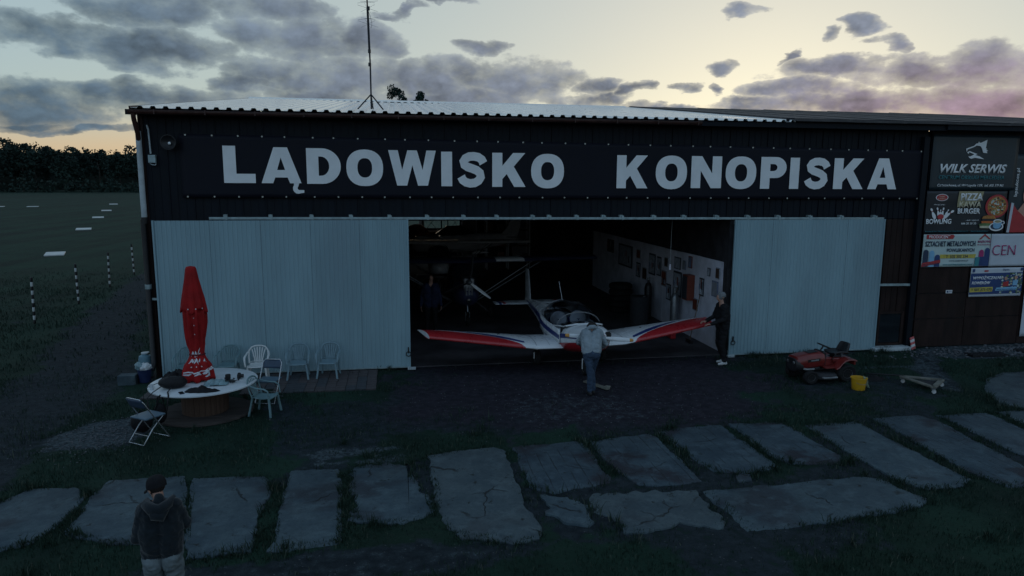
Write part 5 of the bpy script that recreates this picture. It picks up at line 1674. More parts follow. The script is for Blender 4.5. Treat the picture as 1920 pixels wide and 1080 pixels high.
hr = MB(); hr.T = Matrix.Translation(hc)
nrm = random.Random(4)
hr.lathe([(.02, .118), (.075, .10), (.108, .05), (.116, -.01), (.10, -.07), (.06, -.095)], 18, (0, -.02, .0), 'Z', wob=lambda a, h: 1 + .05 * math.sin(5 * a + h * 30) + (-.16 if math.sin(a) > .75 else 0))
hr.obj('hair', m_hair, p1, smooth=60)
MB().tube([(-.04, .36, 1.32), (.03, .35, 1.36), (.12, .35, 1.365), (.19, .38, 1.33)], [.03, .045, .045, .03], 10).obj('hood', m_grey, p1, smooth=60)

# person in black at the right wing tip
p2 = empty('person', (13.0, -.78, 0), rad(0))
tag(p2, 'person in black clothes and white shoes holding the right-hand wing tip beside the door', 'person')
C = []
C += [((.0, -.085, .92), (-.05, -.10, .50), .105, .075, 2), ((-.05, -.10, .50), (.04, -.10, .10), .072, .052, 2)]
C += [((.0, .085, .92), (-.03, .10, .50), .105, .075, 2), ((-.03, .10, .50), (.12, .10, .10), .072, .052, 2)]
shoe(C, (.04, -.10, .09), (-1, -.15, 0), 4); shoe(C, (.12, .10, .09), (-1, .1, 0), 4)
for s_ in (-1, 1):
    C += [((.0, s_ * .08, .94), (.0, s_ * .10, 1.18), .130, .135, 1), ((.0, s_ * .10, 1.18), (-.03, s_ * .115, 1.42), .135, .110, 1)]
C += [((-.04, 0, 1.46), (-.07, 0, 1.58), .06, .056, 0)]
C += [((-.03, -.17, 1.43), (-.10, -.24, 1.16), .074, .058, 1), ((-.10, -.24, 1.16), (-.36, -.16, 1.04), .056, .043, 1)]
C += [((-.03, .17, 1.43), (-.10, .24, 1.16), .074, .058, 1), ((-.10, .24, 1.16), (-.34, .18, 1.05), .056, .043, 1)]
hand(C, (-.38, -.15, 1.04), (-1, .15, -.1), (0, 0, -1), (.1, 1, 0), 0, .5)
hand(C, (-.36, .17, 1.05), (-1, -.1, -.1), (0, 0, -1), (.1, -1, 0), 0, .5)
hc = Vector((-.085, 0, 1.68))
head(C, hc, (-1, -.1, -.35), (-.2, 0, 1), 0, 3)
grow_body('body', C, [m_skin, m_bcl, m_bcl, m_ghair, m_wshoe], p2, .010, 5)
hr = MB(); hr.T = Matrix.Translation(hc + Vector((.02, 0, .02)))
hr.lathe([(.01, .10), (.07, .085), (.10, .04), (.106, -.0), (.10, -.02)], 18)
hr.obj('knit_cap', m_ghair, p2, smooth=60)

# person standing in the dark inside the hangar
p3 = empty('person', (6.15, 3.6, 0), rad(0))
tag(p3, 'person in dark blue jacket standing in the shadow inside the hangar beside the left door', 'person')
C = []
for s_ in (-1, 1):
    C += [((s_ * .10, 0, .92), (s_ * .11, .0, .50), .108, .075, 2), ((s_ * .11, .0, .50), (s_ * .12, .02, .10), .072, .052, 2)]
    shoe(C, (s_ * .12, .02, .09), (s_ * .2, -1, 0), 4)
    C += [((s_ * .085, 0, .90), (s_ * .10, 0, 1.18), .135, .14, 1), ((s_ * .10, 0, 1.18), (s_ * .12, 0, 1.40), .14, .11, 1)]
    C += [((s_ * .175, 0, 1.41), (s_ * .26, .02, 1.12), .074, .058, 1), ((s_ * .26, .02, 1.12), (s_ * .29, -.06, .86), .056, .043, 1)]
    hand(C, (s_ * .29, -.065, .84), (0, -.15, -1), (-s_, 0, 0), (0, -1, 0), 0, .4)
C += [((0, 0, 1.46), (0, -.02, 1.58), .06, .055, 0)]
head(C, (0, -.02, 1.67), (.25, -1, -.1), (0, 0, 1), 0, 3)
grow_body('body', C, [m_skin, m_navyc, m_bcl, m_hair, m_shoe], p3, .012, 4)

# ------------------------------------------------------------------ paved strip below the left door
m_pav = mat('worn_paving_block', (.075, .066, .068), .85, 0, .3, 5, .3, 60, .2, dirt=.4, dirtcol=(.03, .03, .028))
m_pav2 = mat('grey_paving_block', (.055, .06, .068), .85, 0, .3, 5, .3, 60, .2, dirt=.4, dirtcol=(.025, .028, .026))
pv = empty('paved_strip', (0, 0, 0)); tag(pv, kind='structure')
pme = [MB().box((0, 0, 0), (.205, .325, .06)).mesh('paver', q) for q in (m_pav, m_pav2)]
for j in range(5):
    for i in range(22):
        x = .02 + i * .2135 + .1; y = -1.50 + j * .335 + (.0 if i % 2 else .0)
        if x > 4.62 or rng.random() < .02: continue
        if j == 0 and i < 12 and rng.random() < .3: continue
        o = bpy.data.objects.new('paver', pme[1 if rng.random() < .4 else 0]); COL.objects.link(o); o.parent = pv
        o.location = (x + rng.uniform(-.004, .004), y + rng.uniform(-.006, .006), -.012 + rng.uniform(0, .012))
        o.rotation_euler = (rng.uniform(-.02, .02), rng.uniform(-.02, .02), rng.uniform(-.015, .015))

# ------------------------------------------------------------------ cable-drum table with closed parasol
m_ttop = mat('white_table_top', (.56, .60, .63), .35, 0, .08, 4, .03, 20, .5, dirt=.3, dirtcol=(.4, .42, .42))
tb = empty('drum_table', (1.55, -2.67, 0))
tag(tb, 'round white table made of a wooden cable drum with the red parasol through it', 'table')
MB().lathe([(.04, .585), (.93, .585), (.955, .595), (.955, .615), (.93, .625), (.04, .625)], 56).obj('table_top', m_ttop, tb, smooth=40)
m_st = mat('drum_stave', (.060, .038, .028), .8, 0, .35, 4, .35, 50, .2, stretch=(1, 1, .2), dirt=.5, dirtcol=(.03, .02, .016))
ns = 26
stave = MB()
a2 = PI / ns * .94
stave.prism([(.37 * math.cos(-a2), .37 * math.sin(-a2)), (.41 * math.cos(-a2), .41 * math.sin(-a2)), (.416, 0), (.41 * math.cos(a2), .41 * math.sin(a2)), (.37 * math.cos(a2), .37 * math.sin(a2))], .055, .583)
sme = stave.mesh('stave', m_st)
for i in range(ns):
    o = bpy.data.objects.new('stave', sme); COL.objects.link(o); o.parent = tb
    o.rotation_euler = (0, 0, 2 * PI * i / ns); s_ = 1 + rng.uniform(-.012, .012); o.scale = (s_, s_, 1)
MB().lathe([(.35, .06), (.36, .06), (.36, .58), (.35, .58)], 26).obj('core', m_int, tb)
m_fl = mat('drum_flange_board', (.060, .050, .046), .85, 0, .3, 5, .35, 50, .2, stretch=(.25, 1, 1), dirt=.5, dirtcol=(.03, .03, .03))
R0 = .84
for i in range(12):
    y0, y1 = -R0 + i * 2 * R0 / 12 + .004, -R0 + (i + 1) * 2 * R0 / 12 - .004
    w0, w1 = math.sqrt(max(0, R0 ** 2 - y0 ** 2)), math.sqrt(max(0, R0 ** 2 - y1 ** 2))
    w0, w1 = max(w0, .12), max(w1, .12)
    MB().prism([(-w0, y0), (w0, y0), ((w0 + w1) / 2 + .03, (y0 + y1) / 2), (w1, y1), (-w1, y1), (-(w0 + w1) / 2 - .03, (y0 + y1) / 2)], .008, .05 + rng.uniform(-.004, .004)).obj('flange_board', m_fl, tb)

ps = empty('parasol', (1.44, -2.60, 0))
ps.scale = (.86, .86, 1)
tag(ps, 'tall closed red parasol with white script print standing through the drum table', 'parasol')
m_par = mat('red_parasol_fabric', (.29, .010, .011), .75, 0, .2, 5, .25, 30, .2)
m_parw = mat('white_parasol_print', (.58, .60, .64), .75, 0, .15, 6)
m_parb = mat('dark_red_piping', (.12, .006, .01), .8, 0, .2, 6)
MB().tube([(0, 0, .05), (0, 0, 2.80)], .022, 10).obj('pole', m_steel, ps, smooth=60)


def parasol_r(a, z):
    """folded canopy radius at an angle and a height above the ground (lower drape and main body)"""
    prof_ = [(.66, .285), (.80, .275), (.95, .225), (1.06, .165), (1.14, .13), (1.22, .14), (1.45, .17), (1.75, .205), (2.02, .205)]
    for i in range(len(prof_) - 1):
        if prof_[i][0] <= z <= prof_[i + 1][0]:
            f = (z - prof_[i][0]) / (prof_[i + 1][0] - prof_[i][0]); r_ = prof_[i][1] + f * (prof_[i + 1][1] - prof_[i][1]); break
    else:
        r_ = prof_[0][1] if z < .66 else prof_[-1][1]
    fold = .13 * math.sin(8 * a + 1.3 * math.sin(z * 2.4)) + .05 * math.sin(17 * a + z * 5) + .05 * math.sin(3 * a + z * 3)
    return r_ * (1 + fold * (1.1 if z < 1.0 or z > 1.3 else .5))


def par_pt(a, z, off=0.0):
    r_ = parasol_r(a, z) + off
    lean = .05 * (z - 1.2)
    return (r_ * math.cos(a) * 1.05 - .02 * lean, r_ * .9 * math.sin(a), z)


zs = [.66, .70, .78, .86, .94, 1.0, 1.06, 1.1, 1.14, 1.18, 1.24, 1.32, 1.45, 1.6, 1.75, 1.9, 2.02]
b = MB()
b.loft([[par_pt(2 * PI * k_ / 120, z - (.05 * max(0, math.sin(8 * 2 * PI * k_ / 120)) if i == 0 else 0)) for k_ in range(120)] for i, z in enumerate(zs)], cap=False)
cnp = b.obj('canopy', m_par, ps, smooth=60, solid=.004)
# upper skirt hanging over the main body
b = MB()
zt = [(1.98, .255), (2.02, .25), (2.2, .215), (2.4, .175), (2.6, .135), (2.76, .11), (2.80, .09), (2.815, .01)]
b.loft([[(r_ * (1 + (.10 * math.sin(8 * a + .6) + .05 * math.sin(13 * a)) * min(1, (2.82 - z) * 1.6)) * math.cos(a) - .02, r_ * .85 * (1 + .10 * math.sin(8 * a + .6) * min(1, (2.82 - z) * 1.6)) * math.sin(a), z - (.045 * math.cos(4 * a) if i < 2 else 0)) for a in [2 * PI * k_ / 96 for k_ in range(96)]] for i, (z, r_) in enumerate(zt)], cap=False)
b.obj('top_skirt', m_par, ps, smooth=60, solid=.004)
for a in (-2.3, -1.75, -1.15, -.6):
    MB().ball((.262 * math.cos(a) - .02, .225 * math.sin(a), 2.03), .014, 8, 5).obj('button', m_parw, ps, smooth=60)
for z in (1.55, 1.72, 1.86):
    MB().ball(par_pt(-1.45, z, .006), .010, 8, 5).obj('button', m_parw, ps, smooth=60)
MB().tube([par_pt(2 * PI * k_ / 40, 1.14, .012) for k_ in range(41)], .016, 6).obj('tie_strap', m_parb, cnp, smooth=60)


def stroke(pts, wd, mm, name, off=.008):
    """printed brush stroke on the canopy: pts in (angle, height)"""
    dens = []
    for i in range(len(pts) - 1):
        for q in range(6): dens.append((pts[i][0] + (pts[i + 1][0] - pts[i][0]) * q / 6, pts[i][1] + (pts[i + 1][1] - pts[i][1]) * q / 6))
    dens.append(pts[-1])
    b = MB()
    vs, fs = [], []
    for i, (a, z) in enumerate(dens):
        f = math.sin(PI * (.12 + .80 * i / (len(dens) - 1)))
        da = dens[min(i + 1, len(dens) - 1)][0] - dens[max(i - 1, 0)][0]; dz_ = dens[min(i + 1, len(dens) - 1)][1] - dens[max(i - 1, 0)][1]
        l = math.hypot(da * .25, dz_) + 1e-9
        na_, nz = -dz_ / l, da * .25 / l
        vs.append(par_pt(a + na_ * wd * f / .25, z + nz * wd * f, off)); vs.append(par_pt(a - na_ * wd * f / .25, z - nz * wd * f, off))
    fs = [(2 * i, 2 * i + 1, 2 * i + 3, 2 * i + 2) for i in range(len(dens) - 1)]
    b.add(vs, fs)
    return b.obj(name, mm, cnp, smooth=60)


for pts, wd in (([(-2.15, 1.12), (-1.95, 1.20), (-1.8, 1.12)], .018), ([(-1.75, 1.10), (-1.55, 1.21), (-1.45, 1.15), (-1.6, 1.10)], .017), ([(-1.35, 1.12), (-1.1, 1.22), (-.95, 1.28)], .014), ([(-1.2, 1.13), (-.9, 1.18)], .016),
                ([(-2.2, .99), (-2.0, 1.06), (-1.85, 1.0), (-1.7, 1.07)], .020), ([(-1.7, .99), (-1.45, 1.07), (-1.35, 1.0)], .020), ([(-1.3, .98), (-1.05, 1.07)], .020), ([(-.75, 1.02), (-.5, 1.06), (-.55, 1.0)], .018),
                ([(-2.9, .84), (-2.5, .82), (-2.1, .835), (-1.7, .815), (-1.3, .83), (-.9, .85), (-.5, .90)], .012), ([(-2.4, .795), (-2.1, .78), (-1.9, .80)], .016), ([(-1.6, .775), (-1.3, .80), (-1.1, .77)], .018),
                ([(-1.0, .79), (-.7, .84), (-.5, .80), (-.3, .86)], .030), ([(-.9, .74), (-.6, .77), (-.35, .72)], .022), ([(-.4, .82), (-.1, .88), (.1, .84)], .022)):
    stroke(pts, wd, m_parw, 'script_print')
for a, z in ((-2.0, .92), (-1.5, .93), (-1.05, .925)): stroke([(a, z), (a + .08, z + .006)], .012, m_parw, 'emblem_print')

# ------------------------------------------------------------------ things on the table
def heap(name, label, cat, loc, rx, ry, h, mm, seed, n=22, parts=()):
    e = empty(name, loc)
    tag(e, label, cat)
    def fn(u, v):
        a = 2 * PI * u; r_ = v
        k_ = 1 + .28 * fbm(math.cos(a) * 1.4, math.sin(a) * 1.4, seed)
        x, y = rx * k_ * r_ * math.cos(a), ry * k_ * r_ * math.sin(a)
        z = h * (1 - r_ ** 2.2) * (.75 + .6 * fbm(x * 7 + seed, y * 7, seed)) + .014 * abs(fbm(x * 22, y * 22, seed + 3)) * (1 - r_)
        return (x, y, max(.004, z) if r_ < 1 else .002)
    MB().grid(fn, n * 2, n).obj('cloth', mm, e, smooth=60)
    return e


m_jack = mat('black_jacket', (.006, .006, .008), .75, 0, .3, 12, .3, 40, .25)
m_jack2 = mat('charcoal_bag_fabric', (.007, .007, .009), .6, 0, .3, 12, .3, 60, .3)
TZ = .628
heap('jacket', 'crumpled black jacket on the near edge of the table', 'jacket', (1.66, -3.36, TZ), .30, .13, .085, m_jack, 4.4)
heap('jacket', 'black jacket heaped at the back left of the table beside the parasol', 'jacket', (1.02, -2.42, TZ), .30, .22, .19, m_jack, 9.1)
bg_ = empty('camera_bag', (1.12, -3.04, TZ)); tag(bg_, 'soft black bag with straps hanging over the left table edge', 'bag')
def bagfn(u, v):
    a = 2 * PI * u; t_ = PI * v
    x, y, z = .25 * math.sin(t_) ** .6 * math.cos(a), .17 * math.sin(t_) ** .6 * math.sin(a), .10 - .10 * math.cos(t_)
    k_ = 1 + .12 * fbm(x * 6, y * 6, z * 6)
    return (x * k_, y * k_, max(0.002, z * k_))
MB().grid(bagfn, 28, 14).obj('body', m_jack2, bg_, smooth=60)
MB().box((-.02, -.04, .185), (.16, .012, .008)).obj('zip', m_steel, bg_)
for pts in ([(-.22, -.05, .12), (-.40, -.02, .05), (-.50, -.05, .0), (-.50, -.10, -.2), (-.46, -.14, -.32)], [(-.12, -.14, .10), (-.24, -.36, .03), (-.29, -.50, -.03), (-.28, -.52, -.22), (-.20, -.48, -.30), (-.14, -.44, -.12), (-.10, -.42, .0)], [(.02, -.16, .06), (.0, -.34, .02), (.06, -.50, .0), (.07, -.58, -.06), (.04, -.57, -.24), (.0, -.54, -.30)]):
    MB().tube(pts, .013, 6, flat=.5).obj('strap', m_jack2, bg_, smooth=60)
hb = empty('hanging_bag', (1.0, -3.46, .22)); tag(hb, 'black bag hanging by the table drum on the left', 'bag')
MB().grid(lambda u, v: (.11 * math.sin(PI * v) ** .5 * math.cos(2 * PI * u) * (1 + .1 * fbm(u * 9, v * 5, 2.)), .06 * math.sin(PI * v) ** .5 * math.sin(2 * PI * u), .38 * v - .12), 20, 12).obj('body', m_jack, hb, smooth=60)
MB().tube([(-.06, 0, .22), (-.02, .0, .38), (.04, 0, .39), (.07, 0, .22)], .010, 6).obj('handle', m_jack, hb, smooth=60)
m_foil = mat('pale_blue_plastic', (.17, .27, .30), .25, 0, .3, 14, .4, 30, .6)
fo = empty('plastic_bag', (1.83, -2.93, TZ)); tag(fo, 'crumpled pale blue plastic bag on the table beside the parasol', 'plastic bag')
rp = random.Random(12)
def foilfn(u, v):
    x, y = (u - .5) * .44, (v - .5) * .30
    z = .012 + .07 * max(0, 1 - ((2 * u - 1) ** 2 + (2 * v - 1) ** 2)) + .05 * noise.cell(Vector((x * 14, y * 14, 2))) * max(0, 1 - (2 * u - 1) ** 4) * .6
    return (x + .03 * fbm(u * 5, v * 5, 8.), y + .03 * fbm(u * 5, v * 5, 5.), z)
MB().grid(foilfn, 16, 12).obj('film', m_foil, fo)
for i, (x, y) in enumerate(((1.98, -2.66), (2.17, -2.60), (2.10, -2.86))):
    e = empty('camera_part', (x, y, TZ), rng.uniform(0, 3)); tag(e, ['small black camera lens standing left on the white table', 'small black camera body standing near the back edge of the table', 'small black drone lying at the front of the three gadgets'][i], ['lens', 'camera', 'drone'][i])
    if i == 0:
        MB().lathe([(.045, 0), (.045, .03), (.05, .035), (.05, .10), (.042, .105), (.038, .085), (.005, .08)], 20).obj('barrel', m_blk, e, smooth=40)
        MB().box((.05, .03, .02), (.05, .04, .04)).obj('cap', m_blk, e, bevel=.01)
    elif i == 1:
        MB().box((0, 0, .05), (.12, .06, .09)).obj('body', m_blk, e, bevel=.012)
        MB().lathe([(.034, 0), (.036, -.05), (.026, -.05), (.02, -.03)], 18, (0, -.03, .05), 'Y').obj('lens', m_blk, e, smooth=40)
        MB().box((0, 0, .102), (.04, .04, .02)).obj('viewfinder', m_blk, e, bevel=.005)
    else:
        MB().box((0, 0, .03), (.07, .12, .04)).obj('body', m_blk, e, bevel=.012)
        for sx in (-1, 1):
            for sy in (-1, 1):
                MB().tube([(sx * .03, sy * .04, .035), (sx * .09, sy * .07, .04)], .008, 6).tube([(sx * .09, sy * .07, .03), (sx * .09, sy * .07, .055)], .013, 8).obj('arm', m_blk, e, smooth=60)
ph = empty('phone', (1.36, -3.42, TZ), .5); tag(ph, 'small dark phone lying at the front edge of the table', 'phone')
MB().box((0, 0, .005), (.075, .15, .009)).obj('case', m_navyc, ph, bevel=.004)
MB().box((0, 0, .0105), (.066, .138, .002)).obj('screen', m_glass, ph)
cu_ = empty('cup', (.76, -3.1, TZ)); tag(cu_, 'white cup standing at the left edge of the table', 'cup')
MB().lathe([(.005, 0), (.03, 0), (.038, .09), (.034, .09), (.027, .01), (.005, .01)], 18).obj('bowl', m_ttop, cu_, smooth=40)
MB().tube([(.035, 0, .07), (.06, 0, .065), (.06, 0, .03), (.033, 0, .025)], .005, 6).obj('handle', m_ttop, cu_, smooth=60)

# ------------------------------------------------------------------ plastic garden chairs
def monobloc(mm):
    r = empty('garden_chair', (0, 0, 0))
    def seat(u, v):
        x = (u - .5) * (.44 - .06 * v); y = -.22 + .42 * v
        return (x, y, .425 - .03 * math.sin(PI * v) - .012 * (1 - (2 * u - 1) ** 2) - (.03 * (1 - v / .12) ** 2 if v < .12 else 0))
    MB().grid(seat, 12, 12).obj('seat', mm, r, smooth=60, solid=.012)
    for s_ in (-1, 1):
        b = MB().loft([[(s_ * .20 - .022, -.20 - .01, .44), (s_ * .20 + .022, -.20 - .01, .44), (s_ * .20 + .022, -.165, .44), (s_ * .20 - .022, -.165, .44)],
                       [(s_ * .26 - .028, -.265, .0), (s_ * .26 + .018, -.265, .0), (s_ * .26 + .018, -.225, .0), (s_ * .26 - .028, -.225, .0)]])
        b.obj('leg', mm, r, bevel=.006)
        b = MB().loft([[(s_ * .19 - .022, .17, .42), (s_ * .19 + .022, .17, .42), (s_ * .19 + .022, .205, .42), (s_ * .19 - .022, .205, .42)],
                       [(s_ * .23 - .022, .255, .0), (s_ * .23 + .022, .255, .0), (s_ * .23 + .022, .295, .0), (s_ * .23 - .022, .295, .0)]])
        b.obj('leg', mm, r, bevel=.006)
        b = MB()
        pts = [(s_ * .255, -.235, .42), (s_ * .275, -.20, .60), (s_ * .28, -.12, .645), (s_ * .275, .05, .655), (s_ * .25, .21, .70)]
        b.tube(pts, [.018, .024, .028, .026, .022], 8, flat=.55)
        b.obj('armrest', mm, r, smooth=60)
    bk = MB()
    arch = [(-.215, .18, .40), (-.235, .235, .58), (-.225, .275, .72), (-.16, .30, .80), (-.08, .31, .825), (0, .315, .83), (.08, .31, .825), (.16, .30, .80), (.225, .275, .72), (.235, .235, .58), (.215, .18, .40)]
    bk.tube(arch, .021, 8, flat=.7)
    bo = bk.obj('back_frame', mm, r, smooth=60)
    for i in range(6):
        f = (i - 2.5) / 2.5
        MB().tube([(f * .085, .19, .415), (f * .10, .235, .52), (f * .135, .275, .66), (f * .165, .30, .80 - .05 * f * f)], [.014, .014, .015, .017], 6, flat=.45).obj('back_slat', mm, r, smooth=60)
    MB().tube([(-.20, .195, .45), (-.1, .205, .455), (.1, .205, .455), (.20, .195, .45)], .018, 6, flat=.5).obj('back_rail', mm, r, smooth=60)
    return r


m_cw = mat('white_plastic', (.56, .58, .58), .45, 0, .06, 6)
m_cg = mat('faded_green_plastic', (.125, .215, .235), .5, 0, .12, 6, dirt=.2, dirtcol=(.1, .14, .14))
m_cb = mat('faded_blue_plastic', (.16, .245, .285), .5, 0, .12, 6, dirt=.2, dirtcol=(.1, .14, .14))
ch_g, ch_w, ch_b = monobloc(m_cg), monobloc(m_cw), monobloc(m_cb)
GRP = 'garden chairs lined up along the left door'
spots = [(ch_g, .62, -.52, 6, 'blue-green plastic garden chair half hidden behind the table on the left of the parasol'),
         (None, 1.47, -.50, -4, 'blue-green plastic garden chair against the door just right of the parasol'),
         (ch_w, 2.12, -.62, 3, 'white plastic garden chair against the left door'),
         (ch_b, 2.98, -.55, 2, 'pale blue plastic garden chair, second from the right along the left door'),
         (None, 3.64, -.55, -6, 'pale blue plastic garden chair nearest the hangar opening along the left door')]
src = None
for s_, x, y, rz, lab in spots:
    if s_ is not None: src = s_; o = s_
    else: o = copy_tree(src)
    o.location = (x, y, .012); o.rotation_euler = (0, 0, rad(rz)); o.scale = (.88, .88, .88)
    tag(o, lab, 'chair', GRP)
o = copy_tree(ch_g); o.location = (2.68, -2.90, 0); o.rotation_euler = (0, 0, rad(74)); o.scale = (.86, .86, .86)
if 'group' in o: del o['group']
tag(o, 'blue-green plastic garden chair turned towards the table on its right side', 'chair')


def folding(mseat, mback):
    r = empty('folding_chair', (0, 0, 0))
    m = MATS['chrome_tube']
    MB().tube([(-.20, -.24, .02), (-.20, .06, .50), (-.195, .20, .74), (-.15, .235, .80), (.15, .235, .80), (.195, .20, .74), (.20, .06, .50), (.20, -.24, .02), (-.20, -.24, .02)], .011, 8).obj('back_frame', m, r, smooth=60)
    MB().tube([(-.175, -.17, .43), (-.175, .04, .26), (-.18, .24, .02), (.18, .24, .02), (.175, .04, .26), (.175, -.17, .43)], .010, 8).obj('leg_frame', m, r, smooth=60)
    MB().tube([(-.18, .13, .14), (.18, .13, .14)], .007, 6).obj('stretcher', m, r, smooth=60)
    MB().grid(lambda u, v: ((u - .5) * .39, -.20 + .38 * v, .44 + .012 * math.sin(PI * u) * math.sin(PI * v)), 8, 8).obj('seat', mseat, r, smooth=60, solid=.028, bevel=.008)
    MB().grid(lambda u, v: ((u - .5) * .37, .155 + .075 * v + .02 * math.sin(PI * u), .63 + .16 * v), 8, 4).obj('backrest', mback, r, smooth=60, solid=.018)
    return r


mat('chrome_tube', (.42, .44, .46), .25, .8, .1, 12)
m_fs = mat('blue_vinyl', (.075, .125, .17), .45, 0, .15, 8)
m_fb = mat('dark_blue_vinyl', (.035, .06, .10), .45, 0, .15, 8)
f1 = folding(m_fs, m_fb)
f1.location = (2.62, -2.10, 0); f1.rotation_euler = (0, 0, rad(-14))
tag(f1, 'blue folding chair with bright tube frame standing between white chair and table', 'chair')
f2 = folding(m_fs, m_fb)
f2.location = (.98, -4.02, 0); f2.rotation_euler = (0, 0, rad(146))
tag(f2, 'blue folding chair with bright tube frame in the grass left of the table', 'chair')
rk = empty('backpack', (.72, -3.58, 0)); tag(rk, 'black backpack on the ground behind the left folding chair', 'backpack')
MB().grid(lambda u, v: (.18 * math.sin(PI * v) ** .45 * math.cos(2 * PI * u), .12 * math.sin(PI * v) ** .45 * math.sin(2 * PI * u), .36 * v + .02 * fbm(u * 8, v * 5, 1.)), 24, 14).obj('body', m_jack, rk, smooth=60)
MB().tube([(-.05, 0, .34), (0, 0, .41), (.05, 0, .34)], .012, 6).obj('handle', m_jack, rk, smooth=60)

# ------------------------------------------------------------------ corner clutter left of the door
bk_ = empty('rubbish_bucket', (-.30, -.36, 0))
bk_.scale = (.85, .85, .8); tag(bk_, 'blue bucket stuffed with white plastic bags at the left hangar corner', 'bucket')
m_bb = mat('dark_blue_plastic', (.010, .020, .07), .5, 0, .15, 8)
MB().lathe([(.005, .02), (.13, .02), (.165, .36), (.175, .36), (.175, .375), (.155, .375), (.12, .03), (.005, .03)], 24).obj('bucket', m_bb, bk_, smooth=40)
def bagf(cx, cz, rx, rz_, sd):
    def fn(u, v):
        a, t_ = 2 * PI * u, PI * v
        k_ = 1 + .35 * fbm(math.cos(a) * 2 * math.sin(t_), math.sin(a) * 2 * math.sin(t_), sd + v * 2)
        return (cx + rx * k_ * math.sin(t_) * math.cos(a), rx * k_ * math.sin(t_) * math.sin(a), cz - rz_ * k_ * math.cos(t_))
    return fn
MB().grid(bagf(.02, .42, .15, .12, 3.), 18, 12).obj('bag', mat('white_bag_film', (.50, .53, .55), .4, 0, .15, 12, .4, 25), bk_)
MB().grid(bagf(-.12, .46, .10, .11, 8.), 16, 10).obj('bag', m_foil, bk_)
dr_ = empty('water_barrel', (-.42, .10, 0))
dr_.scale = (.62, .62, .66); tag(dr_, 'pale blue barrel half hidden behind the bucket at the hangar corner', 'barrel')
MB().lathe([(.01, .02), (.20, .02), (.23, .12), (.235, .35), (.24, .37), (.235, .39), (.235, .62), (.21, .74), (.12, .78), (.12, .82), (.01, .82)], 26).obj('drum', mat('pale_blue_barrel', (.10, .20, .25), .5, 0, .15, 6), dr_, smooth=40)
MB().lathe([(.01, .82), (.135, .82), (.135, .86), (.01, .865)], 20).obj('lid', m_pale, dr_, smooth=40)
bx_ = empty('concrete_block', (-.62, -.42, 0)); tag(bx_, 'grey concrete block on the ground beside the blue bucket', 'block')
MB().box((0, 0, .10), (.36, .24, .22)).obj('block', con_a, bx_, bevel=.012)
pk = empty('timber_offcut', (.06, -.62, 0)); tag(pk, 'pale timber offcut lying at the foot of the hangar corner', 'timber')
MB().box((0, 0, .03), (.34, .09, .045), rz=.1).obj('board', m_wood, pk, bevel=.004)

# ------------------------------------------------------------------ red lawn tractor
lt = empty('lawn_tractor', (14.60, -2.33, 0), rad(3))
lt.scale = (.90, .84, .78)
tag(lt, 'red ride-on lawn tractor parked in front of the right door', 'lawn tractor')
m_tr = mat('red_tractor_paint', (.15, .014, .012), .35, 0, .15, 5, .03, 20, .5, coat=.2, dirt=.3, dirtcol=(.12, .02, .02))
# nose towards -X; wheels at x = -.48 (front) and +.50 (rear)
hdp = [(-.78, .20, .40, .66), (-.74, .235, .36, .74), (-.55, .25, .36, .79), (-.2, .255, .38, .83), (-.02, .255, .40, .84)]
def yz(x, hw, zb, zt, n=18, e=3.4):
    return [(x, p[0], p[2]) for p in secring(0, hw, zb, zt, n, e)]
MB().loft([yz(*h) for h in hdp]).obj('hood', m_tr, lt, smooth=45)
MB().box((-.26, 0, .833), (.26, .22, .012), R=Matrix.Rotation(rad(-7), 3, 'Y')).obj('hood_vent', m_blk, lt)
gr = MB().loft([yz(-.81, .16, .34, .60), yz(-.795, .225, .30, .68), yz(-.72, .245, .30, .70), yz(-.60, .25, .32, .56)]).obj('grille', m_blk, lt, smooth=45)
for s_ in (-1, 1): MB().lathe([(.055, 0), (.06, -.012), (.045, -.02)], 16, (-.79, s_ * .12, .56), 'X').obj('headlight', m_rim, gr, smooth=40)
for i in range(4): MB().box((-.812, 0, .38 + i * .04), (.012, .28, .012)).obj('grille_bar', m_dgrey, gr)
sd_ = MB().box((-.32, -.258, .64), (.34, .006, .075), R=Matrix.Rotation(rad(-5), 3, 'Y')).obj('side_decal', m_blk, lt)
MB().box((-.30, -.2625, .64), (.22, .004, .035), R=Matrix.Rotation(rad(-5), 3, 'Y')).obj('decal_stripe', m_rim, sd_)
MB().box((-.38, 0, .43), (.55, .40, .14)).obj('engine', m_dgrey, lt, bevel=.02)
MB().tube([(-.62, -.20, .40), (-.5, -.24, .38), (-.3, -.24, .38)], .03, 8).obj('muffler', m_rim, lt, smooth=60)
MB().box((-.05, 0, .34), (1.35, .30, .06)).obj('chassis', m_blk, lt, bevel=.01)
MB().box((.0, 0, .66), (.09, .42, .40)).obj('dash_panel', m_blk, lt, bevel=.03)
MB().tube([(.0, 0, .84), (.08, 0, .96)], .02, 8).obj('steering_column', m_blk, lt, smooth=60)
sw = empty('steering_wheel', (.10, 0, .985), parent=lt, rot=(0, rad(28), 0))
MB().tube([(.17 * math.cos(a), .17 * math.sin(a), 0) for a in [2 * PI * q / 28 for q in range(29)]], .014, 8).obj('wheel_rim', m_blk, sw, smooth=60)
for a in (0, 2.1, 4.2): MB().tube([(0, 0, -.02), (.165 * math.cos(a), .165 * math.sin(a), 0)], .011, 6).obj('spoke', m_blk, sw, smooth=60)
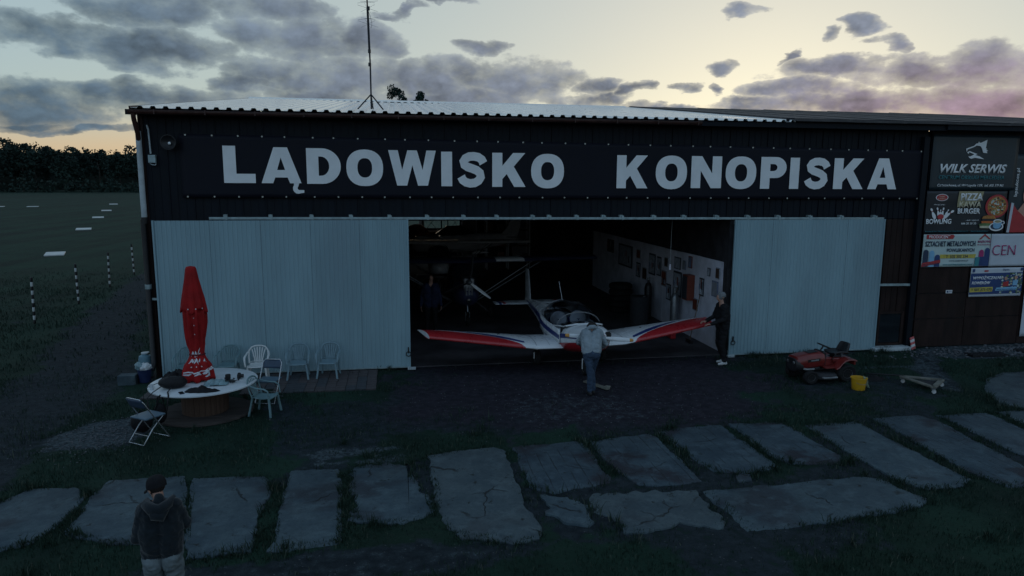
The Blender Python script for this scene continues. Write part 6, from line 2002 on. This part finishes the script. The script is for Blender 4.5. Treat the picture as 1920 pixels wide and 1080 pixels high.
# footwell, tunnel and rear fenders in one red pressing
MB().box((.16, 0, .42), (.42, .74, .03)).obj('footboard', m_tr, lt, bevel=.008)
MB().box((.17, 0, .54), (.40, .26, .24)).obj('tunnel', m_tr, lt, bevel=.03)
for s_ in (-1, 1):
    b = MB()
    ar = [(.20, .43), (.28, .47), (.36, .58), (.45, .655), (.56, .68), (.68, .675), (.76, .64)]
    b.loft([[(x, s_ * .19, z), (x, s_ * .44, z - .012), (x, s_ * .45, z - .045), (x, s_ * .445, z - .05), (x, s_ * .19, z - .03)] for x, z in ar])
    b.obj('rear_fender', m_tr, lt, smooth=40)
MB().box((.50, 0, .60), (.50, .40, .12)).obj('rear_deck', m_tr, lt, bevel=.03)
MB().box((.74, 0, .56), (.05, .80, .16)).obj('rear_panel', m_tr, lt, bevel=.015)
se = empty('seat', (.46, 0, .72), parent=lt)
def cush(u, v): return (-.20 + .42 * u, (v - .5) * .44, .03 + .05 * (2 * v - 1) ** 2 + .03 * math.sin(PI * u))
MB().grid(cush, 10, 10).obj('cushion', m_blk, se, smooth=60, solid=.06, bevel=.02)
MB().grid(lambda u, v: (.20 + .10 * u - .05 * (2 * v - 1) ** 2, (v - .5) * (.44 - .10 * u ** 2), .06 + .28 * u), 10, 10).obj('backrest', m_blk, se, smooth=60, solid=.06, bevel=.02)
MB().box((0, 0, -.03), (.2, .2, .06)).obj('seat_mount', m_dgrey, se)
dk = MB()
dk.lathe([(.01, .12), (.30, .12), (.33, .14), (.34, .22), (.29, .26), (.01, .26)], 24, (-.02, -.20, 0)); dk.lathe([(.01, .12), (.30, .12), (.33, .14), (.34, .22), (.29, .255), (.01, .255)], 24, (-.02, .20, 0))
dk.obj('mower_deck', m_dgrey, lt, smooth=40)
MB().box((-.02, -.50, .19), (.40, .10, .05)).obj('deck_edge', m_rim, lt, bevel=.02)
MB().tube([(-.48, -.36, .20), (-.48, .36, .20)], .03, 8).obj('front_axle', m_blk, lt, smooth=60)
for s_ in (-1, 1):
    wheel(lt, (-.48, s_ * .38, .19), .19, .15, .095, axis='Y')
    wheel(lt, (.52, s_ * .36, .25), .25, .22, .13, axis='Y')
MB().tube([(.22, -.20, .60), (.27, -.24, .76)], .010, 6).ball((.272, -.242, .77), .022, 8, 6).obj('lever', m_blk, lt, smooth=60)

# ------------------------------------------------------------------ yellow bucket, trolley, plank
yb = empty('yellow_bucket', (14.98, -3.20, 0)); tag(yb, 'yellow plastic bucket with a rag over its rim beside the lawn tractor', 'bucket')
m_yb = mat('yellow_plastic', (.55, .30, .015), .45, 0, .08, 6)
MB().lathe([(.005, .0), (.125, .0), (.13, .01), (.155, .24), (.168, .245), (.168, .265), (.15, .265), (.12, .02), (.005, .015)], 28).obj('pail', m_yb, yb, smooth=40)
MB().tube([(.166 * math.cos(a), .166 * math.sin(a) * .95, .235 - .10 * math.sin(a) * 0 - .09 * abs(math.sin(a))) for a in [PI * q / 12 - PI / 2 - .9 for q in range(13)]], .004, 5).obj('handle', m_rim, yb, smooth=60)
m_rag = mat('pale_green_rag', (.26, .33, .24), .9, 0, .2, 10, .3, 50)
MB().grid(lambda u, v: (.14 + .025 * math.sin(u * 7 + v * 3) + (.04 + .16 * max(0, v - .6)) * v, -.07 + .14 * u * (1 - .35 * v) + .03 * v, .275 - .265 * max(0, v - .08) ** .9 + .006 * math.sin(u * 12)), 8, 12).obj('rag', m_rag, yb, smooth=60, solid=.005)
dl_ = empty('wooden_trolley', (16.55, -3.30, 0), rad(-20)); tag(dl_, 'triangular wooden dolly on castors lying in the grass on the right', 'trolley')
m_ply = mat('weathered_plywood', (.15, .145, .125), .8, 0, .3, 5, .25, 50, .2)
tri = [(-.42, .28), (.36, .14), (-.05, -.50)]
for i in range(3):
    a, c = Vector((*tri[i], .15)), Vector((*tri[(i + 1) % 3], .15))
    MB().bar(a, c, .10, .035).obj('frame_board', m_ply, dl_, bevel=.005)
MB().prism([(tri[0][0] * .6, tri[0][1] * .6 - .02), (tri[1][0] * .6, tri[1][1] * .6), (tri[2][0] * .55, tri[2][1] * .55)], .118, .13).obj('deck', m_int, dl_)
for x, y in tri:
    e = empty('castor', (x * .95, y * .95, 0), parent=dl_)
    MB().box((0, 0, .11), (.07, .07, .025)).bar((.02, 0, .10), (.02, 0, .045), .04, .01).obj('plate', m_rim, e)
    MB().lathe([(.012, -.015), (.04, -.015), (.045, 0), (.04, .015), (.012, .015)], 14, (.02, 0, .045), 'Y').obj('wheel', m_wshoe, e, smooth=40)
MB().tube([(-.40, .30, .16), (-.75, .55, .10), (-1.0, .72, .06)], .018, 6).obj('tow_handle', m_blk, dl_, smooth=60)
tp = heap('tarpaulin', 'dark folded tarpaulin lying in the grass behind the dolly', 'tarpaulin', (15.85, -2.55, -.005), .30, .16, .10, m_jack, 6.6)
pl_ = empty('wheel_chock', (9.44, -2.12, 0), rad(-62)); tag(pl_, 'pale plank lying on the earth behind the person at the aircraft nose', 'plank')
MB().box((0, 0, .025), (.72, .11, .035)).obj('board', m_ply, pl_, bevel=.004)
MB().box((.31, .02, .055), (.10, .13, .03), rz=.3).obj('cleat', m_ply, pl_, bevel=.004)
sg = empty('warning_board', (18.82, -.2, 0), rad(8))
sg.scale = (.5, .8, .72); tag(sg, 'red and white striped board leaning at the foot of the annex corner', 'board')
b = MB(); b.T = Matrix.Rotation(rad(-14), 4, 'X')
for i in range(5):
    bb = MB(); bb.T = Matrix.Rotation(rad(-14), 4, 'X')
    bb.add([(-.14 + .03 * i * 0, -.012, .09 * i), (.14, -.012, .09 * i + .05), (.14, -.012, .09 * i + .14), (-.14, -.012, .09 * i + .09), (-.14, .012, .09 * i), (.14, .012, .09 * i + .05), (.14, .012, .09 * i + .14), (-.14, .012, .09 * i + .09)], [(0, 1, 2, 3), (7, 6, 5, 4), (0, 4, 5, 1), (1, 5, 6, 2), (2, 6, 7, 3), (3, 7, 4, 0)])
    bb.obj('stripe', m_pr if i % 2 == 0 else m_wshoe, sg)
for i, (x, y, rz, L) in enumerate(((20.3, -1.0, -.08, 1.0), (21.9, -.75, .12, .9))):
    e = empty('drain_grate', (x, y, 0), rz); tag(e, ['dark iron channel grate in the gravel below the annex, nearer the hangar', 'dark iron channel grate in the gravel below the annex, farther right'][i], 'grate', 'grates in the gravel')
    MB().box((0, 0, .015), (L, .30, .05)).obj('frame', m_blk, e)
    for q in range(9): MB().box((-L / 2 + .06 + q * (L - .12) / 8, 0, .045), (.03, .26, .02)).obj('bar', m_dgrey, e)
# loose stones of the rubble below the annex and the gravel patch
st_me = []
for i in range(5):
    bm = bmesh.new(); bmesh.ops.create_icosphere(bm, subdivisions=1, radius=1)
    for v in bm.verts: v.co *= 1 + .35 * fbm(v.co.x * 1.3 + i * 7, v.co.y * 1.3, v.co.z)
    m_ = bpy.data.meshes.new('stone'); bm.to_mesh(m_); bm.free(); m_.materials.append(mat('field_stone', (.095, .10, .11), .85, 0, .3, 3, .3, 30)); st_me.append(m_)
big = MB(); vs = []
b = MB()
for i in range(1500):
    w_ = rng.random()
    if w_ < .45: x, y, s_ = 21.2 + rng.gauss(0, 1.5), -.6 + rng.gauss(0, .35), rng.uniform(.012, .05)
    elif w_ < .8: x, y, s_ = .15 + rng.gauss(0, .45), -3.65 + rng.gauss(0, .45), rng.uniform(.006, .02)
    else: x, y, s_ = 9 + rng.gauss(0, 2.2), -3.2 + rng.gauss(0, 1.0), rng.uniform(.006, .016)
    if y > -.05 or (x > 18.9 and y > -.04): continue
    m_ = st_me[i % 5]
    R_ = Matrix.Rotation(rng.uniform(0, 6), 3, 'Z')
    b.add([R_ @ Vector((v.co.x * s_, v.co.y * s_ * .8, v.co.z * s_ * .55)) + Vector((x, y, s_ * .25)) for v in m_.vertices], [tuple(p.vertices) for p in m_.polygons])
so_ = b.obj('loose_stones', mat('field_stone', (.095, .10, .11)), None)
tag(so_, 'loose pale stones and rubble scattered over the bare ground', 'stones', kind='stuff')

# ------------------------------------------------------------------ forest edge beyond the field
m_leaf = bpy.data.materials.new('dark_forest_leaf'); m_leaf.use_nodes = True
t = m_leaf.node_tree; k = NT(t); p_ = t.nodes['Principled BSDF']
tn = k.n('ShaderNodeAttribute', attribute_name='tone').outputs['Fac']
k.put(p_.inputs['Base Color'], k.mix(tn, (.012, .024, .021), (.026, .050, .040)))  # tones lifted and blued to put distance haze into the leaf colour
p_.inputs['Roughness'].default_value = .8; p_.inputs['Specular IOR Level'].default_value = .15
m_bark = mat('tree_bark', (.05, .042, .036), .9, 0, .3, 4, .4, 30, .1)


def leafmesh(name, centres, radii, per, size, seed, tone=.5, flat_=.8):
    """many small leaf faces spread through clumps"""
    g_ = np.random.default_rng(seed)
    n = len(centres) * per
    c = np.repeat(np.array(centres), per, 0); r = np.repeat(np.array(radii), per)
    d = g_.normal(size=(n, 3)); d /= np.linalg.norm(d, axis=1)[:, None]
    p = c + d * (r * g_.uniform(.35, 1.0, n) ** .5)[:, None] * np.array([1, 1, flat_])
    a = g_.normal(size=(n, 3)); a /= np.linalg.norm(a, axis=1)[:, None]
    b = np.cross(a, g_.normal(size=(n, 3))); b /= np.linalg.norm(b, axis=1)[:, None]
    s = size * g_.uniform(.5, 1.4, n)[:, None]
    v = np.stack([p - a * s, p + b * s * .6, p + a * s, p - b * s * .6], 1)
    me = bpy.data.meshes.new(name)
    me.vertices.add(n * 4); me.vertices.foreach_set('co', v.reshape(-1))
    me.loops.add(n * 4); me.loops.foreach_set('vertex_index', np.arange(n * 4, dtype=np.int32))
    me.polygons.add(n); me.polygons.foreach_set('loop_start', np.arange(0, n * 4, 4, dtype=np.int32))
    me.update(calc_edges=True)
    cl = np.repeat(g_.uniform(-.25, .25, len(centres)), per)
    at = me.attributes.new('tone', 'FLOAT', 'POINT')
    at.data.foreach_set('value', np.repeat(np.clip(tone + cl + g_.normal(0, .18, n), 0, 1), 4).astype(np.float32))
    me.materials.append(m_leaf)
    return me


fr = random.Random(77)
cs, rs_ = [], []
for i in range(640):
    a = rad(fr.uniform(-62, 22))               # along the field edge, seen from the hangar corner
    row = fr.random()
    dist = 330 + 26 * math.sin(a * 5) + row * 45
    x, y = -8 + dist * math.sin(a), dist * math.cos(a)
    h = fr.uniform(14.5, 18.5) + 1.6 * math.sin(a * 23) + row * 3
    kind_ = fr.random()
    if kind_ < .45:                             # pines: high narrow crowns
        for q in range(5):
            cs.append((x + fr.gauss(0, 1.2), y + fr.gauss(0, 1.2), h * (.55 + .45 * q / 5))); rs_.append(fr.uniform(1.6, 2.8) * (1.2 - q * .14))
    else:
        for q in range(6):
            cs.append((x + fr.gauss(0, 2.2), y + fr.gauss(0, 2.0), h * fr.uniform(.35, .93))); rs_.append(fr.uniform(2.2, 3.8))
for i in range(260):
    a = rad(fr.uniform(-62, 22)); dist = 318 + 26 * math.sin(a * 5) + fr.uniform(-8, 6)
    cs.append((-8 + dist * math.sin(a), dist * math.cos(a), fr.uniform(.8, 3.4))); rs_.append(fr.uniform(1.6, 4.0))
fm = leafmesh('forest', cs, rs_, 46, .60, 5, .30)
fo_ = bpy.data.objects.new('forest', fm); COL.objects.link(fo_)
tag(fo_, 'dark mixed forest edge closing off the far side of the airfield', 'forest', kind='stuff')
b = MB()
for i in range(60):
    a = rad(fr.uniform(-62, 22)); dist = 330 + 26 * math.sin(a * 5) + fr.uniform(0, 25)
    x, y = -8 + dist * math.sin(a), dist * math.cos(a)
    b.tube([(x, y, 0), (x + fr.gauss(0, .3), y, 9), (x + fr.gauss(0, .5), y, 12)], [.2, .15, .08], 5)
b.obj('forest_trunks', m_bark, None)
tag(bpy.data.objects['forest_trunks'], 'thin tree trunks standing in the forest edge', 'trunks', kind='stuff')
# dark sheet standing in for the shaded depth, closing the wood behind
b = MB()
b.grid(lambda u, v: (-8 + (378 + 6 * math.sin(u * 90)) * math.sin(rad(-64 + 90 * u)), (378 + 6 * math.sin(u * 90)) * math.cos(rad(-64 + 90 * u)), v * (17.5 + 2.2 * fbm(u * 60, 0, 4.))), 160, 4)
uo = b.obj('forest_backing', mat('deep_wood_shade', (.010, .016, .011), .9, 0, .3, .2), None)
tag(uo, 'dark sheet for the shaded depth of the forest behind its first trees', 'forest', kind='stuff')

# two trees whose tops show over the roof ridge
for i, (x, y, h, lab) in enumerate(((5.6, 40.0, 11.6, 'leafy tree top rising behind the roof ridge just right of the mast'), (7.25, 41.5, 11.4, 'thinner tree top behind the roof ridge, farther right of the mast'))):
    e = empty('tree', (x, y, 0)); tag(e, lab, 'tree', 'trees behind the hangar')
    tr = MB().tube([(0, 0, 0), (.1, 0, h * .4), (.0, .1, h * .75), (.05, 0, h * .96)], [.22, .17, .09, .02], 8)
    tq = random.Random(30 + i)
    c_, r_ = [], []
    for q in range(70):
        f = tq.uniform(.35, 1.0) ** .7
        z = h * f; rad_ = (1 - f) * 5.5 + .5
        a = tq.uniform(0, 2 * PI); d = rad_ * tq.uniform(.3, 1)
        tip = (d * math.cos(a), d * math.sin(a), z + .12 * d)
        tr.tube([(0, 0, z - .3 * d), tip], [.05 * (1.15 - f), .008], 5)
        c_.append(tip); r_.append(tq.uniform(.28, .55) * (1.3 - .6 * f))
    c_.append((0, 0, h * .985)); r_.append(.22)
    tr.obj('trunk', m_bark, e, smooth=60)
    cm = leafmesh('crown', c_, r_, 150, .075, 60 + i, .55, 1.0)
    co_ = bpy.data.objects.new('crown', cm); COL.objects.link(co_); co_.parent = e

# ------------------------------------------------------------------ striped marker posts and white runway markers
m_mk = mat('white_marker_board', (.52, .55, .55), .7, 0, .12, 3, dirt=.3, dirtcol=(.3, .32, .3))
for i, (x, y, lab) in enumerate(((-5.87, 6.83, 'nearest black and white striped marker post on the left'), (-6.09, 10.37, 'second black and white striped marker post from the left'), (-6.64, 14.56, 'third black and white striped marker post from the left'), (-7.06, 18.5, 'farthest striped marker post, close to the hangar corner'))):
    e = empty('marker_post', (x, y, 0)); tag(e, lab, 'post', 'striped posts along the field')
    e.rotation_euler = (rng.uniform(-.02, .02), rng.uniform(-.03, .03), 0)
    for q in range(11):
        MB().lathe([(.033, q * .13), (.035, q * .13 + .005), (.035, q * .13 + .125), (.033, q * .13 + .13)], 12).obj('band', m_blk if q % 2 == 0 else m_mk, e, smooth=40)
    MB().lathe([(.035, 1.43), (.03, 1.45), (.005, 1.46)], 12).obj('cap', m_blk, e, smooth=40)
mk = [(-15.04, 28.79, 1.0, 2.1, 'nearest and largest'), (-22.96, 52.03, 1.2, 2.4, 'second'), (-30.3, 73.9, 1.2, 2.6, 'third'), (-37.4, 95.0, 1.3, 3.0, 'fourth'), (-47.9, 125.8, 1.4, 3.4, 'farthest'), (-61.5, 112, 3.2, 2.2, None), (-55.6, 112.5, 1.6, 2.0, None)]
for i, (x, y, w_, d_, nm) in enumerate(mk):
    e = empty('runway_marker', (x, y, 0), rad(21)); tag(e, ('%s white runway marker of the row leading away across the grass' % nm) if nm else ['wide white runway marker at the left edge of the field', 'small white runway marker just right of the wide one at the left edge'][i - 5], 'marker', 'white runway markers')
    MB().prism([(-w_ / 2 * 1.0, -d_ / 2), (w_ / 2, -d_ / 2), (w_ / 2, d_ / 2), (-w_ / 2, d_ / 2)], .0, .07).obj('board', m_mk, e, bevel=.01)
    for q in (-1, 1): MB().box((q * w_ * .35, 0, .074), (.06, d_ * .9, .012)).obj('batten', m_mk, e)

# ------------------------------------------------------------------ mast on the roof
an = empty('antenna_mast', (4.68, 1.0, roofz(1.0) + .045)); tag(an, 'thin radio mast with crossed dipoles on a tripod on the white roof', 'antenna')
MB().tube([(0, 0, .0), (0, 0, 1.0), (-.01, 0, 1.35)], .019, 8).obj('lower_tube', m_dgrey, an, smooth=60)
MB().tube([(-.01, 0, 1.3), (-.03, 0, 2.3)], .026, 8).obj('middle_tube', m_dgrey, an, smooth=60)
MB().tube([(-.03, 0, 2.2), (-.055, 0, 3.4), (-.06, 0, 3.9)], [.018, .014, .008], 8).obj('upper_tube', m_brown, an, smooth=60)
for a in (rad(-35), rad(85), rad(205)):
    MB().tube([(0, 0, .34), (.34 * math.cos(a), .34 * math.sin(a), .0 + .34 * math.sin(a) * .13)], .016, 6).obj('tripod_leg', m_dgrey, an, smooth=60)
for z in (1.02, 1.32, 2.28): MB().tube([(-.012, 0, z - .04), (-.012, 0, z + .04)], .034, 8).obj('clamp', m_blk, an, smooth=60)
for j, z in enumerate((1.93, 2.05, 2.28, 2.42)):
    bz = MB()
    for a in (rad(15), rad(75), rad(135)):
        for s_ in (-1, 1):
            bz.tube([(-.025, 0, z), (-.025 + s_ * .24 * math.cos(a), s_ * .24 * math.sin(a), z + .05 * s_ * (1 if j % 2 else -1))], .0028, 4)
    bz.obj('dipole', m_steel, an)
MB().tube([(-.02, 0, 2.25), (.03, 0, 2.1), (.06, 0, 1.95), (.05, 0, 1.85)], .004, 5).obj('cable', m_blk, an, smooth=60)

# ------------------------------------------------------------------ things inside the hangar along the white wall
m_bd = [mat('brown_notice_board', (.06, .035, .025), .7), mat('grey_poster', (.22, .23, .26), .6), mat('dark_poster', (.035, .04, .05), .6), mat('rust_red_cabinet', (.16, .035, .02), .5), mat('faded_chart', (.30, .32, .36), .7, 0, .3, 9), mat('blue_grey_chart', (.14, .17, .25), .7, 0, .3, 12)]
IT = [(.62, 2.05, .22, .30, 4, 'poster', 'pale poster at the top corner by the doorway'), (1.9, 1.0, .30, .34, 1, 'poster', 'grey poster below the rust red cabinet'), (2.75, 2.02, .22, .26, 5, 'poster', 'small blue poster between dark picture and red sign'), (3.85, 1.05, .34, .5, 2, 'tool board', 'low dark tool board with hanging tools'), (4.7, 1.75, .34, .62, 2, 'tool board', 'tall dark tool board right of the middle of the white wall'), (5.95, 1.35, .42, .42, 4, 'poster', 'pale chart left of the middle tool board'), (6.6, 1.4, .4, .5, 2, 'picture', 'dark square picture deeper on the white wall'), (.75, 1.62, .34, .42, 5, 'chart', 'large blue-grey wall chart nearest the doorway'), (1.15, 2.02, .16, .22, 2, 'picture', 'small dark picture above the wall chart'), (1.55, 1.55, .26, .50, 2, 'notice board', 'narrow dark notice board beside the rust red cabinet'), (2.2, 1.45, .36, .72, 3, 'cabinet', 'rust red wall cabinet on the white hangar wall'), (2.35, 2.15, .24, .34, 3, 'sign', 'small red sign above the rust red cabinet'),
      (3.2, 1.40, .60, .75, 2, 'notice board', 'wide dark panel left of the rust red cabinet'), (3.25, 2.02, .46, .36, 2, 'picture', 'dark picture above the wide dark panel'), (4.1, 1.95, .30, .30, 4, 'poster', 'pale poster in the middle of the white wall'), (4.25, 1.42, .40, .50, 1, 'poster', 'grey poster in the middle of the white wall'), (5.3, 1.75, .55, .70, 2, 'tool board', 'dark tool board in the middle of the white wall'), (6.6, 1.95, .35, .30, 1, 'poster', 'small grey poster beyond the tool board'), (8.0, 1.75, 1.5, .80, 2, 'panel', 'long dark panel deep on the white wall'), (9.8, 1.95, .8, .5, 0, 'panel', 'brown board at the deep end of the white wall')]
for y, z, w_, h_, mi, cat_, lab in IT:
    e = empty(cat_.replace(' ', '_'), (13.52, y, z)); tag(e, lab, cat_)
    dpt = .22 if cat_ == 'cabinet' else .025
    MB().box((-dpt / 2, 0, 0), (dpt, w_, h_)).obj('board', m_bd[mi], e, bevel=.006)
    if cat_ == 'cabinet':
        MB().box((-dpt - .006, .0, 0), (.012, w_ * .86, h_ * .9)).obj('door', m_bd[2], e, bevel=.004)
    else:
        MB().box((-dpt - .003, 0, 0), (.005, w_ * .86, h_ * .84)).obj('sheet', m_bd[(mi + 2) % 6], e)
        if h_ > .45:
            for q in range(4): MB().box((-dpt - .012, -w_ * .3 + q * w_ * .2, rng.uniform(-.1, .1)), (.02, .035, rng.uniform(.12, .26))).obj('item', m_bd[(q + mi) % 6], e)
for i, (y, mm, lab) in enumerate(((2.75, m_steel, 'grey gas bottle against the white wall'), (4.9, m_blk, 'dark slim gas bottle deeper along the white wall'))):
    e = empty('gas_bottle', (13.25, y, 0)); tag(e, lab, 'gas bottle')
    MB().lathe([(.01, .0), (.115, .0), (.12, .03), (.12, 1.05), (.09, 1.16), (.04, 1.2), (.035, 1.28), (.01, 1.28)], 20).obj('cylinder', mm, e, smooth=45)
    MB().lathe([(.01, 1.28), (.05, 1.28), (.055, 1.36), (.01, 1.37)], 12).obj('valve_cap', m_rim, e, smooth=45)
e = empty('tyre_stack', (12.75, 6.2, 0)); tag(e, 'tall stack of black tyres beside the white wall', 'tyres')
for q in range(5):
    MB().lathe([(.2, .02 + q * .2), (.34, .0 + q * .2), (.40, .05 + q * .2), (.40, .15 + q * .2), (.34, .2 + q * .2), (.2, .18 + q * .2)], 28).obj('tyre', m_tyre, e, smooth=45)
e = empty('oil_drum', (12.7, 4.2, 0)); tag(e, 'dark ribbed oil drum beside the tyre stack', 'drum')
MB().lathe([(.01, 0), (.29, 0), (.30, .02)] + [(.29 + .012 * (q % 2), .06 + q * .06) for q in range(13)] + [(.30, .86), (.29, .88), (.01, .87)], 30).obj('shell', m_dgrey, e, smooth=45)
MB().lathe([(.01, .87), (.04, .87), (.04, .89), (.01, .89)], 12, (.12, -.1, 0)).obj('bung', m_rim, e)
e = empty('jerrycan', (12.9, 2.05, 0)); tag(e, 'small red jerrycan on the hangar floor', 'jerrycan')
MB().box((0, 0, .19), (.16, .30, .36)).obj('can', m_pr, e, bevel=.03)
MB().tube([(0, -.08, .37), (0, -.08, .42), (0, .08, .42), (0, .08, .37)], .012, 6).obj('handle', m_pr, e, smooth=60)
for i, (y, ln, lab) in enumerate(((1.45, 1.35, 'long-handled broom leaning on the white wall near the doorway'), (3.0, 1.3, 'shovel leaning on the white wall deeper inside'))):
    e = empty('broom' if i == 0 else 'shovel', (13.30, y, 0)); tag(e, lab, 'broom' if i == 0 else 'shovel')
    MB().tube([(-.12, 0, .05), (.18, .1, ln)], .014, 6).obj('handle', m_wood, e, smooth=60)
    MB().box((-.13, 0, .06), (.07, .34, .10)).obj('head', m_blk, e, bevel=.01)
e = empty('shelf_rack', (10.8, 18.5, 0)); tag(e, 'tall dark storage rack at the back of the hangar', 'rack')
for x in (-1.1, 0, 1.1):
    for y in (-.3, .3): MB().box((x, y, 1.4), (.06, .06, 2.8)).obj('upright', m_steel, e)
for z in (.4, 1.2, 2.0, 2.75): MB().box((0, 0, z), (2.3, .66, .04)).obj('shelf', m_wood, e)
bxs = random.Random(8)
for q in range(12):
    z = bxs.choice((.42, 1.22, 2.02)); w_ = bxs.uniform(.25, .5); h_ = bxs.uniform(.2, .5)
    MB().box((-.95 + (q % 4) * .62, bxs.uniform(-.08, .05), z + h_ / 2), (w_, .4, h_)).obj('box', bxs.choice(m_bd), e, bevel=.01)
for i, (x, mm, lab) in enumerate(((9.4, m_white, 'pale tall door panel leaning at the back wall'), (12.4, m_white, 'pale tall board standing right at the back wall'))):
    e = empty('board_panel', (x, 23.8, 0)); tag(e, lab, 'panel')
    MB().box((0, 0, 1.5), (.9, .06, 3.0)).obj('panel', mm, e, bevel=.01)
    MB().box((0, -.034, 1.5), (.75, .01, 2.7)).obj('inset', m_bd[1], e)
e = empty('hanging_cable', (0, 0, 0)); tag(e, 'thin cable hanging under the hangar ceiling in front of the white wall', 'cable')
MB().tube([(12.6, 1.6, 5.6), (12.62, 1.6, 4.4), (12.6, 1.62, 3.2), (12.58, 1.6, 2.2)], .006, 5).obj('drop', m_pale, e, smooth=60)
MB().tube([(10.6, 3.0, 4.9), (11.2, 3.0, 4.62), (12.0, 3.0, 4.6), (12.9, 3.0, 4.9)], .008, 5).obj('loop', m_dgrey, e, smooth=60)
MB().box((12.58, 1.6, 2.12), (.05, .05, .16)).obj('switch', m_white, e, bevel=.01)
